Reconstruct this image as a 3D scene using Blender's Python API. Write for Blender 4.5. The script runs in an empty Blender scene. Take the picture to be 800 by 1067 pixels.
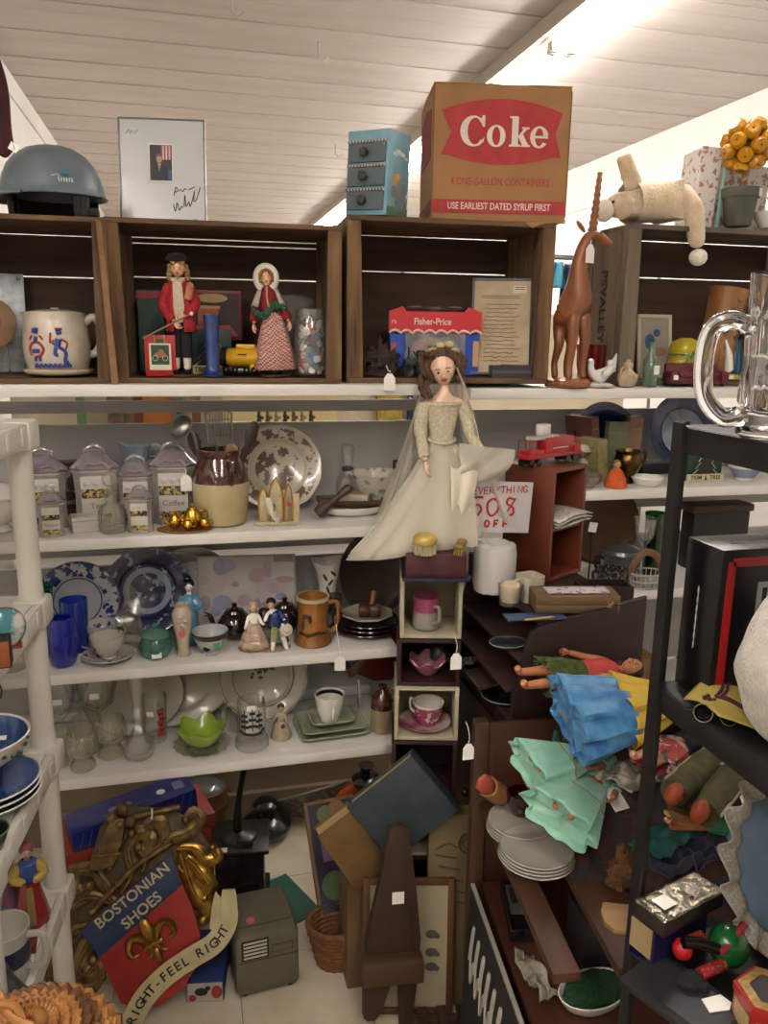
import bpy,bmesh,math,random
from mathutils import Vector,Matrix,Euler,noise
sc=bpy.context.scene
COL=sc.collection
R=math.radians
PI=math.pi
rnd=random.Random(7)
F=830.0
YAW,PIT,ROLL=R(14),R(12.5),R(0.8)
EYE=Vector((0,0,1.6))
_f=Vector((math.sin(YAW)*math.cos(PIT),math.cos(YAW)*math.cos(PIT),-math.sin(PIT)))
_r0=Vector((math.cos(YAW),-math.sin(YAW),0));_u0=_r0.cross(_f)
_r=math.cos(ROLL)*_r0+math.sin(ROLL)*_u0
_u=math.cos(ROLL)*_u0-math.sin(ROLL)*_r0
cam=bpy.data.objects.new('camera',bpy.data.cameras.new('camera'));COL.objects.link(cam)
cam.matrix_world=Matrix(((_r.x,_u.x,-_f.x,EYE.x),(_r.y,_u.y,-_f.y,EYE.y),(_r.z,_u.z,-_f.z,EYE.z),(0,0,0,1)))
cam.data.sensor_fit='HORIZONTAL';cam.data.sensor_width=36;cam.data.lens=36*F/800
cam.data.clip_start=0.02
sc.camera=cam
def ray(px,py):return _f+_r*((px-400)/F)+_u*((533.5-py)/F)
def onz(px,py,z):
 d=ray(px,py);return EYE+d*((z-EYE.z)/d.z)
def ony(px,py,y):
 d=ray(px,py);return EYE+d*((y-EYE.y)/d.y)
def depth(p):return(Vector(p)-EYE).dot(_f)
def proj(p):
 v=Vector(p)-EYE;dz=v.dot(_f);return 400+F*v.dot(_r)/dz,533.5-F*v.dot(_u)/dz
def xat(px,Y,z):
 a,b=-3.0,6.0
 for _ in range(50):
  m=(a+b)/2
  v=Vector((m,Y,z))-EYE
  if v.dot(_f)<=0.01 or 400+F*v.dot(_r)/v.dot(_f)<px:a=m
  else:b=m
 return(a+b)/2
LOC=Vector((0,0,0));S=1.0
def at(px,py=None,z=None,Y=None,s=None):
 """stand the next thing at a spot; its own units are picture-sized steps at that distance"""
 global LOC,S
 if py is None:LOC=Vector((xat(px,Y,z),Y,z))
 elif z is not None:LOC=onz(px,py,z)
 else:LOC=ony(px,py,Y)
 S=s if s else depth(LOC)/F
 if z is not None:LOC.z+=0.0008
 return LOC
def here(x,y,z,s=None):
 global LOC,S
 LOC=Vector((x,y,z));S=s if s else depth(LOC)/F
def lin(c):
 return c/12.92 if c<=0.04045 else((c+0.055)/1.055)**2.4
def hx(h,a=1.0):
 h=h.lstrip('#');return tuple(lin(int(h[i:i+2],16)/255)for i in(0,2,4))+(a,)
MATS={}
def _base(name,rough,metal):
 m=bpy.data.materials.new(name);m.use_nodes=True
 nt=m.node_tree;b=nt.nodes['Principled BSDF']
 b.inputs['Roughness'].default_value=rough;b.inputs['Metallic'].default_value=metal
 return m,nt,b
def mat(name,col='#888888',rough=0.5,metal=0.0,col2=None,vs=40.0,bump=0.0,bs=None,trans=0.0,ior=1.45,coat=0.0,emit=0.0,stretch=None,lo=0.35,hi=0.65,sss=0.0,sheen=0.0):
 if name in MATS:return MATS[name]
 m,nt,b=_base(name,rough,metal)
 c=hx(col);L=nt.links.new;N=nt.nodes.new
 b.inputs['Base Color'].default_value=c
 if trans:b.inputs['Transmission Weight'].default_value=trans;b.inputs['IOR'].default_value=ior
 if coat:b.inputs['Coat Weight'].default_value=coat;b.inputs['Coat Roughness'].default_value=0.08
 if sheen:b.inputs['Sheen Weight'].default_value=sheen
 if emit:b.inputs['Emission Color'].default_value=c;b.inputs['Emission Strength'].default_value=emit
 if col2 or bump:
  tc=N('ShaderNodeTexCoord');mp=N('ShaderNodeMapping');L(tc.outputs['Object'],mp.inputs['Vector'])
  if stretch:mp.inputs['Scale'].default_value=stretch
  if col2:
   n=N('ShaderNodeTexNoise');n.inputs['Scale'].default_value=vs;n.inputs['Detail'].default_value=5;L(mp.outputs[0],n.inputs['Vector'])
   r=N('ShaderNodeValToRGB');r.color_ramp.elements[0].position=lo;r.color_ramp.elements[1].position=hi
   r.color_ramp.elements[0].color=c;r.color_ramp.elements[1].color=hx(col2)
   L(n.outputs['Fac'],r.inputs['Fac']);L(r.outputs['Color'],b.inputs['Base Color'])
  if bump:
   n2=N('ShaderNodeTexNoise');n2.inputs['Scale'].default_value=bs or vs*2;n2.inputs['Detail'].default_value=4;L(mp.outputs[0],n2.inputs['Vector'])
   bp=N('ShaderNodeBump');bp.inputs['Strength'].default_value=bump;bp.inputs['Distance'].default_value=0.004
   L(n2.outputs['Fac'],bp.inputs['Height']);L(bp.outputs[0],b.inputs['Normal'])
 MATS[name]=m;return m
def wood(name,c1,c2,axis='x',sc_=30,rough=0.6,bump=0.25,coat=0):
 s={'x':(0.12,1,1),'y':(1,0.12,1),'z':(1,1,0.12)}[axis]
 return mat(name,c1,rough,0,c2,sc_,bump,sc_*2.2,stretch=s,lo=0.3,hi=0.7,coat=coat)
def glass(name,col='#ffffff',rough=0.03,ior=1.45,body=0.035):
 if name in MATS:return MATS[name]
 m=bpy.data.materials.new(name);m.use_nodes=True;nt=m.node_tree;N=nt.nodes.new;L=nt.links.new
 nt.nodes.remove(nt.nodes['Principled BSDF'])
 t=N('ShaderNodeBsdfTransparent');cm=N('ShaderNodeMix');cm.data_type='RGBA';c_=hx(col);cm.inputs[6].default_value=c_;cm.inputs[7].default_value=tuple(x*0.30 for x in c_[:3])+(1,);pw=N('ShaderNodeMath');pw.operation='POWER';pw.inputs[1].default_value=2.2
 g=N('ShaderNodeBsdfGlossy');g.inputs['Roughness'].default_value=rough;g.inputs[0].default_value=(0.95,0.95,0.93,1)
 d=N('ShaderNodeBsdfDiffuse');d.inputs[0].default_value=hx(col)
 lw=N('ShaderNodeLayerWeight');lw.inputs['Blend'].default_value=0.35
 mr=N('ShaderNodeMapRange');mr.inputs[3].default_value=0.03;mr.inputs[4].default_value=0.40;L(lw.outputs['Facing'],mr.inputs[0]);L(lw.outputs['Facing'],pw.inputs[0]);L(pw.outputs[0],cm.inputs[0]);L(cm.outputs[2],t.inputs[0])
 m1=N('ShaderNodeMixShader');m1.inputs[0].default_value=body;L(t.outputs[0],m1.inputs[1]);L(d.outputs[0],m1.inputs[2])
 m2=N('ShaderNodeMixShader');L(mr.outputs[0],m2.inputs[0]);L(m1.outputs[0],m2.inputs[1]);L(g.outputs[0],m2.inputs[2])
 L(m2.outputs[0],nt.nodes['Material Output'].inputs[0]);MATS[name]=m;return m
def film(name,col='#ffffff',clear=0.6,rough=0.2):
 if name in MATS:return MATS[name]
 m,nt,b=_base(name,rough,0)
 b.inputs['Base Color'].default_value=hx(col)
 t=nt.nodes.new('ShaderNodeBsdfTransparent');x=nt.nodes.new('ShaderNodeMixShader');x.inputs[0].default_value=clear
 nt.links.new(b.outputs[0],x.inputs[1]);nt.links.new(t.outputs[0],x.inputs[2]);nt.links.new(x.outputs[0],nt.nodes['Material Output'].inputs[0])
 MATS[name]=m;return m
def cells(name,base,ink,scale=60,thr=0.28,rough=0.3,ring=None,coat=0.2,ink2=None,dist=0.0):
 """printed sprigs on a ground colour; ring = list of (r0, r1) bands in metres from the thing's own axis that carry the print"""
 if name in MATS:return MATS[name]
 m,nt,b=_base(name,rough,0);N=nt.nodes.new;L=nt.links.new
 b.inputs['Coat Weight'].default_value=coat
 tc=N('ShaderNodeTexCoord')
 n=N('ShaderNodeTexNoise');n.inputs['Scale'].default_value=scale;n.inputs['Detail'].default_value=6;n.inputs['Roughness'].default_value=0.65
 L(tc.outputs['Object'],n.inputs['Vector'])
 v=N('ShaderNodeTexVoronoi');v.inputs['Scale'].default_value=scale*0.45;L(tc.outputs['Object'],v.inputs['Vector'])
 mu=N('ShaderNodeMath');mu.operation='MULTIPLY_ADD';mu.inputs[1].default_value=-0.55;L(v.outputs['Distance'],mu.inputs[0]);L(n.outputs['Fac'],mu.inputs[2])
 g=N('ShaderNodeMath');g.operation='GREATER_THAN';g.inputs[1].default_value=thr;L(mu.outputs[0],g.inputs[0])
 fac=g.outputs[0]
 if ring:
  sx=N('ShaderNodeSeparateXYZ');L(tc.outputs['Object'],sx.inputs[0])
  cb=N('ShaderNodeCombineXYZ');L(sx.outputs[0],cb.inputs[0]);L(sx.outputs[1],cb.inputs[1])
  ln=N('ShaderNodeVectorMath');ln.operation='LENGTH';L(cb.outputs[0],ln.inputs[0])
  acc=None
  for r0,r1 in ring:
   c=N('ShaderNodeMath');c.operation='COMPARE';c.inputs[1].default_value=(r0+r1)/2;c.inputs[2].default_value=abs(r1-r0)/2
   L(ln.outputs['Value'],c.inputs[0])
   if acc is None:acc=c.outputs[0]
   else:
    a=N('ShaderNodeMath');a.operation='MAXIMUM';L(acc,a.inputs[0]);L(c.outputs[0],a.inputs[1]);acc=a.outputs[0]
  k=N('ShaderNodeMath');k.operation='MULTIPLY';L(fac,k.inputs[0]);L(acc,k.inputs[1]);fac=k.outputs[0]
 mx=N('ShaderNodeMix');mx.data_type='RGBA';L(fac,mx.inputs[0]);mx.inputs[6].default_value=hx(base);mx.inputs[7].default_value=hx(ink)
 out=mx.outputs[2]
 if ink2:
  n3=N('ShaderNodeTexNoise');n3.inputs['Scale'].default_value=scale*0.8;L(tc.outputs['Object'],n3.inputs['Vector'])
  g3=N('ShaderNodeMath');g3.operation='GREATER_THAN';g3.inputs[1].default_value=0.56;L(n3.outputs['Fac'],g3.inputs[0])
  m3=N('ShaderNodeMix');m3.data_type='RGBA';L(g3.outputs[0],m3.inputs[0]);L(out,m3.inputs[6]);m3.inputs[7].default_value=hx(ink2);out=m3.outputs[2]
 L(out,b.inputs['Base Color'])
 MATS[name]=m;return m
def checks(name,a,b_,scale=200):
 if name in MATS:return MATS[name]
 m,nt,b=_base(name,0.9,0);N=nt.nodes.new;L=nt.links.new
 tc=N('ShaderNodeTexCoord');ck=N('ShaderNodeTexChecker');ck.inputs['Scale'].default_value=scale
 ck.inputs['Color1'].default_value=hx(a);ck.inputs['Color2'].default_value=hx(b_)
 L(tc.outputs['Object'],ck.inputs['Vector']);L(ck.outputs['Color'],b.inputs['Base Color']);MATS[name]=m;return m
FACE=Matrix.Rotation(PI/2,4,'X')
def TR(x,y,z):return Matrix.Translation((x,y,z))
def ROT(x=0,y=0,z=0):return Euler((R(x),R(y),R(z))).to_matrix().to_4x4()
class B:
 def __init__(s):s.bm=bmesh.new();s.ms=[];s.T=Matrix.Identity(4);s.i=0
 def m(s,mt):
  if mt not in s.ms:s.ms.append(mt)
  s.i=s.ms.index(mt);return s
 def t(s,M=None):s.T=M if M is not None else Matrix.Identity(4);return s
 def _v(s,p):return s.bm.verts.new(s.T@Vector(p))
 def _f(s,vs):
  try:f=s.bm.faces.new(vs)
  except ValueError:return None
  f.material_index=s.i;return f
 def box(s,c,d,rot=None,bev=0):
  M=TR(*c)
  if rot:M=M@ROT(*rot)
  vs=[s.bm.verts.new(s.T@M@Vector((sx*d[0]/2,sy*d[1]/2,sz*d[2]/2)))for sx in(-1,1)for sy in(-1,1)for sz in(-1,1)]
  fs=[s._f([vs[i]for i in q])for q in((0,1,3,2),(4,6,7,5),(0,4,5,1),(2,3,7,6),(0,2,6,4),(1,5,7,3))]
  if bev:
   r=bmesh.ops.bevel(s.bm,geom=list({e for f in fs for e in f.edges}),offset=bev,segments=2,profile=0.5,affect='EDGES',clamp_overlap=True)
   for f in r['faces']:f.material_index=s.i
  return s
 def lathe(s,prof,n=24,c=(0,0,0),sy=1.0,fn=None,arc=None):
  a1=arc or 2*PI;rings=[]
  M=TR(*c);nn=n if not arc else n+1
  for r,z in prof:
   if abs(r)<1e-6:rings.append([s.bm.verts.new(s.T@M@Vector((0,0,z)))])
   else:
    ring=[]
    for k in range(nn):
     a=a1*k/n;q=fn(a,r,z)if fn else(r,z)
     ring.append(s.bm.verts.new(s.T@M@Vector((q[0]*math.cos(a),q[0]*sy*math.sin(a),q[1]))))
    rings.append(ring)
  for A,Bq in zip(rings,rings[1:]):
   for k in range(n):
    k2=(k+1)%nn if not arc else k+1
    if len(A)==1 and len(Bq)==1:continue
    if len(A)==1:s._f((A[0],Bq[k2],Bq[k]))
    elif len(Bq)==1:s._f((A[k],A[k2],Bq[0]))
    else:s._f((A[k],A[k2],Bq[k2],Bq[k]))
  return s
 def tube(s,pts,rad,n=8,flat=1.0,closed=False,up=None):
  pts=[Vector(p)for p in pts];m=len(pts)
  rs=rad if isinstance(rad,(list,tuple))else[rad]*m
  prev=None;rings=[]
  for i,p in enumerate(pts):
   if closed:t=pts[(i+1)%m]-pts[i-1]
   else:t=pts[min(i+1,m-1)]-pts[max(i-1,0)]
   if t.length<1e-9:t=Vector((0,0,1))
   t.normalize()
   if prev is None:
    a=Vector(up)if up else(Vector((0,0,1))if abs(t.z)<0.9 else Vector((1,0,0)))
   else:a=prev
   u=(a-t*a.dot(t))
   if u.length<1e-6:u=t.orthogonal()
   u.normalize();w=t.cross(u);prev=u
   rings.append([s._v(p+(u*math.cos(2*PI*k/n)*flat+w*math.sin(2*PI*k/n))*rs[i])for k in range(n)])
  pr=list(zip(rings,rings[1:]))
  if closed:pr.append((rings[-1],rings[0]))
  for A,Bq in pr:
   for k in range(n):s._f((A[k],A[(k+1)%n],Bq[(k+1)%n],Bq[k]))
  if not closed:s._f(rings[0][::-1]);s._f(rings[-1])
  return s
 def prism(s,poly,y0,y1,bev=0):
  """outline in x,z pushed from y0 to y1"""
  A=[s._v((x,y0,z))for x,z in poly];Bq=[s._v((x,y1,z))for x,z in poly];n=len(poly)
  fs=[s._f(A),s._f(Bq[::-1])]
  for k in range(n):fs.append(s._f((A[k],Bq[k],Bq[(k+1)%n],A[(k+1)%n])))
  if bev:
   fs=[f for f in fs if f]
   r=bmesh.ops.bevel(s.bm,geom=list({e for f in fs[:2]for e in f.edges}),offset=bev,segments=2,profile=0.5,affect='EDGES',clamp_overlap=True)
   for f in r['faces']:f.material_index=s.i
  return s
 def blob(s,c,d,n=14,m=9,rot=None,fn=None):
  M=TR(*c)
  if rot:M=M@ROT(*rot)
  d=(d,d,d)if not isinstance(d,(tuple,list))else d
  rings=[]
  for j in range(m+1):
   th=PI*j/m
   if j in(0,m):rings.append([s.bm.verts.new(s.T@M@Vector((0,0,d[2]*math.cos(th))))]);continue
   ring=[]
   for k in range(n):
    a=2*PI*k/n;v=Vector((d[0]*math.sin(th)*math.cos(a),d[1]*math.sin(th)*math.sin(a),d[2]*math.cos(th)))
    if fn:v=fn(v)
    ring.append(s.bm.verts.new(s.T@M@v))
   rings.append(ring)
  for A,Bq in zip(rings,rings[1:]):
   for k in range(n):
    k2=(k+1)%n
    if len(A)==1:s._f((A[0],Bq[k],Bq[k2]))
    elif len(Bq)==1:s._f((A[k2],A[k],Bq[0]))
    else:s._f((A[k2],A[k],Bq[k],Bq[k2]))
  return s
 def grid(s,fn,nu,nv,closed=False):
  V=[[s._v(fn(u/nu,v/nv))for u in range(nu if closed else nu+1)]for v in range(nv+1)]
  for v in range(nv):
   for u in range(nu):
    u2=(u+1)%nu if closed else u+1
    s._f((V[v][u],V[v][u2],V[v+1][u2],V[v+1][u]))
  return s
 def poly(s,pts):
  s._f([s._v(p)for p in pts]);return s
 def mesh(s,me,M):
  vs=[s.bm.verts.new(s.T@M@v.co)for v in me.vertices]
  for p in me.polygons:s._f([vs[i]for i in p.vertices])
  return s
 def text(s,txt,size,M,ext=0.3,bold=0.0,cx=True,sx=1.0,shear=0.0):
  cu=bpy.data.curves.new('lettering','FONT');cu.body=txt;cu.size=size;cu.extrude=ext;cu.offset=bold*size;cu.shear=shear
  cu.align_x='CENTER' if cx else 'LEFT';cu.align_y='CENTER';cu.resolution_u=3
  o=bpy.data.objects.new('lettering',cu)
  me=o.to_mesh();me2=me.copy();o.to_mesh_clear()
  s.mesh(me2,M@Matrix.Diagonal((sx,1,1,1)))
  bpy.data.objects.remove(o);bpy.data.curves.remove(cu);bpy.data.meshes.remove(me2)
  return s
 def skin(s,J,E,sub=2):
  """one continuous body grown round a skeleton: J name -> (point, radius), E edges, first joint is the root"""
  names=list(J);me=bpy.data.meshes.new('skeleton')
  me.from_pydata([J[k][0]for k in names],[(names.index(a),names.index(b))for a,b in E],[])
  o=bpy.data.objects.new('skeleton',me);COL.objects.link(o)
  md=o.modifiers.new('s','SKIN');sv=me.skin_vertices[0].data
  for i,k in enumerate(names):
   r=J[k][1];sv[i].radius=r if isinstance(r,tuple)else(r,r);sv[i].use_root=(i==0)
  md.use_smooth_shade=True;md.branch_smoothing=0.3
  sb=o.modifiers.new('b','SUBSURF');sb.levels=sub;sb.render_levels=sub
  ev=o.evaluated_get(bpy.context.evaluated_depsgraph_get());m2=bpy.data.meshes.new_from_object(ev)
  s.mesh(m2,Matrix.Identity(4))
  bpy.data.objects.remove(o);bpy.data.meshes.remove(me);bpy.data.meshes.remove(m2)
  return s
def obj(name,b,parent=None,smooth=True,sub=0,sol=0,ang=40,scale=None):
 k=S if scale is None else scale
 bm=b.bm
 bmesh.ops.scale(bm,vec=(k,k,k),verts=bm.verts)
 bmesh.ops.recalc_face_normals(bm,faces=bm.faces)
 me=bpy.data.meshes.new(name);bm.to_mesh(me);bm.free()
 for mt in b.ms:me.materials.append(mt)
 if smooth:
  me.shade_smooth();me.set_sharp_from_angle(angle=R(ang))
 o=bpy.data.objects.new(name,me);COL.objects.link(o)
 if parent:o.parent=parent
 if sol:
  md=o.modifiers.new('thick','SOLIDIFY');md.thickness=sol*k;md.offset=0
 if sub:
  md=o.modifiers.new('soft','SUBSURF');md.levels=sub;md.render_levels=sub
 return o
def tag(o,label,cat,group=None):
 o['label']=label;o['category']=cat
 if group:o['group']=group
 return o
def thing(name,label,cat,rz=0,group=None,rx=0,ry=0):
 o=bpy.data.objects.new(name,None);COL.objects.link(o);o.empty_display_size=0.02
 o.location=LOC;o.rotation_euler=(R(rx),R(ry),R(rz));return tag(o,label,cat,group)
def solo(name,label,cat,b,rz=0,group=None,rx=0,ry=0,**k):
 o=obj(name,b,**k);o.location=LOC;o.rotation_euler=(R(rx),R(ry),R(rz));return tag(o,label,cat,group)
def struct(name,b,**k):
 o=obj(name,b,scale=1.0,**k);o['kind']='structure';return o
def ngon(n,r,c=(0,0),a0=0,ry=None):
 return[(c[0]+r*math.cos(a0+2*PI*k/n),c[1]+(ry or r)*math.sin(a0+2*PI*k/n))for k in range(n)]
def arc(cx,cz,r,a0,a1,n=10,ry=None):
 return[(cx+r*math.cos(R(a0+(a1-a0)*k/n)),cz+(ry or r)*math.sin(R(a0+(a1-a0)*k/n)))for k in range(n+1)]
def xz(pts,y=0):return[(p[0],y,p[1])for p in pts]
def smoothline(pts,n=6):
 P=[Vector(p)for p in pts];out=[]
 for i in range(len(P)-1):
  p0=P[max(i-1,0)];p1=P[i];p2=P[i+1];p3=P[min(i+2,len(P)-1)]
  for k in range(n):
   t=k/n
   out.append(0.5*((2*p1)+(p2-p0)*t+(2*p0-5*p1+4*p2-p3)*t*t+(3*p1-p0-3*p2+p3)*t**3))
 out.append(P[-1]);return out
def pricetag(parent,px=0,y=0,pz=0,w=12,h=16,string=None,rz=0):
 """small white string tag or sticker as a part"""
 b=B().m(mat('tag_paper','#e9e6df',0.8)).t(TR(px,y,pz)@ROT(0,0,rz))
 b.prism([(-w/2,-h),(w/2,-h),(w/2,-h*0.25),(w*0.25,0),(-w*0.25,0),(-w/2,-h*0.25)],-0.4,0.4)
 if string:b.tube(smoothline([Vector((0,0,0))]+[Vector(q)for q in string],5),0.5,5)
 return obj('price_tag',b,parent)
def sticker(parent,x,y,z,w=7,h=6,col=None,rx=0,rz=0):
 b=B().m(col or mat('tag_paper')).t(TR(x,y,z)@ROT(rx,0,rz));b.box((0,0,0),(w,0.6,h));return obj('price_sticker',b,parent)
WHITE=mat('china_white','#e4e0d6',0.18,coat=0.4)
CREAM=mat('china_cream','#d8ccb0',0.2,coat=0.4)
GLASS=glass('clear_glass')
GOLD=mat('gilt','#c79a3c',0.25,1.0)
BLACK=mat('black_gloss','#0d0c0c',0.25,coat=0.3)
MATTE=mat('black_matte','#141313',0.7)
PAPER=mat('tag_paper','#e9e6df',0.8)
SKIN=mat('doll_skin','#e0aa8a',0.45)
HAIRB=mat('doll_hair_brown','#4a2c1a',0.6,col2='#6b452b',vs=300,bump=0.6)
STEEL=mat('dull_steel','#8d8c88',0.35,1.0)
CHROME=mat('chrome','#d0d0d0',0.12,1.0)
RED=mat('red_paint','#a81c1e',0.4)
INK=mat('ink_black','#1a1718',0.6)
REDINK=mat('red_marker','#b32b24',0.7)
ZC=2.70
floor_m=mat('vinyl_tile','#b7ab93',0.35,col2='#c9bfa9',vs=9,bump=0.03)
b=B().m(floor_m)
def tiles():
 b.m(mat('tile_joint','#7d725f',0.8));b.box((0.7,3.2,-0.03),(5.2,13.0,0.05))
 b.m(floor_m)
 st=0.305;g=0.0012
 for i in range(-6,9):
  for j in range(3,11):
   x=0.075+i*st;y=-0.02+j*st
   b.box((x+st/2,y+st/2,-0.003),(st-2*g,st-2*g,0.006))
 b.box((0.7,-1.2,-0.003),(5.0,4.1,0.006));b.box((0.7,6.5,-0.003),(5.0,6.3,0.006))
tiles()
struct('floor',b,smooth=False)
ceil_m=mat('painted_boards','#b9b0a9',0.55,col2='#c1b9b2',vs=5,bump=0.15,bs=25,stretch=(0.3,2,2))
b=B().m(ceil_m);y=-3.0;k=0
r2=random.Random(3)
while y<9.6:
 w=(0.085,0.145,0.085,0.10)[k%4];k+=1
 b.box((0.7,y+w/2,ZC+0.02+(0.004 if k%3==0 else 0)),(5.2,w-0.0016,0.04));y+=w
b.box((0.7,3.3,ZC+0.05),(5.2,12.8,0.02))
for hx_,hy_ in((0.55,3.35),(0.92,5.0),(0.2,3.0)):
 b.tube([(hx_,hy_,ZC),(hx_,hy_,ZC-0.05),(hx_+0.02,hy_,ZC-0.07),(hx_+0.04,hy_,ZC-0.05)],0.004,6)
struct('ceiling',b,smooth=False)
wall_m=mat('wall_white','#d6d3ce',0.7,col2='#dedbd6',vs=3,bump=0.05)
def wallbox(name,c,d):
 bb=B().m(wall_m);bb.box(c,d);return struct(name,bb,smooth=False)
b=B().m(wall_m);b.box((-0.74,5.95,ZC/2),(0.1,7.1,ZC));b.box((-0.685,5.95,ZC-0.1),(0.012,7.1,0.02))
struct('wall_left',b,smooth=False)
wallbox('wall_left_jog',(-1.32,2.45,ZC/2),(1.06,0.1,ZC))
wallbox('wall_left_aisle',(-1.85,-0.3,ZC/2),(0.1,5.6,ZC))
b=B().m(wall_m);b.box((2.62,3.3,ZC/2),(0.1,12.6,ZC))
b.m(mat('wall_seam','#b9b2a6',0.8))
for z in(2.42,2.1):b.box((2.568,4.5,z),(0.006,10,0.006))
struct('wall_right',b,smooth=False)
wallbox('wall_back',(0.7,9.55,ZC/2),(5.0,0.1,ZC))
wallbox('wall_front',(0.4,-3.05,ZC/2),(4.6,0.1,ZC))
tube_m=mat('lit_tube','#fff9f4',0.4,emit=15.0)
hous_m=mat('fixture_enamel','#b9b0a0',0.5)
def strip(x,y0,y1,label,e=None,group='fluorescent ceiling strips'):
 here(x,y0,ZC)
 t=thing('fluorescent_strip',label,'ceiling light',group=group)
 L_=y1-y0
 b=B().m(hous_m);b.prism([(-0.05,0),(0.05,0),(0.05,-0.045),(0.03,-0.06),(-0.03,-0.06),(-0.05,-0.045)],0,L_)
 b.prism([(-0.05,-0.0),(-0.062,-0.0),(-0.062,-0.058),(-0.05,-0.058)],0,L_)
 obj('housing',b,t,smooth=False,scale=1)
 n=max(1,round(L_/1.22))
 for i in range(n):
  for xx in(0.0,0.062):
   b=B().m(e or tube_m);a=i*L_/n+0.03;c=(i+1)*L_/n-0.03
   b.tube([(xx,a,-0.078),(xx,c,-0.078)],0.017,10);obj('tube',b,t,scale=1)
   for yy in(a-0.012,c+0.012):
    b=B().m(hous_m);b.box((xx,yy,-0.07),(0.03,0.02,0.05));obj('lampholder',b,t,smooth=False,scale=1)
strip(1.34,1.75,8.9,'lit fluorescent tube strip on the board ceiling behind the cardboard carton',group=None)
tube2=mat('lit_tube_aisle','#fff9f3',0.4,emit=13.0)
strip(0.30,-1.75,0.65,'fluorescent strip on the ceiling above the aisle',tube2,None)
strip(-1.0,-1.75,0.65,'fluorescent strip on the ceiling left of the aisle',tube2,None)
sc.world=bpy.data.worlds.new('world');sc.world.use_nodes=True
sc.world.node_tree.nodes['Background'].inputs[0].default_value=(0.9,0.85,0.78,1)
sc.world.node_tree.nodes['Background'].inputs[1].default_value=0.05
sc.view_settings.view_transform='Standard';sc.view_settings.look='None';sc.view_settings.gamma=1
sc.view_settings.exposure=2.05;sc.view_settings.use_curve_mapping=False
try:
 sc.cycles.use_denoising=True;sc.cycles.denoiser='OPENIMAGEDENOISE'
 sc.cycles.max_bounces=10;sc.cycles.transparent_max_bounces=16;sc.cycles.transmission_bounces=10
 sc.cycles.caustics_reflective=False;sc.cycles.caustics_refractive=False;sc.cycles.sample_clamp_indirect=4
except Exception:pass
Z0,Z1,Z2,Z3=1.49,1.155,0.842,0.578
YF,YB=1.80,2.10
shelf_m=mat('shelf_white','#dcd9d4',0.4,col2='#d2cec8',vs=6)
back_m=mat('back_board_grey','#a7a6a4',0.6,col2='#b0aeac',vs=4)
steel_m=mat('standard_grey','#9a9a96',0.45,0.3)
here(0,0,0,1.0)
t=thing('shelving_unit','long white shelving unit holding crates, china and glass','shelves')
XL,XM,XR=-0.62,0.635,2.2
for z,nm in((Z0,0),(Z1,1),(Z2,2),(Z3,3)):
 x1=XM if z>1.3 else 0.44+0.05
 b=B().m(shelf_m);b.box(((XL+x1)/2,(YF+YB)/2,z-0.013),(x1-XL,YB-YF,0.026),bev=0.003)
 obj('shelf',b,t,scale=1)
ZR=(1.480,1.222,0.945,0.60)
for z in ZR:
 x0=XM+0.02 if z>1.4 else 0.965
 b=B().m(shelf_m);b.box(((x0+XR)/2,(YF+YB)/2,z-0.013),(XR-x0,YB-YF,0.026),bev=0.003)
 obj('shelf',b,t,scale=1)
for z0,z1 in((1.400,1.430),(1.03,1.372),(0.555,1.003)):
 b=B().m(back_m);b.box(((XL+XM)/2,YB+0.022,(z0+z1)/2),(XM-XL,0.012,z1-z0));obj('back_board',b,t,smooth=False,scale=1)
for z0,z1 in((1.10,1.40),(0.60,1.02)):
 b=B().m(back_m);b.box(((XM+XR)/2,YB+0.022,(z0+z1)/2),(XR-XM,0.012,z1-z0));obj('back_board',b,t,smooth=False,scale=1)
b=B().m(shelf_m);b.box(((XL+0.49)/2,YB+0.012,Z3+0.012),(0.49-XL,0.012,0.024));obj('shelf_lip',b,t,scale=1)
for x in(-0.62,-0.02,0.635,1.56,2.2):
 b=B().m(steel_m);zb=0.0 if abs(x-0.7)>1.2 else 0.55;b.box((x,YB+0.05,(1.52+zb)/2),(0.028,0.04,1.52-zb))
 b.m(MATTE)
 for k in range(16):b.box((x,YB+0.0295,0.57+k*0.06),(0.006,0.002,0.03))
 obj('upright',b,t,smooth=False,scale=1)
b=B().m(mat('kick_board','#8f8068',0.6,col2='#9c8e76',vs=5));b.box((0.6,2.46,0.17),(2.6,0.03,0.34));b.box((0.6,2.435,0.05),(2.6,0.02,0.10))
struct('trim_1',b,smooth=False)
oldw=wood('crate_wood','#74563a','#3f2b1c','x',40,0.8,0.5)
oldwz=wood('crate_wood_end','#80623f','#46311f','z',40,0.8,0.5)
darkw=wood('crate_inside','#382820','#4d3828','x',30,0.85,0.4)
greyw=wood('crate_grey','#7f7260','#5b5043','z',20,0.85,0.5)
greywx=wood('crate_grey_long','#71675a','#51473c','x',20,0.85,0.5)
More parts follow.
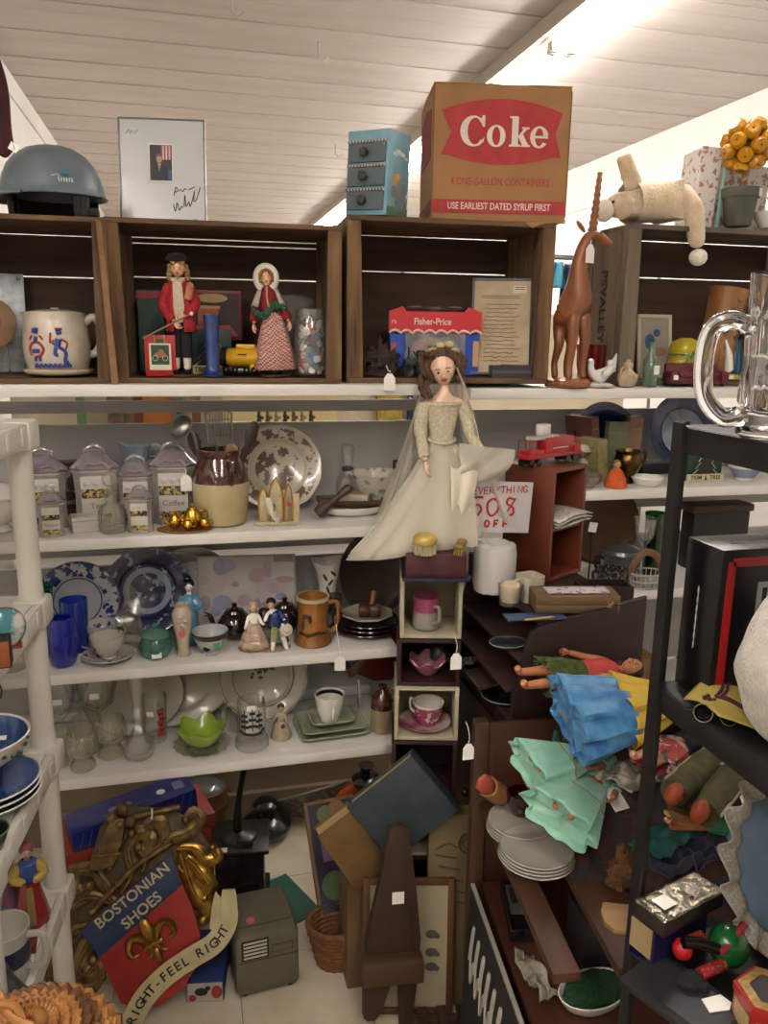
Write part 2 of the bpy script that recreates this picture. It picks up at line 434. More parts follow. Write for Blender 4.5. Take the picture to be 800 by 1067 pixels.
def crate(pxl,pxr,hpx,Y,z,label,dep=0.27,rz=0,mx=oldw,mz=oldwz,gaps=(0.72,),scrawl=False):
 at((pxl+pxr)/2,Y=Y,z=z+0.0006)
 W=(pxr-pxl);H=hpx*1.02;D=dep/S;e=0.075*W if W<300 else 15
 e=16
 t=thing('wooden_crate',label,'crate',rz,None)
 for s_ in(-1,1):
  b=B().m(mz);x=s_*(W/2-4)
  b.box((x,D/2,H/2),(7,D*0.6,H-10),bev=0.6)
  b.box((x-s_*0.5,D*0.08,H/2),(9,D*0.14,H-1),bev=0.8);b.box((x-s_*0.5,D*0.92,H/2),(9,D*0.14,H-1),bev=0.8)
  ep=obj('end_panel',b,t,smooth=False)
  b=B().m(mz);b.prism([(x-s_*4.5,5),(x-s_*13,5),(x-s_*10,H-5),(x-s_*4.5,H-5)],1,12);obj('corner_post',b,t,smooth=False)
  b=B().m(mz);b.prism([(x-s_*4.5,5),(x-s_*10,5),(x-s_*10,H-5),(x-s_*4.5,H-5)],D-14,D-4);obj('corner_post',b,t,smooth=False)
  if scrawl and s_<0:
   b=B().m(mat('pencil_black','#2b2623',0.9))
   b.text('PSVALLEY',17,TR(x-4.2,D/2,H/2)@Matrix.Rotation(-PI/2,4,'Z')@FACE@Matrix.Rotation(-PI/2,4,'Z'),0.1,0.01)
   obj('stencilled_lettering',b,ep,smooth=False)
 for nm,zz in(('bottom_board',2.5),('top_board',H-2.5)):
  for a,c in((0.0,0.47),(0.49,0.98)):
   b=B().m(mx);b.box((0,D*(a+c)/2,zz+rnd.uniform(-.3,.3)),(W-2,D*(c-a),5),bev=0.7);obj(nm,b,t,smooth=False)
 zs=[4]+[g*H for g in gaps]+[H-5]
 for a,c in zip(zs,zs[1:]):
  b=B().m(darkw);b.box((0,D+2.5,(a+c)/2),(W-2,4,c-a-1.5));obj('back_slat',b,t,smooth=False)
 return t
crate(-123,114,165,1.83,Z0,'old wooden crate under the grey hard hat, holding a stoneware pitcher',gaps=(0.69,),rz=-2)
crate(122,357,157,1.83,Z0,'old wooden crate holding two carol singer dolls and a button jar',gaps=(0.70,0.93),rz=-3)
crate(360,577,159,1.83,Z0,'old wooden crate under the cardboard carton, holding a framed letter',gaps=(0.73,),rz=-3)
crate(632,868,152,1.88,1.481,'weathered grey wooden crate with stencilled end under the plush dog',dep=0.22,mx=greywx,mz=greyw,gaps=(0.72,),scrawl=True)
CT=Z0+0.3775
def crate_top(pxm,hpx,Y=1.83,z=Z0):
 at(pxm,Y=Y,z=z);return z+hpx*1.02*S+0.002
T1,T2,T3=crate_top(0,165),crate_top(240,157),crate_top(468,159)
T4=crate_top(785,152,1.88,1.481)
I1=Z0+5.8*0.00235
at(119.5,Y=1.80,z=Z0+0.001);b=B().m(mat('carton_brown','#8c6a48',0.85,col2='#7d5c3d',vs=30));b.prism([(-3,0),(4,0),(-4,160),(-9,162)],0,1.6)
solo('cardboard_strip','thin strip of brown cardboard standing between two crates','cardboard',b,0)
at(57,Y=1.93,z=T1);S_=S
t=thing('hard_hat','grey hard hat with black lamp bracket on top of the crate','helmet',-8)
hm=mat('hat_shell','#5f6a70',0.38,col2='#68747a',vs=20,coat=0.15)
def hat_z(a,r,z):
 return(r*(1+0.06*math.cos(a)**2),z+0.9*max(0,math.cos(a*2))*min(1,z/40))
b=B().m(hm);b.lathe([(52,22),(50,24),(48,30),(46,40),(41,52),(33,62),(22,69),(10,72.5),(0,73)],36,sy=0.86,fn=hat_z)
b.prism([(-40,50),(-20,66),(0,73),(20,69),(30,62),(30,60),(0,70),(-20,63)],-5,5)
b.lathe([(44,23),(46,22),(44.5,30),(40,46),(30,58),(16,66),(0,69)],36,sy=0.86)
sh=obj('shell',b,t)
b=B().m(hm)
def brim(u,v):
 a=PI-1.25+2.5*u;rr=47+v*(9+4*math.cos((u-0.5)*PI));return(rr*math.cos(a)*1.06,rr*math.sin(a)*0.86,24-3.5*v*v-2.5*math.cos((u-0.5)*PI)*v)
b.grid(brim,16,3);obj('peak',b,t,sol=1.6)
b=B().m(MATTE)
b.lathe([(45,22),(44,4),(41,0),(38,0),(40,22)],28,sy=0.82,arc=PI*1.25);obj('headband',b,t)
b=B().m(MATTE)
b.box((36,-32,10),(14,10,20),bev=2)
for k in range(3):b.box((31.5+k*4.5,-37.4,10),(1.6,1.2,18))
b.box((44,-24,6),(12,16,8),bev=1.5);obj('lamp_bracket',b,t)
b=B().m(mat('hat_mark','#c6d3d4',0.6)).t(TR(26,-44.5,33)@ROT(-16,0,36))
for k in range(6):b.box((k*2.6-7,0,0.5*k*0.3),(1.0,0.5,4))
b.m(mat('hat_teal','#2f7d80',0.6));b.box((1,0.8,9),(7,0.5,5));b.m(mat('hat_mark'));b.tube([(-14+3*k,0.3*abs(k-4)*0,3+((k*7)%3))for k in range(4)],0.5,5)
obj('worn_decal',b,sh,smooth=False)
b=B().m(MATTE);b.box((-48,-4,29),(5,8,7),bev=1);obj('front_clip',b,t)
at(171,Y=1.98,z=T2)
t=thing('framed_photo','signed portrait print in a thin metal frame on the crate','picture',-9,rx=-6)
b=B().m(mat('frame_grey','#55565a',0.35,0.6));W,H=86,106
for x in(-W/2,W/2):b.box((x,0,H/2),(1.6,3,H+1.6))
for z in(0,H):b.box((0,0,z+0.0),(W,3,1.6))
obj('frame',b,t,smooth=False)
b=B().m(mat('print_paper','#b9bcbb',0.3,coat=0.5));b.box((0,0.2,H/2),(W-1.4,1,H-1.4))
b.m(mat('photo_border','#d7d4cb',0.5));b.box((-1.5,-0.5,63),(25,0.6,38))
b.m(mat('photo_dark','#2a2330',0.5));b.box((-1.5,-0.9,63),(22,0.6,35))
b.m(mat('photo_red','#8f2b33',0.5))
for k in range(4):b.box((-0.5+k*3.2,-1.2,73),(1.4,0.3,14))
b.m(mat('photo_white','#c9b9b0',0.5))
for k in range(3):b.box((1.1+k*3.2,-1.2,73),(1.6,0.3,14))
b.m(mat('photo_blue','#33507e',0.5));b.box((7.5,-1.25,51),(4,0.3,10))
b.m(mat('photo_suit','#17181e',0.5));b.prism([(-10,46),(6,46),(5,58),(1,62),(-6,62),(-10,57)],-1.6,-1.2)
b.m(mat('photo_skin','#c09070',0.5));b.blob((-3,-1.4,66.5),(3,0.4,4),10,6)
b.m(mat('photo_hair','#6a5a48',0.5));b.blob((-3,-1.3,70),(3.2,0.4,2),10,5)
b.m(mat('photo_white'));b.prism([(-4.6,62),(-1.4,62),(-3,54)],-1.8,-1.55);b.m(mat('photo_red'));b.prism([(-3.6,61),(-2.4,61),(-2.7,54)],-1.95,-1.75)
b.m(INK)
for st in([(11,31),(13,39),(15,36),(12,34)],[(16,35),(18,37),(20,35),(22,38),(24,37)],[(10,22),(12,15),(14,24),(16,16),(18,20),(20,19)],[(21,20),(22,32),(23,20),(26,25),(27,20),(30,28),(32,36),(31,26),(34,28),(38,40),(36,33)],[(26,37),(32,40)]):
 b.tube(smoothline(xz(st,-0.7),4),0.45,5)
b.m(mat('ink_faint','#7d7e80',0.6));b.box((-22,-0.5,7),(33,0.4,0.7));b.box((32,-0.5,7),(6,0.4,0.8))
b.tube(smoothline(xz([(-36,91),(-33,95),(-32,91),(-30,94),(-27,92),(-24,95)],-0.6),3),0.35,5)
obj('signed_sheet',b,t,smooth=False)
b=B().m(MATTE);b.box((0,3.0,H/2),(W-2,1.5,H-2));b.prism([(-8,4),(8,4),(4,70),(-4,70)],4,5.4);obj('backing',b,t,smooth=False)
at(380,Y=1.87,z=T3+0.002)
t=thing('drawer_chest','small leaning painted chest of three grey drawers on the crate','chest of drawers',-48,ry=3)
bl=mat('chest_blue','#6f9cac',0.5,col2='#7fa9b5',vs=30);gy=mat('chest_grey','#59676b',0.55)
W,D,H=52,40,82
b=B().m(bl);b.box((0,D/2,H/2),(W,D,H),bev=1)
b.m(mat('chest_green','#4f7a52',0.6));b.box((W/2+0.4,D/2,5),(0.6,D-2,8))
b.m(mat('cloud_white','#c9d2d0',0.7))
for y,z,r in((12,60,5),(18,62,6),(25,61,5),(32,58,3.5),(30,20,4),(36,22,4)):b.blob((W/2+0.3,y,z),(0.6,r,r*0.45),10,6)
b.m(mat('elephant_grey','#777a80',0.7))
b.blob((W/2+0.5,24,22),(0.7,11,9),12,8);b.blob((W/2+0.5,12,24),(0.7,6,6),10,6)
for y in(16,22,27,33):b.box((W/2+0.5,y,11),(0.8,3.4,10))
b.m(mat('chest_orange','#c7843a',0.7));b.prism([(0,0),(6,0),(3,12)],0,0.8,0)if False else b.blob((W/2+0.6,14,35),(0.7,4,7),8,6)
b.m(mat('chest_gold','#c9a24e',0.7));b.blob((W/2+0.7,19,39),(0.7,4,3.5),8,6)
obj('body',b,t)
for k in range(3):
 z0=4+k*23
 b=B().m(gy);b.box((0,-1,z0+10),(W-6,3,18),bev=0.6)
 b.m(mat('trim_red','#7a3a36',0.6))
 for j in range(12):b.box((-W/2+3+j*4,-1.2,z0+20.6),(1.8,3,2.0))
 b.m(mat('trim_pale','#c2bcb0',0.6))
 for j in range(12):b.box((-W/2+5+j*4,-1.2,z0+20.6),(1.8,3,2.0))
 d=obj('drawer',b,t,smooth=False)
 b=B().m(mat('knob_dark','#3c3b35',0.4));b.t(TR(0,-2,z0+10)@ROT(90,0,0));b.lathe([(0,0),(2.4,0),(2.2,3),(4.6,5),(4.8,8),(3,10),(0,10.4)],14);obj('knob',b,d)
at(519,Y=1.86,z=T3+0.004)
t=thing('cardboard_carton','large brown cardboard carton with red printed badge on the crate','cardboard box',-10)
W,H,D=141,129,112
cb=mat('carton_tan','#a47a50',0.8,col2='#8f673f',vs=7,lo=0.3,hi=0.75)
b=B().m(cb)
b.box((0,D/2,H/2),(W,D,H),bev=1.2)
b.m(mat('carton_wear','#7e5b3a',0.9));b.box((-W/2+0.2,-0.2,H/2),(1.4,1.2,H-4));b.box((W/2-0.4,-0.1,H/2),(1.2,1,H-8))
obj('carton',b,t,smooth=False)
b=B().m(cb)
b.prism([(-W/2-1,0),(W/2+1,-2),(W/2-6,1),(-W/2+3,2)],-1.2,0)
b.poly([(-W/2,0,H+0.4),(W/2,0,H+0.4),(W/2,D*0.48,H+0.6),(-W/2,D*0.49,H+1.5)]);b.poly([(-W/2,D,H+0.4),(W/2,D,H+0.4),(W/2,D*0.5,H+0.8),(-W/2,D*0.5,H+1.8)])
obj('top_flap',b,t,smooth=False,sol=1)
b=B().m(cb);b.poly([(15,-4,-0.5),(70,-6,-0.3),(52,-13,-3),(45,-12,-4),(32,-19,-9),(26,-13,-4)]);obj('torn_flap',b,t,smooth=False,sol=0.8)
red=mat('carton_red','#b23a3c',0.75,col2='#a23236',vs=25)
b=B().m(red)
top=[(-62+124*k/16,116-0.0-16*((k-8)/8)**2*0.75)for k in range(17)]
bot=[(-62+124*k/16,60-6+0.75*14*((k-8)/8)**2)for k in range(17)]
b.prism([(-62,104)]+top[1:-1]+[(62,104),(55,84),(62,62)]+bot[::-1][1:-1]+[(-62,62),(-52,84)],-0.9,-0.1)
b.box((0,-0.5,13),(W-2,0.8,13))
bd=obj('printed_badge',b,t,smooth=False)
b=B().m(mat('badge_white','#d9cfc2',0.7))
def ringpoly(cx,cz,rx,rz,ix,iz,a0=0,a1=360,n=28):
 o=arc(cx,cz,rx,a0,a1,n,rz);i_=arc(cx,cz,ix,a0,a1,n,iz);return o,i_
def ringshape(cx,cz,rx,rz,ix,iz,a0,a1,y0=-1.5,y1=-0.9,off=0):
 o,i_=ringpoly(cx,cz,rx,rz,ix,iz,a0,a1);n=len(o)
 i_=[(p[0]+off,p[1])for p in i_]
 for k in range(n-1):b.prism([o[k],o[k+1],i_[k+1],i_[k]],y0,y1)
cz=85
ringshape(-29.5,cz,13.5,14.5,7.5,12.6,42,322,off=1.5)
b.prism([(-20.5,cz+15),(-18,cz+15),(-18,cz+4.5),(-20,cz+4.5),(-22.5,cz+10)],-1.5,-0.9);b.prism([(-20.6,cz-8),(-18,cz-5.5),(-19,cz-10),(-24,cz-14)],-1.5,-0.9)
ringshape(-6,cz-4,9.6,10.4,4.2,8.8,0,360)
b.prism([(7.5,cz-13.5),(19,cz-13.5),(19,cz-11.8),(16.6,cz-11.4),(16.6,cz+15),(7.5,cz+15),(7.5,cz+13.4),(10,cz+13),(10,cz-11.4),(7.5,cz-11.8)],-1.5,-0.9)
b.prism([(16.6,cz-4),(22,cz+3.2),(20.4,cz+3.6),(20.4,cz+5),(28,cz+5),(28,cz+3.6),(25.6,cz+3),(21.4,cz-1.6),(27.2,cz-11.6),(29,cz-12),(29,cz-13.5),(19.6,cz-13.5),(20.6,cz-11),(17.6,cz-5.6)],-1.5,-0.9)
ringshape(38.5,cz-4,9.4,10.4,4.4,8.6,10,325);b.prism([(33,cz-5),(47.6,cz-5),(47.6,cz-2.8),(33,cz-2.8)],-1.5,-0.9)
obj('badge_lettering',b,bd,smooth=False)
b=B().m(red);b.text('4 ONE-GALLON CONTAINERS',10.5,TR(0,-0.3,37)@FACE,0.15,0.004,sx=0.72);obj('printed_line',b,t,smooth=False)
b=B().m(mat('badge_white'));b.text('USE EARLIEST DATED SYRUP FIRST',9.5,TR(0,-1.1,13)@FACE,0.15,0.012,sx=0.74);obj('band_lettering',b,bd,smooth=False)
b=B().m(mat('carton_red_faded','#7d3532',0.8));b.t(Matrix.Rotation(-PI/2,4,'Z'));
b.prism([(-D+14,60),(-14,62),(-14,108),(-D/2,116),(-D+14,108)],-W/2-0.7,-W/2-0.1)
b.prism([(-D+2,6),(-2,6),(-2,19),(-D+2,19)],-W/2-0.7,-W/2-0.1)
obj('side_badge',b,t,smooth=False)
def stoneware_pitcher():
 at(62,Y=1.915,z=I1)
 b=B().m(CREAM);b.lathe([(0,0.5),(30,0.5),(34,3),(35,6),(33.5,6.5),(28,3.5),(0,3)],32)
 solo('saucer','wide cream saucer under the stoneware pitcher','saucer',b)
 here(LOC.x,LOC.y,I1+3.3*S,S)
 t=thing('stoneware_pitcher','cream stoneware pitcher painted with two dancing figures','pitcher')
 st=mat('stoneware','#c9bfae',0.3,col2='#bdb29f',vs=30,coat=0.3)
 def sp(a,r,z):
  k=math.exp(-((a-PI)/0.28)**2)*max(0,(z-45)/15)
  return(r+5*k,z)
 b=B().m(st);b.lathe([(0,0),(26,0),(29,3),(32,14),(33,28),(31.5,42),(29,52),(28.5,57),(29.5,60),(27.5,60),(26.5,55),(29,40),(29,6),(0,4)],40,fn=sp)
 obj('body',b,t)
 b=B().m(st);b.lathe([(27.5,58),(26,61),(14,63),(0,63.5)],32);b.box((0,0,64),(8,5,2),bev=1);obj('lid',b,t)
 b=B().m(st);b.tube(smoothline([(27,0,50),(37,0,56),(44,0,46),(43,0,30),(37,0,20),(30,0,18)],6),[3.2]*31,10,flat=1.3);b.tube([(27,0,50),(31,0,55)],3,8);obj('handle',b,t)
 blu=mat('slip_blue','#2c3f8e',0.4);rd=mat('slip_red','#9c2f30',0.4)
 def wrap(p,rr=32.6):a=-PI/2+p[0]/rr;return(rr*math.cos(a),rr*math.sin(a),p[1])
 def ln(m_,pts,w):b.m(m_).tube(smoothline([wrap(p)for p in pts],4),w,6)
 b=B()
 for ox in(-14,6):
  pass
 ln(rd,[(-22,18),(-24,24),(-20,30),(-13,30),(-9,24),(-12,18),(-18,16)],1.6)
 ln(blu,[(-20,22),(-13,22)],2.2);ln(blu,[(-17,30),(-16,36)],2.2);ln(rd,[(-21,37),(-24,33)],1.1);ln(rd,[(-12,37),(-9,33)],1.1)
 ln(blu,[(-19,42),(-14,42)],2.6);ln(blu,[(-16.5,39),(-16.4,40)],2.4);ln(blu,[(-18,12),(-18,16)],1.4);ln(blu,[(-13,12),(-13,16)],1.4)
 ln(blu,[(4,26),(6,34)],3);ln(rd,[(2,33),(-2,30),(-1,40)],1.1);ln(rd,[(8,34),(14,30),(12,24)],1.1);ln(blu,[(3,26),(2,19),(5,18)],1.8);ln(blu,[(6,26),(12,21),(11,12),(14,11)],1.8)
 ln(blu,[(4,40),(9,41)],2.4);ln(rd,[(3,44),(10,44)],1.0);ln(blu,[(0,30),(3,28)],1.2)
 for k in range(8):ln(blu,[(-19+k*4.6,6),(-17+k*4.6,9),(-15.5+k*4.6,6.5)],1.2)
 obj('painted_dancers',b,t)
stoneware_pitcher()
at(2,Y=2.04,z=I1)
b=B().m(mat('galvanised','#7f8486',0.45,0.7,col2='#959a9b',vs=60));b.box((0,0,50),(54,2,100),bev=0.8)
b.m(STEEL)
for x,z in((22,95),(22,5),(-22,5),(-22,95)):b.blob((x,-1.5,z),(2,1,2),8,5)
solo('metal_sheet','grey galvanised metal sheet leaning behind the stoneware pitcher','metal sheet',b,0,rx=-5)
at(-6,Y=1.98,z=I1+0.004)
b=B().t(TR(0,0,49)@ROT(82,0,0)).m(wood('plaque_wood','#8a6a47','#6e5033','x',25));b.lathe([(0,0),(24,0),(26,1.5),(24,3),(0,3)],32);b.m(mat('plaque_red','#7c2f2a',0.6));b.lathe([(12,3),(12,3.6),(0,3.6)],20)
b.t().m(STEEL).tube(smoothline([(-14,-2,0.6),(-14,-2,24),(0,-2,36),(14,-2,24),(14,-2,0.6)],6),1.0,6).tube([(-14,-2,0.8),(-14,9,0.8)],0.8,6).tube([(14,-2,0.8),(14,9,0.8)],0.8,6)
solo('wooden_plaque','round brown wooden plaque on a wire stand at the left edge','plaque',b,0)
def head(b,c,r,skin_m=SKIN,hair=None,T=None,lips='#a8423f',eyes='#2a1d18',brow='#5a3a28',parent_T=None):
 """a head with brow, eyes, nose, mouth, chin and ears; looks along -y"""
 M=(parent_T or Matrix.Identity(4))@TR(*c)@(T or Matrix.Identity(4));old=b.T;b.T=M
 def shape(v):
  x,y,z=v;t=z/r
  k=1-0.28*max(0,-t)**1.4
  return Vector((x*k,y*(1-0.10*max(0,-t))-0.05*r*max(0,-t),z))
 b.m(skin_m).blob((0,0,0),(0.76*r,0.9*r,r),18,14,fn=shape)
 b.prism([(-0.09*r,0.0),(0.09*r,0.0),(0.05*r,0.22*r),(-0.05*r,0.22*r)],-0.86*r,-0.7*r)
 b.blob((0,-0.93*r,-0.17*r),(0.12*r,0.16*r,0.1*r),8,6)
 for s_ in(-1,1):
  b.m(skin_m).blob((s_*0.76*r,0.02*r,-0.02*r),(0.08*r,0.14*r,0.2*r),8,6)
  b.m(mat('eye_white','#e6e0d8',0.3)).blob((s_*0.29*r,-0.79*r,0.05*r),(0.12*r,0.07*r,0.055*r),10,6)
  b.m(mat('eye_dark','#2a1d18',0.2)).blob((s_*0.29*r,-0.85*r,0.05*r),(0.07*r,0.04*r,0.07*r),8,6)
  b.m(mat('brow_brown','#5a3a28',0.8)).tube([(s_*0.14*r,-0.86*r,0.22*r),(s_*0.3*r,-0.84*r,0.27*r),(s_*0.46*r,-0.74*r,0.2*r)],0.025*r,5)
  b.m(mat('cheek_pink','#d6987c',0.5)).blob((s_*0.42*r,-0.70*r,-0.2*r),(0.12*r,0.05*r,0.1*r),8,5)
 b.m(mat('lip_red','#a8423f',0.4)).blob((0,-0.8*r,-0.43*r),(0.19*r,0.08*r,0.05*r),10,6).blob((0,-0.79*r,-0.5*r),(0.14*r,0.07*r,0.05*r),10,6)
 b.T=old;return b
def hand(b,c,L,dirv,skin_m=SKIN,palm_n=(0,-1,0),curl=0.5,side=1):
 """palm, four unequal bent fingers and a thumb; dirv points from the wrist to the fingertips"""
 d=Vector(dirv).normalized();nrm=Vector(palm_n);nrm=(nrm-d*nrm.dot(d)).normalized();sd=d.cross(nrm)*side
 c=Vector(c);b.m(skin_m)
 J={'w':(c,0.13*L),'p':(c+d*0.25*L,(0.11*L,0.2*L)),'q':(c+d*0.45*L,(0.1*L,0.21*L))}
 b.tube([c-d*0.05*L,c+d*0.15*L,c+d*0.35*L,c+d*0.5*L],[0.14*L,0.2*L,0.24*L,0.21*L],10,flat=0.55,up=nrm)
 for k,(o,ln)in enumerate(((-0.165,0.42),(-0.055,0.5),(0.055,0.47),(0.165,0.36))):
  p0=c+d*0.42*L+sd*o*L;p1=p0+d*ln*0.5*L+nrm*curl*0.10*L;p2=p1+d*ln*0.3*L*(1-0.4*curl)+nrm*curl*0.2*L;p3=p2+d*ln*0.22*L*(1-0.9*curl)+nrm*curl*0.2*L
  b.tube([p0,p1,p2,p3],[0.06*L,0.058*L,0.052*L,0.035*L],7)
 p0=c+d*0.12*L-sd*0.14*L;p1=p0+d*0.2*L-sd*0.16*L+nrm*0.05*L;p2=p1+d*0.2*L-sd*0.03*L+nrm*0.1*L
 b.tube([p0,p1,p2],[0.08*L,0.07*L,0.045*L],7)
 return b
def curls(b,pts,r,n=1):
 for p in pts:b.blob(p,(r*rnd.uniform(.8,1.2),r*rnd.uniform(.8,1.2),r*rnd.uniform(.8,1.3)),8,6)
 return b
IC=Z0+5.9*0.00235
at(190,Y=1.872,z=IC)
def caroler_man():
 t=thing('carol_singer_doll','carol singer doll in a red coat and black hat holding a cane','doll',-6)
 cloth=mat('coat_red','#8e1720',0.85,col2='#a31f28',vs=60,bump=0.3)
 b=B().m(SKIN)
 J={'pel':((0,0,56),7),'che':((0,0,80),8.5),'nec':((0,0,96),3.4),'chin':((0,0,100),3.2),'hl':((-4.5,0,52),5),'kl':((-5.5,-1.5,32),4),'al':((-5.5,0,9),2.8),'fl':((-6,-6,6),2.6),'hr':((4.5,0,52),5),'kr':((5.5,-1.5,32),4),'ar':((5.5,0,9),2.8),'fr':((6.5,-6,6),2.6),'sl':((-9.5,0,88),4),'el':((-15,-1,70),3.4),'wl':((-5,-11,55),2.4),'sr':((9.5,0,88),4),'er':((15,-3,72),3.4),'wr':((6,-11,60),2.4)}
 E=[('pel','che'),('che','nec'),('nec','chin'),('pel','hl'),('hl','kl'),('kl','al'),('al','fl'),('pel','hr'),('hr','kr'),('kr','ar'),('ar','fr'),('che','sl'),('sl','el'),('el','wl'),('che','sr'),('sr','er'),('er','wr')]
 b.skin(J,E);head(b,(0,-1,107),9,T=ROT(8,0,0))
 hand(b,(-4,-12,54),11,(0.5,-0.2,-0.9),palm_n=(0.7,-0.6,0),curl=0.8);hand(b,(5,-12,60),10,(-0.9,-0.3,-0.1),palm_n=(0,-0.9,-0.3),curl=0.8,side=-1)
 obj('body',b,t)
 b=B().m(cloth)
 b.grid(lambda u,v:((10.5+5*v+1.2*math.sin(u*14))*math.cos(-1.25+u*(2*PI-0.65))*1.0+0,(9.5+2.5*v)*math.sin(-1.25+u*(2*PI-0.65)),95-50*v),26,8)
 b.lathe([(3.5,97),(6,97),(10,93),(11,88)],16,sy=0.85)
 for s_,e,w in((-1,(-16,-1,70),(-6,-10,56)),(1,(16,-3,72),(7,-10,61))):
  b.tube(smoothline([(s_*8,0,90),(s_*12,0,84),e,w],4),[5.2,5.6,5.6,5.4,5.2,5,5,5,5,4.8,4.7,4.6,4.4],10)
 obj('coat',b,t,sol=0.8)
 b=B().m(mat('scarf_cream','#c9bda8',0.95,col2='#b3a58f',vs=200,bump=0.4));b.tube(smoothline([(-5,-5,96),(0,-9,93),(5,-5,96)],4),3,8)
 b.prism([(-5,93),(4,93),(6,70),(4,55),(-3,52),(-5,70)],-11.5,-9.5,0.5);obj('scarf',b,t)
 b=B().m(mat('breeches_black','#15161a',0.9))
 for s_ in(-1,1):b.tube([(s_*4,0,56),(s_*5,0,50),(s_*6,-1.5,32),(s_*5.8,-0.5,19)],[6.6,6.4,5.6,5],10)
 b.lathe([(9,48),(9.5,58),(9,62)],16,sy=0.8);obj('breeches',b,t)
 for s_ in(-1,1):
  b=B().m(mat('stocking_white','#cfcac0',0.9));b.tube([(s_*5.8,-0.5,19),(s_*5.7,0,8)],[4.2,3.6],10);obj('stocking',b,t)
  b=B().m(BLACK);b.blob((s_*6.2,-3.5,4.5),(3.8,7.5,3),12,8);b.box((s_*6.2,0,2.6),(6,7,3),bev=0.8);obj('shoe',b,t)
 b=B().m(mat('hair_blond','#a98a5a',0.7,col2='#87683e',vs=200,bump=0.6))
 curls(b,[(s_*(7.5+0.6*k),0.5+k*0.6,109-3.6*k)for s_ in(-1,1)for k in range(4)]+[(s_*4,-7,113.5)for s_ in(-1,1)]+[(0,6,110),(4,6,105),(-4,6,105)],3.4);obj('hair',b,t)
 b=B().m(mat('hat_felt','#16110f',0.95));b.lathe([(0,123),(6,122.5),(8.4,119),(8.6,114.5),(12,114),(12.5,115),(9,116)],20);b.prism([(-11.5,114.5),(0,114),(0,121),(-8,121)],-9.5,-8.5,0.3);b.prism([(11.5,114.5),(0,114),(0,121),(8,121)],-9.5,-8.5,0.3);obj('tricorn_hat',b,t)
 b=B().m(mat('parcel','#b48a5a',0.8,col2='#9c3f35',vs=80));b.box((11,-9,82),(8,6,12),rot=(0,14,0),bev=1.5);b.blob((12,-10,90),(4,3,4),8,6);obj('parcel',b,t)
 b=B().m(mat('cane_brown','#8a745a',0.5));b.tube([(-36,-14,38),(13,-14,63)],0.8,6);b.m(mat('china_white')).blob((13,-14,63),2.0,8,6);obj('cane',b,t)
 b=B().m(mat('stand_brown','#4b3a2a',0.6));b.lathe([(0,0),(15,0),(15.5,1.5),(13,2),(0,2)],24);obj('stand',b,t)
caroler_man()
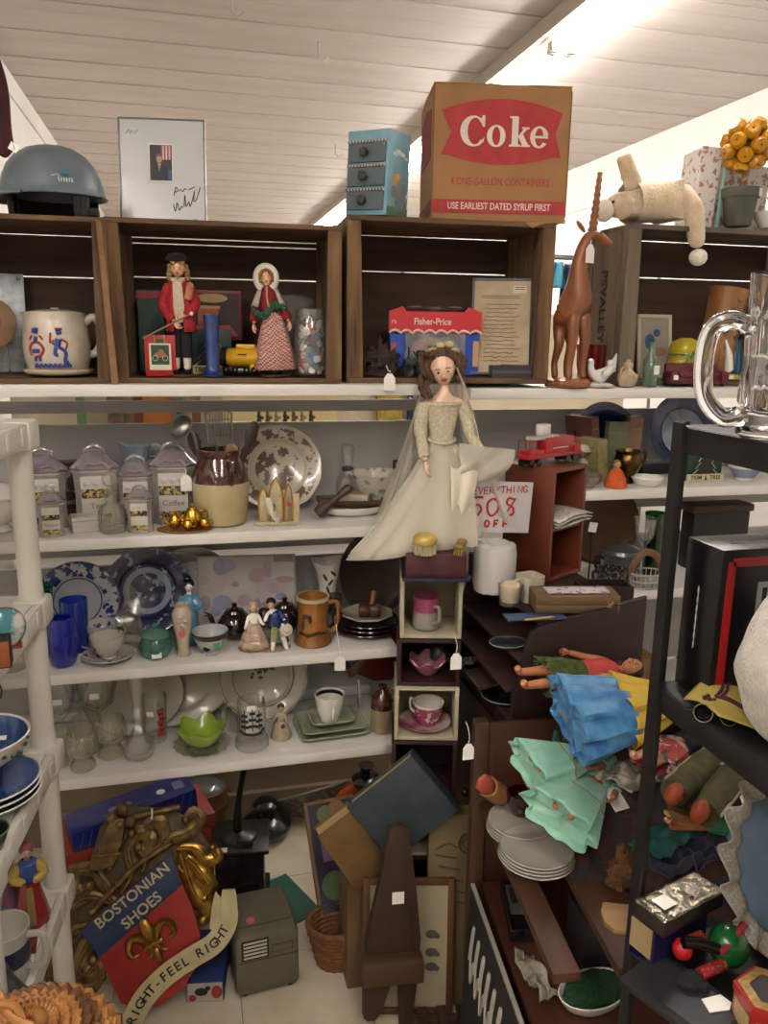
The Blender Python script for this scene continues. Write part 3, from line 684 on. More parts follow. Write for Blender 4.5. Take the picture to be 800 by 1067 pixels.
def caroler_woman():
 at(286,Y=1.868,z=IC)
 t=thing('carol_singer_doll','carol singer doll in a white bonnet and red gingham skirt','doll',-4,ry=-3)
 b=B().m(SKIN)
 J={'pel':((0,0,55),6),'che':((-1,0,75),7),'nec':((-1.5,0,88),3),'chin':((-1.5,-1,92),3),'hl':((-4,0,50),4.5),'al':((-4.5,0,8),2.6),'fl':((-4.5,-5,5),2.4),'hr':((4,0,50),4.5),'ar':((5,0,8),2.6),'fr':((5,-5,5),2.4),'sl':((-9,0,83),3.6),'el':((-15,-1,66),3),'wl':((-17.5,-4,54),2.2),'sr':((7,0,83),3.6),'er':((14,-1,66),3),'wr':((18,-4,55),2.2)}
 E=[('pel','che'),('che','nec'),('nec','chin'),('pel','hl'),('hl','al'),('al','fl'),('pel','hr'),('hr','ar'),('ar','fr'),('che','sl'),('sl','el'),('el','wl'),('che','sr'),('sr','er'),('er','wr')]
 b.skin(J,E);head(b,(-2,-2,98),8)
 hand(b,(-17.6,-4.5,53),10,(-0.1,-0.2,-1),palm_n=(0.8,-0.5,0),curl=0.4);hand(b,(18.2,-4.5,54),10,(0.2,-0.2,-1),palm_n=(-0.8,-0.5,0),curl=0.4,side=-1)
 obj('body',b,t)
 gm=checks('gingham','#8c2f31','#c9b0a4',260)
 b=B().m(gm);b.lathe([(8,64),(9.5,60),(14,44),(18,26),(22,7)],36,c=(2,0,0),sy=0.8,fn=lambda a,r,z:(r+1.6*math.sin(a*7)*(64-z)/60,z));obj('skirt',b,t,sol=0.8)
 b=B().m(mat('bodice_red','#7f1820',0.85));b.lathe([(5,92),(8,87),(9.5,80),(8.5,70),(8.4,62)],20,c=(-1,0,0),sy=0.85)
 for e,w,s_ in(((-15,-1,66),(-17.3,-4,56),-1),((14,-1,66),(17.8,-4,57),1)):b.tube(smoothline([(s_*7-1,0,86),e,w],5),[4.6]*11,10)
 obj('bodice',b,t)
 b=B().m(mat('lace_white','#bdb8ac',0.95,col2='#9a958a',vs=350,bump=0.6))
 b.grid(lambda u,v:(-1+(8+10*v)*math.cos(-0.9+u*(PI+1.8))*1.0,(8+4*v)*math.sin(-0.9+u*(PI+1.8)),91-20*v+1.2*math.sin(u*30)*v),28,6);obj('shawl',b,t,sol=0.7)
 b=B().m(mat('garland_green','#1f4a34',0.9,col2='#35654a',vs=300,bump=0.8))
 curls(b,[(-16+1.6*k,-9-2*math.sin(k*0.33),66-5*math.sin(k*0.33)+rnd.uniform(-2,2))for k in range(20)],3.2);obj('garland',b,t)
 b=B().m(mat('bonnet_white','#d5cdbd',0.95,bump=0.7,vs=300))
 b.tube([(-2+9.8*math.cos(a),-6,98+11.5*math.sin(a))for a in[R(-60+20*k)for k in range(16)]],3.4,10)
 b.blob((-2,3,100),(11,9,12),18,12);obj('bonnet',b,t)
 b=B().m(mat('hair_auburn','#8a6038',0.7));curls(b,[(-2+6.5*math.cos(R(-20+22*k)),-7.6,98+8*math.sin(R(-20+22*k)))for k in range(11)],2.0);obj('hair',b,t)
 b=B().m(mat('ribbon_braid','#b48a74',0.8));b.tube(smoothline([(-2,-9,90),(-2.5,-9.5,78),(0,-9,66),(3,-10,55)],4),1.0,6);obj('ribbon',b,t)
 for s_ in(-1,1):
  b=B().m(BLACK);b.blob((s_*4.8,-3,4.8),(3.2,6,2.6),10,7);obj('shoe',b,t)
 b=B().m(mat('stand_brown'));b.lathe([(0,0),(15,0),(15.5,1.4),(13,2),(0,2)],24,c=(1,0,0));obj('stand',b,t)
caroler_woman()
def slab(name,label,cat,px,Y,z,W,H,D,m_,rz=0,rx=0,group=None,bev=0.6):
 at(px,Y=Y,z=z)
 t=thing(name,label,cat,rz,group,rx=rx)
 b=B().m(m_);b.box((0,D/2,H/2),(W,D,H),bev=bev);return t,b,W,H,D
t,b,W,H,D=slab('gift_box','dark green gift box with a red rim behind the singer in the red coat','box',160,2.0,IC,26,84,24,mat('box_green','#123a2b',0.5))
b.m(mat('box_red','#8f1f24',0.5));b.box((0,D/2,H-5),(W+0.8,D+0.8,7));obj('box',b,t,smooth=False)
t,b,W,H,D=slab('ornament_box','red ornament box with an old car picture, standing in front of the green box','box',168,1.858,IC,31,42,12,mat('box_scarlet','#a3181d',0.45),rz=-4)
obj('box',b,t)
b=B().m(CREAM);b.box((0,-0.4,20),(22,0.8,27));b.m(mat('label_green','#16432f',0.5));b.box((0,-0.9,22),(18,0.6,20))
b.m(mat('label_brown','#9a5a3c',0.5));b.blob((0,-1.2,22),(6,0.5,3),8,6);b.blob((1,-1.2,25),(3,0.5,2.4),8,6);b.m(mat('label_tan','#b9ac8e',0.5))
for x in(-5,5):b.t(TR(x,-1.4,18.6)@FACE).lathe([(2.4,0),(3,0),(3,0.5),(2.4,0.5),(2.4,0)],14).t()
b.m(GOLD);b.box((-5,-0.4,38),(1.2,0.8,8));b.box((5,-0.4,38),(1.2,0.8,8));b.m(mat('label_green'));b.box((0,-0.6,36),(7,0.5,4));obj('label',b,t,smooth=False)
t,b,W,H,D=slab('collector_box','dark red collector box with a station building picture','box',226,2.02,IC+37*S,52,50,14,mat('box_maroon','#6d161d',0.45))
obj('box',b,t)
b=B().m(mat('pic_dark','#2c1a18',0.6));b.box((0,-0.3,25),(47,0.6,44));b.m(mat('pic_brick','#a05a3c',0.6));b.box((-8,-0.9,24),(21,1,16));b.m(mat('pic_stone','#b98d5e',0.6));b.box((-8,-1.3,33),(24,1,3));b.prism(arc(-8,22,5,0,180,10)+[(-13,16),(-3,16)],-1.8,-1.2)
b.m(mat('pic_dark'));b.prism(arc(-8,21,3.4,0,180,10)+[(-11.4,16),(-4.6,16)],-2.1,-1.7);b.m(mat('pic_rose','#a53c3c',0.6));b.prism([(-22,4),(22,4),(14,15),(-20,15)],-1.4,-0.5)
b.m(mat('pic_sand','#a88d5a',0.6));b.t(TR(-4,-0.8,42)@FACE).lathe([(0,0),(16,0),(16,0.4),(0,0.4)],24,sy=0.28).t();obj('picture',b,t,smooth=False)
def tree_box(px,Y,z,label,rz=0,k=1.0,w=40,h=46):
 at(px,Y=Y,z=z)
 t=thing('ornament_box',label,'box',rz)
 b=B().m(mat('box_forest','#12332a',0.5));b.box((0,8*k,h*k/2),(w*k,14*k,h*k),bev=0.6);obj('box',b,t)
 b=B().m(mat('tree_black','#12100f',0.4))
 tr=[(-18,9),(-11,15),(-15,16),(-8,24),(-11,25),(0,42)];tr=tr+[(-x,z_)for x,z_ in tr[::-1][1:]]
 b.prism([(x*k,z_*k)for x,z_ in tr],-0.8,0.6);b.m(mat('tree_edge','#a9a08b',0.4));b.tube([(x*k,-1.0,z_*k)for x,z_ in tr],0.5,5);obj('tree_window',b,t,smooth=False)
 b=B().m(mat('label_cream','#c3b88f',0.5));b.box((0,-1.6*k,4.6*k),(w*k+1,3.5*k,9*k),bev=0.5);b.m(INK);b.text('TRIM',7.5*k,TR(-w*0.27*k,-3.5*k,4.6*k)@FACE,0.1,0.015);b.text('TREE',7.5*k,TR(w*0.27*k,-3.5*k,4.6*k)@FACE,0.1,0.015)
 b.m(mat('label_green'));b.prism([(-2*k,1.5*k),(2*k,1.5*k),(0,8*k)],-3.8*k,-3.4*k);obj('lettered_base',b,t,smooth=False)
 return t
tree_box(222,1.955,IC,'dark box with a tree shaped window behind the blue candlestick')
at(222,Y=1.86,z=IC)
b=B().m(mat('glaze_blue','#24407c',0.2,col2='#1c3368',vs=30,coat=0.5));b.lathe([(0,0),(11.5,0),(12,1.5),(8,4),(6.5,8),(6.8,20),(7.4,45),(8,60),(8.2,62),(6.6,62),(6,40),(0,38)],28)
solo('candlestick','glossy blue tall candlestick vase in front of the tree shaped window box','candlestick',b)
def flashlight():
 at(255,Y=1.90,z=IC+0.001)
 t=thing('toy_camera','yellow and black toy lamp with a round black lens','toy',-18)
 ye=mat('toy_yellow','#c99a1c',0.4)
 b=B().m(ye);b.t(TR(0,0,18)@ROT(0,90,0));b.lathe([(0,-17),(9,-17),(9.5,-16),(9.5,12),(11,16),(11,18),(0,18)],20);b.t();b.box((2,0,29),(20,8,5),bev=1.5);b.box((12,0,14),(12,14,22),bev=3);obj('body',b,t)
 b=B().m(MATTE);b.t(TR(-17,0,18)@ROT(0,-90,0));b.lathe([(0,2),(7,2),(8,0),(10,0),(10.5,2),(10,6),(8.6,6),(8,3.5),(0,3.2)],20);obj('lens',b,t)
 b=B().m(BLACK)
 b.box((-6,-2,4),(30,14,7),bev=2)
 for x in(-18,-8,4,12):b.blob((x,-7,4.5),(4,4,4.5),10,7)
 obj('base',b,t)
 b=B().m(MATTE);b.text('TORCH',4,TR(0,-9.6,21)@FACE,0.1)if False else b.box((0,-9.3,21),(9,0.8,1.2));obj('stripe',b,t,smooth=False)
flashlight()
def button_jar():
 at(324,Y=1.875,z=IC)
 t=thing('glass_jar','clear glass jar filled with buttons and pin badges','jar')
 b=B().m(GLASS);b.lathe([(0,0.3),(16,0.3),(18,2),(18.4,8),(18.4,48),(16.5,54),(15,58),(15,67),(16,68),(14.2,68),(14,57),(15.8,52.5),(17.2,46),(17.2,4),(0,2.5)],32);obj('jar',b,t)
 cols=[mat('btn_%d'%i,c,0.35,me)for i,(c,me)in enumerate((('#b9b6ae',.3),('#8d8a83',.5),('#6a6b6c',.6),('#a34a3c',0),('#3d6f96',0),('#d0cbc0',0),('#5d4a3a',0),('#c4a46a',.3),('#2f3132',0)))]
 n=0
 for lv in range(13):
  for k in range(7):
   a=k*2*PI/7+lv*0.5+rnd.uniform(-.15,.15);r=11.6 if k%7 else 4;z=6.4+lv*3.9
   if z>56 or n>=90:continue
   n+=1
   b=B().m(cols[rnd.randrange(9)]);q=rnd.uniform(3.6,5.0);b.t(TR(r*math.cos(a),r*math.sin(a),z)@Matrix.Rotation(a+PI/2,4,'Z')@ROT(90+rnd.uniform(-35,35),0,0));b.lathe([(0,0),(q,0),(q,0.6),(q*0.8,1.1),(0,1.2)],14);obj('button',b,t)
button_jar()
at(312,Y=2.055,z=IC)
b=B().m(mat('dim_glass','#4a463e',0.2,coat=0.5));b.prism([(-30,0),(26,0),(26,70)]+[(26-56*k/8,70+8*math.sin(k/8*PI*0.9))for k in range(1,9)]+[(-30,70)],0,2,0.4)
solo('wall_plaque','dim brown arched tablet leaning behind the button jar','plaque',b,0,rx=-3)
at(452,Y=1.93,z=IC)
def toy_pack():
 t=thing('toy_package','red and blue toy package with a scalloped awning and clear window','toy box',-8)
 rd=mat('pack_red','#c3222a',0.4,coat=0.3);bl_=mat('pack_blue','#1745a8',0.4,coat=0.3);pw=mat('pack_white','#d5d0c8',0.4)
 b=B().m(rd);b.box((0,14,54),(92,27,20),bev=1);b.prism([(-48,64),(-34,69),(-30,64),(30,64),(34,69),(48,64),(48,44),(30,42),(-30,42),(-48,44)],-2,0.5)
 obj('header',b,t,smooth=False)
 b=B().m(pw);b.tube([(-48+96*k/48,-3.0,42.5+3.0*abs(math.sin(k*PI/6)))for k in range(49)],1.2,6);obj('scallop',b,t)
 b=B().m(pw);b.text('Fisher-Price',9.5,TR(-3,-2.3,54)@FACE,0.15,0.012,sx=0.85);l_=obj('lettering',b,t,smooth=False)
 b=B().m(pw);b.text('rs',7,TR(-43,-2.3,54)@FACE,0.1);obj('lettering',b,t,smooth=False)
 for x in(-39,39):
  b=B().m(bl_);b.box((x,12,21),(15,26,41));obj('side_panel',b,t,smooth=False)
 b=B().m(bl_);b.box((0,24,21),(62,2,41));obj('back_panel',b,t,smooth=False)
 b=B().m(bl_);b.box((0,12,1.2),(62,22,2.2));obj('base_panel',b,t,smooth=False)
 b=B().m(mat('pack_orange','#c9562c',0.5));b.box((-43,-1.4,22),(5,0.8,22));obj('printed_strip',b,t,smooth=False)
 b=B().m(mat('pack_tan','#c39a6a',0.5));b.box((43,-1.4,22),(6,0.8,26));obj('printed_strip',b,t,smooth=False)
 b=B().m(mat('toy_brown','#6d4a34',0.6));b.box((-12,12,9),(30,12,13),bev=3);b.m(mat('toy_pinkish','#a06a5a',0.6));b.blob((-14,11,26),(9,6,11),12,8);obj('toy_figure',b,t)
 b=B().m(mat('toy_greyish','#8d8a80',0.6));b.blob((13,12,22),(15,7,17),14,10);b.m(mat('toy_ochre','#a57f3a',0.6));b.box((-2,14,34),(16,6,8),bev=2);obj('toy_ball',b,t)
 b=B().m(film('clear_blister','#d8d8d4',0.72,0.12))
 b.grid(lambda u,v:(-31+62*u+rnd.uniform(-.6,.6),-1.5-3*math.sin(PI*u)*math.sin(PI*v)+rnd.uniform(-.8,.8),2+40*v),12,8);obj('blister_window',b,t)
 b=B().m(film('clear_blister'));b.grid(lambda u,v:(-30+60*u,2+22*v,68+3*math.sin(u*9)*math.sin(v*5)),12,5);obj('top_wrap',b,t)
toy_pack()
at(521,Y=1.895,z=IC+0.006)
t=thing('framed_letter','framed handwritten letter leaning inside the crate','picture',-18,rx=-13)
W,H=60,98
b=B().m(mat('frame_black','#2b2420',0.4))
for x in(-W/2,W/2):b.box((x,0,H/2),(2.2,3.4,H+2.2))
for z in(0,H):b.box((0,0,z),(W,3.4,2.2))
obj('frame',b,t,smooth=False)
b=B().m(mat('old_paper','#b6a386',0.6,col2='#a8946f',vs=20));b.box((0,0.5,H/2),(W-2,1,H-2));b.m(mat('letter_ink','#6f5138',0.8))
for k in range(15):
 z=72-k*4.2;x0=-19+rnd.uniform(0,3);x1=17+rnd.uniform(-5,3);
 b.tube([(x0+(x1-x0)*j/16,-0.2,z+rnd.uniform(-.7,.7))for j in range(17)],0.32,4)
b.m(mat('letter_head','#4c4238',0.8))
for z in(81,79):b.box((-2,-0.2,z),(40,0.3,0.5))
b.m(mat('letter_stamp','#c9c0ac',0.8));b.box((18,-0.2,88),(14,0.4,8));b.m(mat('letter_head'));b.box((18,-0.5,88),(10,0.3,0.6));b.box((18,-0.5,90),(10,0.3,0.6))
obj('letter',b,t,smooth=False)
b=B().m(MATTE);b.box((0,2.4,H/2),(W,1.2,H));obj('backing',b,t,smooth=False)
def crumpled(name,label,cat,px,Y,z,d,m_,seed,amp=0.3,rz=0):
 at(px,Y=Y,z=z)
 b=B().m(m_)
 def fn(v):
  n=noise.noise(Vector((v.x*0.16+seed,v.y*0.16,v.z*0.2)))
  w=v*(1+amp*n);w.z=max(w.z+d[2]*0.55,0.2);return w
 b.blob((0,0,0),d,28,18,fn=fn);return solo(name,label,cat,b,rz)
crumpled('brown_cloth','crumpled dark brown cloth lying in the front of the crate','cloth',399,1.88,IC,(17,10,20),mat('cloth_brown','#3a2d26',0.95,col2='#2c221d',vs=50),2.0,0.9)
at(371,Y=1.862,z=IC)
b=B().m(mat('straw','#9a7a45',0.9,col2='#7d6035',vs=200))
for k in range(22):
 x=rnd.uniform(-3,3);b.tube(smoothline([(x*0.3,rnd.uniform(-1,1),1),(x*0.5,0,45),(x,rnd.uniform(-1.5,1.5),68),(x*1.7,rnd.uniform(-2,2),84+rnd.uniform(-6,8))],3),0.55,4)
solo('dried_grass','dried straw sprig standing at the left inside of the crate','dried grass',b,0)
def metal_cars():
 at(432,Y=1.862,z=IC)
 t=thing('toy_tractor','dark cast metal toy tractor partly behind the bride doll','toy')
 im=mat('cast_iron','#232625',0.5,0.5,col2='#34392f',vs=60,bump=0.3)
 b=B().m(im);b.box((0,0,14),(24,8,9),bev=2);b.box((6,0,22),(9,7,10),bev=2);b.tube([(-7,0,18),(-7,0,30)],1,6);b.tube([(2,0,20),(-2,0,26)],0.8,6);obj('body',b,t)
 for x,r_ in((-9,6),(8,9)):
  for y in(-6,6):
   b=B().m(im);b.t(TR(x,y,r_)@FACE);b.lathe([(0,-1),(r_*0.3,-2),(r_*0.35,-1),(r_*0.75,-1),(r_,-2),(r_,2),(r_*0.75,1),(0,1)],18);obj('wheel',b,t)
metal_cars()
def hang_tag(px,py,Y,label,drop=18,group=None):
 p=ony(px,py,Y);here(p.x,p.y,p.z)
 b=B().m(PAPER);b.prism([(-6,-drop-18),(6,-drop-18),(6,-drop-5),(2.5,-drop),(-2.5,-drop),(-6,-drop-5)],-0.4,0.4)
 b.m(mat('string_white','#c9c4ba',0.9)).tube(smoothline([(-3,3,2),(-1.5,0,-3),(0.5,-0.4,-drop*0.6),(0,0,-drop+1)],4),0.55,5)
 return solo('hanging_price_tag',label,'price tag',b,0,group,rx=0)
hang_tag(406,383,1.79,'white string tag hanging at the crate edge over the white shelf',6)
ZR0=1.482
at(540,Y=1.842,z=ZR0+0.006)
b=B().m(mat('coaster_box','#2c2c2f',0.5));b.box((0,14,9),(58,30,18),bev=1);b.m(mat('coaster_red','#7a2b30',0.5));b.box((6,14,18.4),(44,16,0.8));b.m(mat('coaster_lid','#4b4a4a',0.4));b.box((0,-1.2,12),(56,0.8,3))
solo('coaster_box','flat dark box with a red stripe on the lid beside the wooden antelope','box',b,-14,smooth=False)
def antelope():
 at(594,Y=1.825,z=ZR0)
 t=thing('antelope_carving','tall carved wooden antelope statue with a long ridged horn','statue',12);t.scale=(1,1,0.92)
 wd=wood('carved_wood','#8e5530','#6f3f22','z',26,0.45,0.12,0.2)
 b=B().m(wd)
 J={'che':((0,-2,98),(17,18)),'bel':((-3,4,82),(18,18)),'rump':((-1,14,78),(16,15)),'sh':((0,-4,112),(13,14)),'n1':((-4,-6,130),8.5),'n2':((-1,-7,148),7),'n3':((5,-8,162),6.6),'hd':((12,-12,163),6.4),'mz':((22,-17,154),4.6),'ms':((25,-18.5,151.5),3.8),'fl':((-6,-6,82),(8,9)),'fk':((-7,-8,48),5.2),'fa':((-8,-6,22),3.6),'ff':((-9,-8,8),4.2),'gl':((7,-5,82),(8,9)),'gk':((9,-8,48),5.2),'ga':((9,-6,22),3.6),'gf':((9,-8,8),4.2),'hl':((-6,17,66),8),'hk':((-8,12,46),5.4),'hh':((-8,19,26),3.6),'hf':((-8,16,8),4),'il':((6,17,66),8),'ik':((8,12,46),5.4),'ih':((8,19,26),3.6),'if':((8,16,8),4)}
 E=[('che','bel'),('bel','rump'),('che','sh'),('sh','n1'),('n1','n2'),('n2','n3'),('n3','hd'),('hd','mz'),('mz','ms'),('che','fl'),('fl','fk'),('fk','fa'),('fa','ff'),('che','gl'),('gl','gk'),('gk','ga'),('ga','gf'),('rump','hl'),('hl','hk'),('hk','hh'),('hh','hf'),('rump','il'),('il','ik'),('ik','ih'),('ih','if')]
 b.skin(J,E)
 obj('body',b,t)
 for s_ in(-1,1):
  b=B().m(wd);b.blob((4+s_*7.5,-6-s_*1,171),(2.6,2,8),10,8,rot=(0,s_*34-10,0));obj('ear',b,t)
 b=B().m(wd);pts=[];rr=[]
 for k in range(40):
  z=166+k*1.55;pts.append((8+k*0.12,-9,z));rr.append((4.4-0.055*k)*(1+0.16*math.sin(k*1.35)))
 b.tube(pts,rr,12);obj('horn',b,t)
 b=B().m(INK)
 for s_ in(-1,1):b.blob((14+s_*1.5,-13+s_*4.2,164.5),(1.2,1.0,1.0),8,6)
 obj('eyes',b,t)
 b=B().m(wd);b.lathe([(0,0),(25,0),(26,3),(24,7),(19,9),(0,10)],26,c=(1,4,0),sy=0.85,fn=lambda a,r,z:(r*(1+0.06*math.sin(3*a+1)),z));obj('base',b,t)
 b=B().m(PAPER).t(TR(2,-15,152));b.prism([(-5,-19),(5,-19),(5,-5),(2,0),(-2,0),(-5,-5)],-0.4,0.4);b.tube([(0,0,0),(2,2,6)],0.5,5);obj('price_tag',b,t)
antelope()
at(614,Y=1.93,z=ZR0)
def ogf(a,r,z):return(r*(1+0.05*math.sin(a*12)),z)
b=B().m(glass('orange_glass','#e0441a',0.08));b.lathe([(0,0),(12,0),(13,2),(12.5,13),(14,20),(14.5,39),(15,40),(13.2,40),(12.8,20),(11,13),(10,3),(0,2.4)],48,fn=ogf)
b.m(mat('orange_glow','#b8431c',0.4));b.lathe([(0,3),(9.5,3.4),(11,12),(0,12)],24);
solo('orange_tumbler','ribbed orange glass tumbler on the shelf behind the wooden antelope','glass',b)
at(621,Y=1.825,z=ZR0)
t=thing('bird_figurine','white frosted glass bird figurine beside the orange tumbler','figurine')
fr=mat('frosted_white','#d3d2cc',0.3,coat=0.3,bump=0.5,vs=90)
b=B().m(fr);J={'b':((0,0,9),8),'r':((8,0,13),8),'t':((17,0,20),5),'ta':((12,0,27),2.5),'c':((-7,0,12),6),'n':((-8,0,20),3.4),'h':((-8,-1,27),3.6),'k':((-12,-1.5,26.5),1.2),'f':((-2,0,3),7)}
b.skin(J,[('b','r'),('r','t'),('t','ta'),('b','c'),('c','n'),('n','h'),('h','k'),('b','f')]);b.lathe([(0,0),(15,0),(16,2),(10,4),(0,4)],20,c=(2,0,0));obj('bird',b,t)
b=B().m(fr);b.grid(lambda u,v:(2+14*u,-8-2*math.sin(u*3),10+16*u*(0.4+v*0.8)+6*v+1.5*math.sin(v*18)),8,8);obj('wing',b,t,sol=2)
at(653,Y=1.825,z=ZR0)
b=B().m(mat('bisque','#b9a587',0.5,col2='#a38f70',vs=60));b.lathe([(0,0),(7,0),(8,1),(10.5,8),(10,12),(5,16),(3.6,18),(4.6,20),(5,23),(2.5,25),(2.6,27),(0,28)],24);b.tube(smoothline([(-5,0,20),(-8,0,17),(-8,0,12)],3),1,6)
solo('stoppered_jug','little cream stoppered jug on the shelf beside the green bottle','jug',b)
at(676,Y=1.825,z=ZR0)
t=thing('glass_bottle','small pale green glass bottle with a white sticker','bottle')
b=B().m(glass('aqua_glass','#c2d8cc',0.06,body=0.12));b.lathe([(0,0),(7,0),(7.6,1),(7.6,26),(5,31),(3.6,34),(3.6,42),(4.4,42.5),(4.4,45),(2.6,45),(2.4,34),(6.4,25),(6.4,2),(0,1.5)],24);obj('bottle',b,t)
sticker(t,2.6,-7.6,17,6,9)
def toy_sofa():
 at(726,Y=1.83,z=ZR0)
 t=thing('toy_sofa','maroon toy sofa with a white sticker on its arm','toy sofa',-6)
 m_=mat('sofa_maroon','#5c1d28',0.5,bump=0.2,vs=90)
 b=B().m(m_);b.box((0,8,6),(60,20,8),bev=2);b.box((0,15,14),(60,7,18),bev=2.5);obj('frame',b,t)
 for s_ in(-1,1):
  b=B().m(m_);b.box((s_*28,5,9),(9,22,13),bev=3);obj('arm',b,t)
  b=B().m(m_);b.box((s_*11.5,3,11.5),(22,17,6),bev=2.5);obj('seat_cushion',b,t)
  for y in(0,15):
   b=B().m(MATTE);b.lathe([(0,0),(1.4,0),(1.8,2.5),(0,2.5)],8,c=(s_*28,y,0));obj('foot',b,t)
 sticker(t,-27.5,-6.4,9,5,5)
toy_sofa()
def yellow_bundle():
 at(711,Y=1.935,z=I4)
 t=thing('ceramic_jar','yellow tied bundle shaped ceramic jar in the grey crate','jar')
 ym=mat('glaze_yellow','#b6a31d',0.2,col2='#a38f1a',vs=40,coat=0.5)
 b=B().m(ym)
 def q(a,r,z):return(r*(1+0.035*math.sin(a*7+z*0.12)),z)
 b.lathe([(0,0),(15.5,0),(17,4),(16.5,16),(14.5,23),(15.5,26),(16.4,31),(13,38),(7,41.5),(0,42)],42,fn=q);obj('body',b,t)
 b=B().m(mat('glaze_green','#6f9457',0.25,coat=0.4))
 b.tube(smoothline([(0,-16,27),(-9,-17,20),(-11,-17.5,12),(-4,-17.5,10),(0,-16.5,25)],5),1.1,7);b.tube(smoothline([(0,-16,27),(8,-17,20),(11,-16.5,11),(5,-17,10),(1,-16.5,25)],5),1.1,7);b.tube([(15.6*math.cos(a),15.6*math.sin(a),25.5)for a in[2*PI*k/30 for k in range(30)]],1.2,7,closed=True);b.m(mat('glaze_rose','#8f4a3a',0.3));b.blob((0,-17,27),(3,2,3),10,7);obj('ribbon',b,t)
I4=1.481+5.9*0.00245
yellow_bundle()
at(681,Y=1.97,z=I4+0.003)
t=thing('framed_print','cream framed blue and red picture print inside the grey crate','picture',0,rx=-8)
W,H=36,62
b=B().m(mat('frame_cream','#b9ad93',0.5))
for x in(-W/2,W/2):b.box((x,0,H/2),(3.4,3,H+3.4))
for z in(0,H):b.box((0,0,z),(W,3,3.4))
obj('frame',b,t,smooth=False)
b=B().m(mat('print_buff','#8f8a7d',0.6));b.box((0,0.6,H/2),(W-3,1,H-3));b.m(mat('print_blue','#244e78',0.6));b.blob((-5,-0.3,36),(6,0.5,8),10,6);b.blob((3,-0.3,45),(4,0.5,4),10,6);b.m(mat('print_rose','#9a6a58',0.6));b.blob((4,-0.5,26),(11,0.5,5),10,6);b.m(mat('print_buff2','#b09a6c',0.6));b.blob((-3,-0.3,15),(10,0.5,6),10,6)
obj('print',b,t)
at(740,Y=1.985,z=I4+0.009)
t=thing('tall_vase','tall tan pottery vase with painted leaves leaning in the grey crate','vase',0,ry=9)
tv=mat('vase_tan','#97683a',0.3,col2='#86592f',vs=20,coat=0.4)
b=B().m(tv);b.lathe([(0,0),(18,0),(19,2),(18,30),(18.5,60),(20,84),(21,87),(18.5,87),(17,60),(16,10),(0,8)],32);obj('body',b,t)
b=B().m(mat('leaf_dark','#3a4a34',0.5))
for a,z in((-100,62),(-75,54),(-112,40),(-60,66),(-88,72),(-70,36),(-95,24)):
 for q in(-35,0,35):b.t(Matrix.Rotation(R(a),4,'Z')@TR(18.8,0,z)@ROT(q,0,0));b.blob((0,0,3),(0.7,1.1,3.2),6,5)
obj('painted_leaves',b,t)
at(756,Y=1.885,z=I4)
t=thing('rabbit_figurine','small white rabbit figurine on a yellow base behind the glass mug','figurine')
b=B().m(WHITE);J={'b':((0,0,14),5),'c':((1,-1,20),4),'h':((-1,-2,26),4),'e1':((-3,-1,34),1.8),'e2':((-5,0,41),1.0),'f':((3,0,8),5)}
b.skin(J,[('b','c'),('c','h'),('h','e1'),('e1','e2'),('b','f')]);obj('rabbit',b,t)
b=B().m(mat('base_yellow','#b39a3c',0.4));b.box((1,0,3),(20,14,6),bev=1.5);obj('base',b,t)
sticker(t,0,-7.4,3,6,4)
at(762,Y=2.02,z=I4)
b=B().m(mat('teal_glaze','#215a78',0.3,coat=0.4));b.lathe([(0,0),(9,0),(11,4),(9,20),(6,34),(7,38),(5,38),(4,30),(0,20)],22)
solo('teal_vase','blue glazed vase at the back of the grey crate','vase',b)
def plush():
 at(668,Y=1.95,z=T4+0.001)
 t=thing('plush_dog','floppy cream plush dog lying on top of the grey crate','plush toy',4)
 fur=mat('plush_cream','#c9b08c',0.95,col2='#d8c7ab',vs=30,bump=1.0,bs=160,sheen=0.6)
 b=B().m(fur)
 J={'bod':((8,0,24),(27,23)),'bot':((26,0,25),(23,23)),'ch':((-12,0,21),(18,16)),'hd':((-32,-3,17),(16,15)),'mz':((-46,-6,14),(11,11)),'a1':((-14,-6,33),10.4),'a2':((-24,-9,45),9.1),'a3':((-33,-10,60),8.3),'a4':((-35,-10,64),7.8),'l1':((36,-16,27),14.3),'l2':((43,-27,15),11.7),'l3':((46,-29,-11),9.6),'l4':((50,-30,-25),7.8),'tl':((28,12,29),11.7)}
 b.skin(J,[('bod','bot'),('bod','ch'),('ch','hd'),('hd','mz'),('ch','a1'),('a1','a2'),('a2','a3'),('a3','a4'),('bot','l1'),('l1','l2'),('l2','l3'),('l3','l4'),('bot','tl')]);obj('body',b,t)
 wf=mat('plush_white','#ddd6c8',0.95,bump=1.0,bs=160,sheen=0.6)
 b=B().m(wf);b.blob((50,-31,-33),(9.5,9,8.5),14,10);obj('paw',b,t)
 b=B().m(wf);b.blob((-50,-7,10),(10,9,11),14,10);obj('muzzle',b,t)
 b=B().m(fur);b.blob((-30,-14,13),(9,4,12),12,9,rot=(20,20,0));obj('ear',b,t)
 b=B().m(INK);b.blob((-60,-8,12),(2.2,3,2.4),8,6);b.blob((-44,-13,18),(1.5,1.5,1.5),8,6);obj('nose_and_eye',b,t)
plush()
floral=cells('floral_card','#a9a099','#7d5a58',90,0.30,0.6)
floralw=cells('floral_card_white','#cfcac4','#a06f6c',110,0.33,0.6)
at(748,Y=1.985,z=T4+0.001)
t=thing('floral_box','tall floral printed gift box with an aqua edge behind the fruit topiary','box',6,ry=4)
b=B().m(floralw);b.box((-30,4,36),(22,40,76),rot=(0,0,-14),bev=1);obj('box_end',b,t,smooth=False)
b=B().m(floral);b.box((20,18,35),(80,30,72),bev=0.8);obj('box_face',b,t,smooth=False)
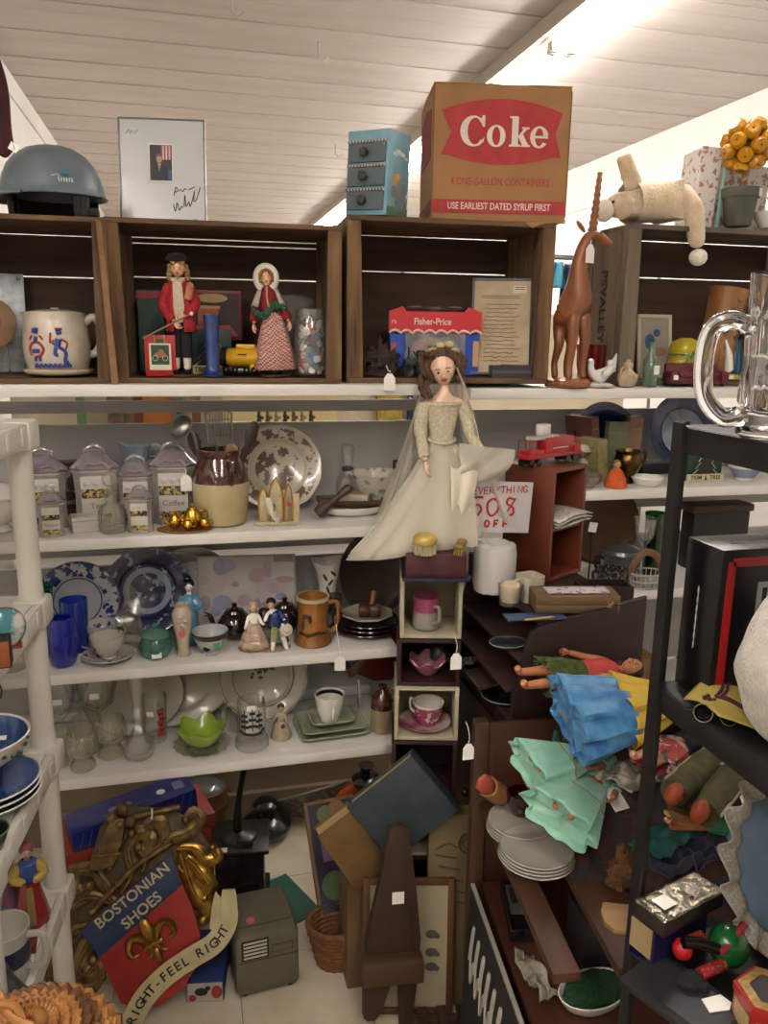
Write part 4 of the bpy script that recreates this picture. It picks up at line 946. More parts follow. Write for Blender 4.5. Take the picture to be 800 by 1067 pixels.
b=B().m(mat('aqua_edge','#8fc0bd',0.6));b.box((-20.5,-20,36),(2.4,2.4,76));obj('edge_band',b,t,smooth=False)
def topiary():
 at(768,Y=1.90,z=T4+0.001)
 t=thing('fruit_topiary','potted topiary ball of yellow fruit on top of the grey crate','topiary')
 b=B().m(mat('pot_grey','#4a4c45',0.7,col2='#5d5e52',vs=20,bump=0.3));b.lathe([(0,0),(12,0),(13,1),(17,28),(19,28),(19.5,37),(17.5,37),(16,30),(0,29)],28);p=obj('pot',b,t)
 sticker(p,12,-15.2,32,8,8,rz=38)
 b=B().m(wood('topiary_stem','#8a6a4a','#5d442e','z',60));b.tube(smoothline([(0,0,29),(1,0,42),(4,0,54),(2,0,66)],4),[3.2]*13,8);b.m(mat('raffia','#b79257',0.9));b.tube(smoothline([(-2,-3,44),(2,-4,47),(6,-1,50)],4),1.6,6);obj('stem',b,t)
 b=B().m(mat('moss','#5a5a34',0.95,bump=0.8,vs=200));b.blob((0,0,30),(15,15,3),16,6);b.blob((2,0,79),(15,15,16),16,10);obj('moss',b,t)
 ym=mat('fruit_yellow','#cf9413',0.35,col2='#b97d10',vs=20,bump=0.1,coat=0.2)
 n=26
 for k in range(n):
  zz=1-2*(k+0.5)/n;a=k*2.39996;rr=math.sqrt(1-zz*zz);c=Vector((2+21*rr*math.cos(a),21*rr*math.sin(a),79+20.5*zz))
  d=Vector((rr*math.cos(a),rr*math.sin(a),zz));q=d.to_track_quat('Z','Y').to_matrix().to_4x4()
  b=B().m(ym).t(TR(*c)@q);b.lathe([(0,-7),(5,-6),(8,-1),(8,3),(5.6,6.4),(2.4,6.6),(0,5.2)],14);b.m(mat('fruit_stem','#4e4420',0.8));b.blob((0,0,5.6),(1,1,1.2),6,4);obj('fruit',b,t)
topiary()
at(806,Y=1.90,z=T4+0.001)
t=thing('bird_dish','white dish with a blue bird at the right edge of the grey crate','dish')
b=B().m(WHITE);b.lathe([(0,0),(14,0),(20,10),(21,16),(19,16),(14,4),(0,3)],28);obj('dish',b,t)
b=B().m(mat('bird_blue','#2f5f94',0.5));J={'b':((-4,-4,26),5),'h':((-11,-5,29),4),'k':((-16,-5,28),1),'t':((6,-2,32),2)};b.skin(J,[('b','h'),('h','k'),('b','t')]);b.m(mat('bird_red','#a5402f',0.5));b.blob((-5,-7,23),(4,3,3),10,6);b.m(mat('teal_leaf','#3f9088',0.5));b.prism([(0,14),(14,14),(10,52),(4,44)],2,4);obj('bird',b,t)
def lean(name,label,cat,px,Y,z,group=None,rx=-8,rz=0):
 at(px,Y=Y,z=z);return thing(name,label,cat,rz,group,rx=rx)
def picture(name,label,px,Y,z,W,H,fm,pm,fw=5,rx=-8,rz=0,art=None,group=None,mat_w=0):
 t=lean(name,label,'picture',px,Y,z,group,rx,rz)
 b=B().m(fm)
 for x in(-W/2+fw/2,W/2-fw/2):b.box((x,0,H/2),(fw,4,H),bev=0.7)
 for z_ in(fw/2,H-fw/2):b.box((0,0,z_),(W-fw,4,fw),bev=0.7)
 obj('frame',b,t)
 b=B().m(pm);b.box((0,0.8,H/2),(W-fw,1,H-fw))
 if art:art(b,W,H)
 obj('print',b,t,smooth=False)
 b=B().m(MATTE);b.box((0,2.6,H/2),(W-2,1,H-2));obj('backing',b,t,smooth=False)
 return t
def art_etch(b,W,H):
 b.m(mat('etch_light','#8b877c',0.6,col2='#6f6b62',vs=80));b.box((0,0.2,H/2),(24,0.6,36));b.m(mat('etch_dark','#3c3a35',0.7));b.blob((2,-0.3,H/2+4),(5,0.5,8),8,6);b.blob((-1,-0.3,H/2-9),(8,0.5,5),8,6);b.blob((-5,-0.3,H/2+1),(2,0.5,9),8,6);b.blob((4,-0.3,H/2+13),(2.6,0.5,3),8,6)
picture('framed_etching','brown framed grey etching leaning behind the canisters',74,2.05,Z1,46,58,wood('frame_brown','#4a2415','#35190e','x',60,0.4),mat('mat_maroon','#3f1712',0.7),6,art=art_etch)
def art_scene(b,W,H):
 b.m(mat('scene_white','#b9b4a8',0.3));b.box((0,0.2,H/2),(W-8,0.6,H-8));b.m(cells('scene_print','#b5afa2','#6d5340',70,0.26));b.box((0,-0.2,H*0.36),(W-9,0.5,H*0.4))
picture('scalloped_plaque','white scenic plaque with a scalloped grey border behind the blue ewer',127,2.06,Z1,49,42,mat('plaque_grey','#8f9290',0.35,bump=0.6,vs=200),mat('mat_white','#b9b4a8',0.5),3.2,art=art_scene)
picture('small_landscape','small misty green landscape picture beside the brown topped crock',174,2.06,Z1,36,30,mat('edge_olive','#7d7a5a',0.5),mat('landscape','#7a7f62',0.5,col2='#9a9a80',vs=14,stretch=(0.3,1,1)),1.4)
lustre=mat('lustre_grey','#8a8482',0.18,col2='#a09a94',vs=25,coat=0.6)
lustre_v=mat('lustre_violet','#756a70',0.18,col2='#8f8688',vs=25,coat=0.6)
flor=cells('fruit_band','#2f2a24','#b0a25f',260,0.22,0.25,ink2='#7d5a4a')
def canister(name,label,px,Y,k,word,group,rz=0,tagged=False):
 at(px,Y=Y,z=Z1)
 t=thing(name,label,'canister',rz,group)
 W,D,H=46*k,36*k,62*k
 b=B().m(lustre);ch=9*k
 oct_=[(-W/2+ch,-D/2),(W/2-ch,-D/2),(W/2,-D/2+ch),(W/2,D/2-ch),(W/2-ch,D/2),(-W/2+ch,D/2),(-W/2,D/2-ch),(-W/2,-D/2+ch)]
 def ring(s_,z):return[b._v((x*s_,y*s_,z))for x,y in oct_]
 rs=[ring(s_,z*H)for s_,z in((0.98,0),(1.0,0.03),(0.96,0.08),(0.92,0.5),(0.98,0.92),(1.06,0.97),(1.02,1.0))]
 for A,Q in zip(rs,rs[1:]):
  for i in range(8):b._f((A[i],A[(i+1)%8],Q[(i+1)%8],Q[i]))
 b._f(rs[0][::-1]);b._f(rs[-1]);obj('body',b,t,ang=30)
 b=B().m(lustre_v)
 rs=[ring(s_,H+z*k)for s_,z in((1.06,0.3),(1.1,2),(0.98,4),(0.62,13),(0.4,17))]
 for A,Q in zip(rs,rs[1:]):
  for i in range(8):b._f((A[i],A[(i+1)%8],Q[(i+1)%8],Q[i]))
 b._f(rs[0][::-1]);b._f(rs[-1])
 b.tube(smoothline([(-W*0.24,0,H+13*k),(-W*0.2,0,H+20*k),(0,0,H+24*k),(W*0.2,0,H+20*k),(W*0.24,0,H+13*k)],4),2.2*k,8)
 for s_ in(-1,1):b.tube(smoothline([(0,-D/2*0.98,H+6*k),(s_*8*k,-D/2*0.98,H+8*k),(s_*14*k,-D/2,H+3*k),(s_*19*k,-D/2,H+5*k)],4),1.6*k,6)
 obj('lid',b,t)
 b=B().m(mat('panel_white','#b9b6ae',0.2,coat=0.5));b.box((0,-D/2*0.96,H*0.5),(W*0.66,1.6*k,H*0.8),bev=0.5*k)
 pn=obj('panel',b,t)
 for z in(0.60,0.16):
  b=B().m(flor);b.box((0,-D/2*0.98-0.6*k,H*z),(W*0.64,1.0*k,H*0.16));obj('fruit_band',b,pn,smooth=False)
 if word:
  b=B().m(mat('gilt_brown','#6d5136',0.5));b.text(word,8.5*k,TR(0,-D/2*0.98-0.9*k,H*0.38)@FACE,0.1,0.0);obj('lettering',b,pn,smooth=False)
 b=B().m(mat('panel_white'))
 for x in(-W*0.2,0,W*0.2):b.blob((x,-D/2*0.98,H*0.78),(W*0.1,1.4*k,H*0.06),8,6)
 obj('relief',b,pn)
 if tagged:pricetag(t,14*k,-D/2-4,54*k,11,16,string=[(0,3,5),(-4,8,14)])
 return t
G='grey lustre canister set'
canister('lidded_canister','large grey lustre canister in front of the brown framed etching',49,1.93,0.95,'',G,8)
canister('lidded_canister','large grey lustre canister behind the diamond cut decanter',103,1.94,0.95,'Tea',G,4)
canister('lidded_canister','grey lustre canister in front of the blue ewer, behind a little spice jar',144,1.945,0.80,'Rice',G)
canister('lidded_canister','grey lustre canister with a white string tag beside the crock',183,1.94,0.95,'Coffee',G,-3,True)
G='little grey spice jars'
canister('spice_jar','little grey lidded spice jar marked Pepper',55,1.845,0.56,'Pepper',G,6)
canister('spice_jar','little grey lidded spice jar standing beside the gold tea set',147,1.85,0.56,'',G,-4)
def ewer():
 at(147,Y=2.03,z=Z1)
 t=thing('ewer','pale blue grey ewer with a curled handle behind the canisters','ewer')
 m_=mat('ewer_blue','#7f919b',0.2,col2='#8f9fa8',vs=30,coat=0.5)
 b=B().m(m_);b.lathe([(0,0),(13,0),(15,3),(21,22),(20,34),(13,46),(10,54),(11.5,66),(14,72),(12.4,72),(9,56),(0,50)],30,fn=lambda a,r,z:(r+(6*math.exp(-((a-PI)/0.3)**2)if z>62 else 0),z+(5*math.exp(-((a-PI)/0.4)**2)if z>66 else 0)));obj('body',b,t)
 b=B().m(m_);b.tube(smoothline([(10,0,66),(18,0,72),(24,0,64),(22,0,48),(17,0,40)],5),2.2,8);b.tube(smoothline([(11,0,60),(17,0,60),(16,0,54),(11,0,55)],4),1.4,6);obj('handle',b,t)
ewer()
at(92,Y=1.86,z=Z1)
b=B().m(mat('card_white','#bdb8ad',0.6));b.box((0,10,8),(30,22,16),bev=0.6);b.box((0,10,14),(31.5,23.5,5),bev=0.6);b.m(mat('card_grey','#8c877e',0.7));b.box((0,-1.8,12.2),(30,0.4,0.8))
solo('small_box','small white lidded box beside the diamond cut decanter','box',b,12,smooth=False)
cut=glass('cut_glass','#fbfaf4',0.03,body=0.05)
def decanter():
 at(118,Y=1.85,z=Z1)
 t=thing('glass_decanter','diamond cut glass decanter with a round stopper in front of the canisters','decanter')
 b=B().m(cut);b.lathe([(0,0),(11.5,0),(13,1.5),(13.6,6),(13.6,22),(11,28),(6,31),(5.6,40),(7,41.5),(7,43),(4,43),(4,32),(10,26),(11.5,20),(11.5,4),(0,3)],48,fn=lambda a,r,z:(r*(1+(0.05*math.sin(a*12+z*0.9)*math.sin(a*12-z*0.9)if 4<z<26 and r>11.6 else 0)),z));obj('bottle',b,t)
 b=B().m(cut);b.lathe([(0,41),(3.6,41),(3.4,46),(3,48),(7,51),(8.4,56),(7,61),(3,64),(0,64)],12);obj('stopper',b,t,ang=15)
 b=B().m(mat('cut_lines','#a49f8c',0.3));
decanter()
def gold_tea():
 at(193,Y=1.84,z=Z1)
 b=B().m(mat('gilt_tray','#a4773a',0.35,0.6));b.lathe([(0,0),(24,0),(28,1.2),(29,2.4),(27.5,2.6),(24,1.4),(0,1.4)],32,sy=0.62)
 solo('gold_tray','small oval gold tray under the miniature tea set','tray',b)
 L0,s0=LOC.copy(),S
 def part(name,label,dx,dy,k,kind):
  here(L0.x+dx*s0,L0.y+dy*s0,L0.z+1.6*s0,s0)
  t=thing(name,label,'miniature',0,'miniature gold tea set')
  b=B().m(GOLD);b.lathe([(0,0),(4*k,0),(5*k,1*k),(8.4*k,6*k),(8.6*k,10*k),(6.6*k,15*k),(5.4*k,17*k),(4.6*k,17*k),(0,15*k)],22);obj('body',b,t)
  b=B().m(GOLD);b.tube(smoothline([(6*k,0,15*k),(12*k,0,16*k),(13*k,0,9*k),(8*k,0,5*k)],4),1.0*k,7);obj('handle',b,t)
  if kind:b=B().m(GOLD);b.tube(smoothline([(-7*k,0,6*k),(-11*k,0,9*k),(-14*k,0,16*k)],4),[1.8*k]*5+[1.2*k]*4,7);obj('spout',b,t);b=B().m(GOLD);b.lathe([(5*k,17*k),(3.4*k,19.4*k),(1,20*k),(1.6*k,22*k),(0,23*k)],16);obj('lid',b,t)
 part('gold_teapot','miniature gold teapot on the gold tray',8,3,1.15,True)
 part('gold_sugar_bowl','miniature gold lidded sugar pot beside the gold teapot',-10,2,0.8,True)
 part('gold_creamer','miniature gold cup at the front of the gold tray',3,-9,0.6,False)
 part('gold_creamer','miniature gold cup at the right end of the gold tray',20,-4,0.6,False)
gold_tea()
def crock():
 at(231,Y=1.90,z=Z1+0.001)
 t=thing('stoneware_crock','brown topped cream stoneware crock holding kitchen utensils','crock')
 b=B().m(mat('crock_cream','#b3a47c',0.25,col2='#a89970',vs=15,coat=0.4));b.lathe([(0,0),(23,0),(25.5,2),(28.5,26),(29,44),(28,46)],40);b.m(mat('crock_brown','#3a1d10',0.15,col2='#4a2616',vs=20,coat=0.7));b.lathe([(29,44),(28,52),(24,62),(21,69),(22.6,73),(22.6,77),(20,77),(19,68),(23,52),(22,8),(0,5)],40);obj('body',b,t)
 b=B().m(mat('crock_brown'));b.tube(smoothline([(8,-20,72),(11,-31,68),(11,-33,56),(9,-27,46)],5),[3]*16,8,flat=1.4);obj('handle',b,t)
 L0,s0=LOC.copy(),S
 def utensil(name,label,dx,dy,ry,rx,fn):
  here(L0.x+dx*s0,L0.y+dy*s0,L0.z+20*s0,s0);fn(name,label,rx,ry)
 def whisk(name,label,rx,ry):
  t=thing(name,label,'utensil',0,None,rx,ry)
  b=B().m(STEEL);b.tube([(-4,0,0),(-4,0,66)],1.2,6);b.tube([(4,0,0),(4,0,66)],1.2,6);obj('handle',b,t)
  b=B().m(STEEL)
  b.tube(smoothline([(-11,0,66),(-12,0,84),(-11,0,96),(11,0,96),(12,0,84),(11,0,66),(-11,0,66)],3),1.1,6)
  for k in range(-3,4):b.tube([(k*3,0,67),(k*3,0,95)],0.7,5)
  for z in(72,80,88):b.tube([(-11,0,z),(11,0,z)],0.7,5)
  obj('wire_head',b,t)
 def masher(name,label,rx,ry):
  t=thing(name,label,'utensil',0,None,rx,ry)
  b=B().m(STEEL);b.tube(smoothline([(0,0,0),(0,0,60),(-2,0,78),(-10,0,88)],5),1.6,7);obj('shaft',b,t)
  b=B().m(STEEL);b.t(TR(-12,0,86)@ROT(30,-30,0));b.lathe([(13,-4),(11,0),(6,2.6),(0,3.4)],18);obj('ladle_bowl',b,t,sol=0.8)
 def paddle(name,label,rx,ry,m_=None,k=1.0):
  b=B().m(m_ or mat('spatula_dark','#2a1512',0.4));b.tube([(0,0,0),(0,0,50),(0,0,60*k),(0,0,74*k),(0,0,84*k),(0,0,88*k)],[2.2,2.2,3.5,7,6,2],10,flat=0.3,up=(0,1,0))
  o=obj(name,b);o.location=LOC;o.rotation_euler=(R(rx),R(ry),0);tag(o,label,'utensil')
 utensil('wire_whisk','square wire beater standing in the crock',3,0,-2,6,whisk)
 utensil('ladle','steel ladle leaning over the left rim of the crock',-12,2,-10,4,masher)
 utensil('spatula','dark red spatula leaning to the right in the crock',10,3,18,-2,paddle)
 utensil('wooden_spoon','pale wooden spoon at the back of the crock',6,-6,6,3,lambda n,l,rx,ry:paddle(n,l,rx,ry,mat('spoon_wood','#7a5a36',0.6),0.72))
 utensil('wooden_paddle','dark wooden paddle behind the ladle in the crock',-10,8,-13,-4,lambda n,l,rx,ry:paddle(n,l,rx,ry,mat('paddle_wood','#3a2216',0.6),0.85))
crock()
def plate(name,label,px,Y,z,r,base,rimfn=None,rx=-74,rz=0,mat_=None,sy=1.0,depthk=1.0,group=None,cat='plate',gold=False,flute=0.0,nfl=12):
 """a dinner plate standing on its rim, face to the aisle"""
 at(px,Y=Y,z=z)
 b=B().m(mat_ or base)
 fn=(lambda a,rr,zz:(rr*(1+(flute*abs(math.sin(a*nfl/2))if rr>0.7*r else 0)),zz))if flute else None
 b.lathe([(0,1.0*depthk),(0.58*r,1.0*depthk),(0.66*r,2.4*depthk),(0.7*r,3.6*depthk),(0.97*r,6.2*depthk),(r,6.6*depthk),(r,7.2*depthk),(0.7*r,5.0*depthk),(0.64*r,3.4*depthk),(0.6*r,2.2*depthk),(0,2.2*depthk)],56,sy=sy,fn=fn)
 if gold:b.m(gold);b.tube([(0.985*r*math.cos(a),0.985*r*sy*math.sin(a),7.0*depthk)for a in[2*PI*k/56 for k in range(56)]],r*0.012,6,closed=True)
 o=obj(name,b);o.rotation_euler=(R(-rx),0,R(rz));o.location=LOC+Vector((0,0,r*sy*S*math.sin(R(abs(rx)))));tag(o,label,cat,group);return o
def at_s(px,Y,z):at(px,Y=Y,z=z);return S
s_=at_s(290,2.03,Z1)
plate('transfer_plate','large cream plate with brown floral transfer behind the crock',290,2.035,Z1,44,None,mat_=cells('brown_transfer','#b5ac97','#5b3f37',75,0.22,0.2,ring=[(0,0.26*44*s_*2),(0.70*44*s_,0.93*44*s_)],coat=0.4),flute=0.02,nfl=12,rz=-4)
def nativity():
 at(287,Y=1.86,z=Z1)
 t=thing('arched_ornament','cream and gold three arched kneeling figure ornament','ornament',-10)
 cm=mat('ornament_cream','#bcae90',0.4,col2='#a89878',vs=80)
 b=B().m(cm)
 for x,w,h in((-12,10,40),(1,14,50),(14,8,44)):
  b.prism([(x-w/2,0),(x+w/2,0),(x+w/2,h*0.62),(x+w*0.3,h*0.85),(x,h),(x-w*0.3,h*0.85),(x-w/2,h*0.62)],-2,4,0.6)
 b.box((18,2,16),(14,8,32),bev=0.8);b.box((0,0,2),(44,16,4),bev=1);obj('arches',b,t)
 b=B().m(GOLD)
 for x,w,h in((-12,10,40),(1,14,50),(14,8,44)):b.tube([(x-w/2,-2.4,4),(x-w/2,-2.4,h*0.62),(x-w*0.3,-2.4,h*0.85),(x,-2.4,h),(x+w*0.3,-2.4,h*0.85),(x+w/2,-2.4,h*0.62),(x+w/2,-2.4,4)],0.9,6)
 obj('gold_edging',b,t)
 b=B().m(mat('ornament_white','#c9c2b3',0.35,bump=0.5,vs=150));J={'f':((-5,-6,6),6),'k':((-2,-7,14),5),'c':((-6,-6,22),4.5),'h':((-8,-7,30),3.4),'b':((6,-5,6),5),'a':((-1,-9,19),2)}
 b.skin(J,[('f','k'),('k','c'),('c','h'),('f','b'),('c','a')]);obj('kneeling_figure',b,t)
 b=B().m(mat('btn_red','#a53c34',0.5));b.blob((14,-2.6,22),(2.4,0.6,2.6),8,6);obj('red_dot',b,t)
nativity()
def tray_group():
 at(366,Y=1.95,z=Z1)
 b=B().m(WHITE);b.lathe([(0,0),(26,0),(34,4),(37,9),(36,9.6),(33,5.4),(26,2),(0,2)],40,sy=0.75)
 solo('serving_dish','wide white serving dish under the wooden tray and card box','dish',b)
 L0,s0=LOC.copy(),S
 here(L0.x-1*s0,L0.y,L0.z+10*s0,s0)
 b=B().m(wood('tray_wood','#5b4027','#3e2a19','x',40,0.5));b.box((0,0,1.5),(66,34,3),bev=0.8)
 for y in(-17,17):b.box((0,y,3.6),(66,2,5),bev=0.6)
 for x in(-33,33):b.box((x,0,3.6),(2,34,5),bev=0.6)
 solo('wooden_tray','brown wooden tray resting on the white serving dish','tray',b,-4)
 here(L0.x+3*s0,L0.y-4*s0,L0.z+13.2*s0,s0)
 t=thing('card_box','small cream card box with an orange picture on the wooden tray','box',-24)
 b=B().m(mat('card_cream','#b9ae98',0.5));b.box((0,0,4),(30,18,8),bev=0.5);obj('box',b,t)
 b=B().m(mat('card_orange','#9a6244',0.6));b.blob((2,0,8.2),(8,5,0.5),10,5);b.m(mat('card_green','#72806a',0.6));b.blob((-6,2,8.2),(5,4,0.5),10,5);obj('picture',b,t)
 at(330,Y=1.88,z=Z1+0.016)
 t=thing('wooden_pestle','dark turned wooden pestle leaning on the white dish','pestle',0,ry=52)
 b=B().m(wood('pestle_wood','#4a3527','#33241a','z',50,0.5));b.lathe([(0,0),(5,0),(6.6,3),(6,10),(4,18),(3.4,30),(4.4,36),(5,42),(3,46),(0,47)],20);obj('pestle',b,t)
 at(362,Y=2.05,z=Z1)
 t=thing('stoppered_bottle','clear square bottle with a faceted glass stopper behind the tray','bottle')
 b=B().m(GLASS);b.lathe([(0,0),(11,0),(12,2),(12,24),(10,28),(5,31),(5,36),(6,37),(4,37),(4,31),(9,26),(10,4),(0,3)],8);obj('bottle',b,t,ang=20)
 b=B().m(mat('bottle_collar','#3f3a34',0.4));b.lathe([(0,36),(6.4,36),(6.4,40),(0,40)],16);b.m(GLASS);b.lathe([(0,40.2),(4,40.2),(5.6,46),(7,58),(5,63),(0,64)],8);obj('stopper',b,t,ang=20)
 at(392,Y=1.99,z=Z1)
 b=B().m(cells('sprig_white','#b9b3a5','#7d7a72',90,0.33));b.lathe([(0,0),(12,0),(13,2),(24,24),(30,38),(28,38),(22,24),(10,4),(0,4)],36,fn=lambda a,r,z:(r*(1+0.03*math.sin(a*9)),z))
 solo('floral_bowl','pale floral bowl at the shelf end behind the bride doll gown','bowl',b)
 at(413,Y=2.118,z=Z1+0.065)
 b=B().m(MATTE);b.box((0,0,8),(10,1.5,17),bev=1);b.m(mat('socket_tan','#7d6f5a',0.5));b.box((0,-1,12),(5,0.6,4));b.box((0,-1,4.5),(5,0.6,4))
 solo('outlet_plate','dark electrical outlet plate on the grey back board','outlet',b)
tray_group()
at(0,Y=1.90,z=Z1)
t=thing('lidded_tureen','white lidded tureen at the left end of the shelf','tureen')
b=B().m(WHITE);b.lathe([(0,0),(11,0),(13,2),(8,8),(20,16),(26,30),(27,36),(25,36),(0,30)],32);obj('bowl',b,t)
b=B().m(WHITE);b.lathe([(27,36.4),(28,39),(22,46),(10,51),(3,52),(3,55),(5,58),(0,61)],32);obj('lid',b,t)
def zS(z):return z
s_=at_s(84,2.02,Z2)
plate('blue_rim_plate','white plate with a blue floral rim behind the cobalt glasses',84,2.03,Z2,41,None,mat_=cells('blue_rim','#b9bcc0','#23386d',85,0.24,0.2,ring=[(0.62*41*s_,0.99*41*s_),(0,0.12*41*s_)],coat=0.4),rz=3,gold=mat('blue_line','#26396a',0.3))
b=B().m(mat('blue_line'));r_=41*0.57;b.tube([(r_*math.cos(2*PI*k/40),r_*math.sin(2*PI*k/40),2.6)for k in range(40)],0.7,6,closed=True);obj('rim_line',b,bpy.data.objects['blue_rim_plate'])
s_=at_s(158,2.02,Z2)
plate('flow_blue_plate','dark flow blue plate standing behind the green lidded jar',156,2.05,Z2,44,None,mat_=cells('flow_blue','#8f9bb0','#141f49',60,0.08,0.18,ring=[(0.0,0.42*44*s_),(0.55*44*s_,1.0*44*s_)],coat=0.5),rz=-2)
s_=at_s(203,2.06,Z2)
plate('grey_charger','grey rimmed charger with a white scene centre behind the porcelain vase',203,2.062,Z2,42,None,mat_=mat('charger_grey','#8f8c84',0.2,coat=0.5),rz=-3,gold=mat('charger_edge','#bab6ab',0.25))
b=B().m(cells('charger_scene','#b4b6b4','#5f7592',60,0.3));b.lathe([(0,2.5),(30,2.5),(30.5,3.4),(0,3.2)],36);obj('scene_medallion',b,bpy.data.objects['grey_charger'])
cobalt=glass('cobalt_glass','#2a45e0',0.03,body=0.22);
at(47,Y=1.97,z=Z2)
b=B().m(glass('emerald_glass','#2fae62',0.04,body=0.2));b.lathe([(0,0),(8,0),(9,1),(8.4,20),(11,45),(12,66),(10.6,66),(9.4,44),(6.6,20),(6.6,3),(0,2.4)],28);solo('green_tumbler','tall emerald green glass behind the cobalt vase','glass',b)
at(67,Y=1.855,z=Z2)
b=B().m(cobalt);b.lathe([(0,0),(9,0),(11.5,2),(15.5,14),(15.5,26),(13,44),(11.5,52),(9.8,52),(11.6,44),(14,26),(13.6,14),(10,5),(0,4.5)],32);solo('cobalt_vase','cobalt blue glass vase at the front of the middle shelf','vase',b)
at(80,Y=1.94,z=Z2)
b=B().m(glass('cobalt_glass_pale','#5a80e8',0.04,body=0.16));b.lathe([(0,0),(11,0),(12,1),(12.5,12),(14,56),(12.8,56),(11,12),(10.6,4),(0,3)],28);solo('cobalt_tumbler','blue glass tumbler behind the cobalt vase','glass',b)
def cup(name,label,px,Y,z,k=1.0,m_=None,rz=0,tilt=0,saucer=None,group=None,band=None,prof=None,ry=0):
 at(px,Y=Y,z=z)
 if saucer:
  b=B().m(saucer[1]);b.lathe([(0,0.4),(12*k,0.4),(20*k,3*k),(27*k,6.5*k),(26.6*k,7.4*k),(19*k,4.4*k),(12*k,2*k),(0,2*k)],36)
  solo('saucer',saucer[0],'saucer',b);here(LOC.x,LOC.y,LOC.z+2.4*k*S,S)
 t=thing(name,label,'cup',rz,group,rx=tilt,ry=ry)
 b=B().m(m_ or WHITE);p=prof or[(0,0),(8,0),(9,1),(8,2.4),(14,10),(17,19),(17.8,25),(16.8,25),(16,19),(12.6,10),(6,4.4),(0,4)]
 b.lathe([(r*k,z_*k)for r,z_ in p],36);obj('bowl',b,t)
 b=B().m(m_ or WHITE);R0=max(r for r,_ in p)*k;H0=max(z_ for _,z_ in p)*k
 b.tube(smoothline([(R0*0.93,0,H0*0.84),(R0*1.36,0,H0*0.9),(R0*1.46,0,H0*0.58),(R0*1.12,0,H0*0.34),(R0*0.72,0,H0*0.3)],4),1.5*k,8);obj('handle',b,t)
 if band:b=B().m(band);b.lathe([(R0*1.005,H0*0.86),(R0*1.012,H0*0.93),(R0*1.005,H0*0.985)],36);obj('band',b,t)
 return t
blue_sprig=cells('blue_sprig','#bdb9ae','#33436f',75,0.38,0.2,coat=0.4)
cup('teacup','white teacup with a blue sprig lying stacked behind the cup and saucer',107,1.955,Z2+0.002,0.92,blue_sprig,rz=-10,saucer=('white saucer under the rear sprigged teacup',WHITE))
cup('teacup','white teacup in front of the blue rimmed plate, set on a deep saucer',113,1.865,Z2+0.001,0.98,cells('grey_sprig','#bfbab0','#6a6a70',80,0.40,0.2,coat=0.4),rz=100,saucer=('white sprigged saucer under the front teacup',blue_sprig))
def green_jar():
 at(163,Y=1.865,z=Z2+0.001)
 t=thing('lidded_jar','small round green glazed jar with a lid','jar')
 g=mat('glaze_teal','#2c5a4c',0.2,col2='#386b5a',vs=25,coat=0.5);g2=mat('glaze_teal_pale','#577f70',0.2,col2='#4a7565',vs=25,coat=0.5)
 b=B().m(g);b.lathe([(0,0),(10,0),(12,1),(16.4,8),(16.8,14),(14,21),(13,22),(11.6,22),(13,18),(0,6)],32);obj('jar',b,t)
 b=B().m(g2);b.lathe([(14.4,22.2),(14.6,23.6),(11,28),(4,30.4),(2.4,31),(3.4,33.6),(2,35),(0,35.2)],32);obj('lid',b,t)
 sticker(t,1,-15.6,6,10,6)
green_jar()
at(139,Y=1.95,z=Z2)
t=thing('glass_figure','clear pressed glass figure bottle behind the green jar','bottle')
b=B().m(cut);b.lathe([(0,0),(11,0),(12,2),(10,10),(8.4,28),(10,38),(8,46),(4,50),(6,54),(6,60),(3,64),(0,65)],24,fn=lambda a,r,z:(r*(1+0.06*math.sin(a*8)),z));obj('bottle',b,t)
def pvase():
 at(191.5,Y=1.86,z=Z2)
 t=thing('porcelain_vase','cream porcelain vase with relief flowers and a pink dot sticker','vase')
 m_=mat('porcelain','#bfb19c',0.25,col2='#b4a58f',vs=25,coat=0.4)
 b=B().m(m_);b.lathe([(0,0),(7,0),(7.4,2),(5.6,6),(6.6,18),(10,36),(10.4,46),(8,51),(6.4,53),(7,56),(5.4,56),(5,52),(0,48)],30)
 for a,z in((-90,36),(-70,40),(-110,40),(-96,44),(-80,33)):b.blob((10.2*math.cos(R(a)),10.2*math.sin(R(a)),z),(2.6,1.6,2.2),8,6)
 obj('vase',b,t)
 b=B().m(mat('dot_pink','#c85a70',0.7)).t(TR(-1,-9.1,26)@FACE);b.lathe([(0,0),(3.6,0),(3.6,0.6),(0,0.6)],18);obj('dot_sticker',b,t)
pvase()
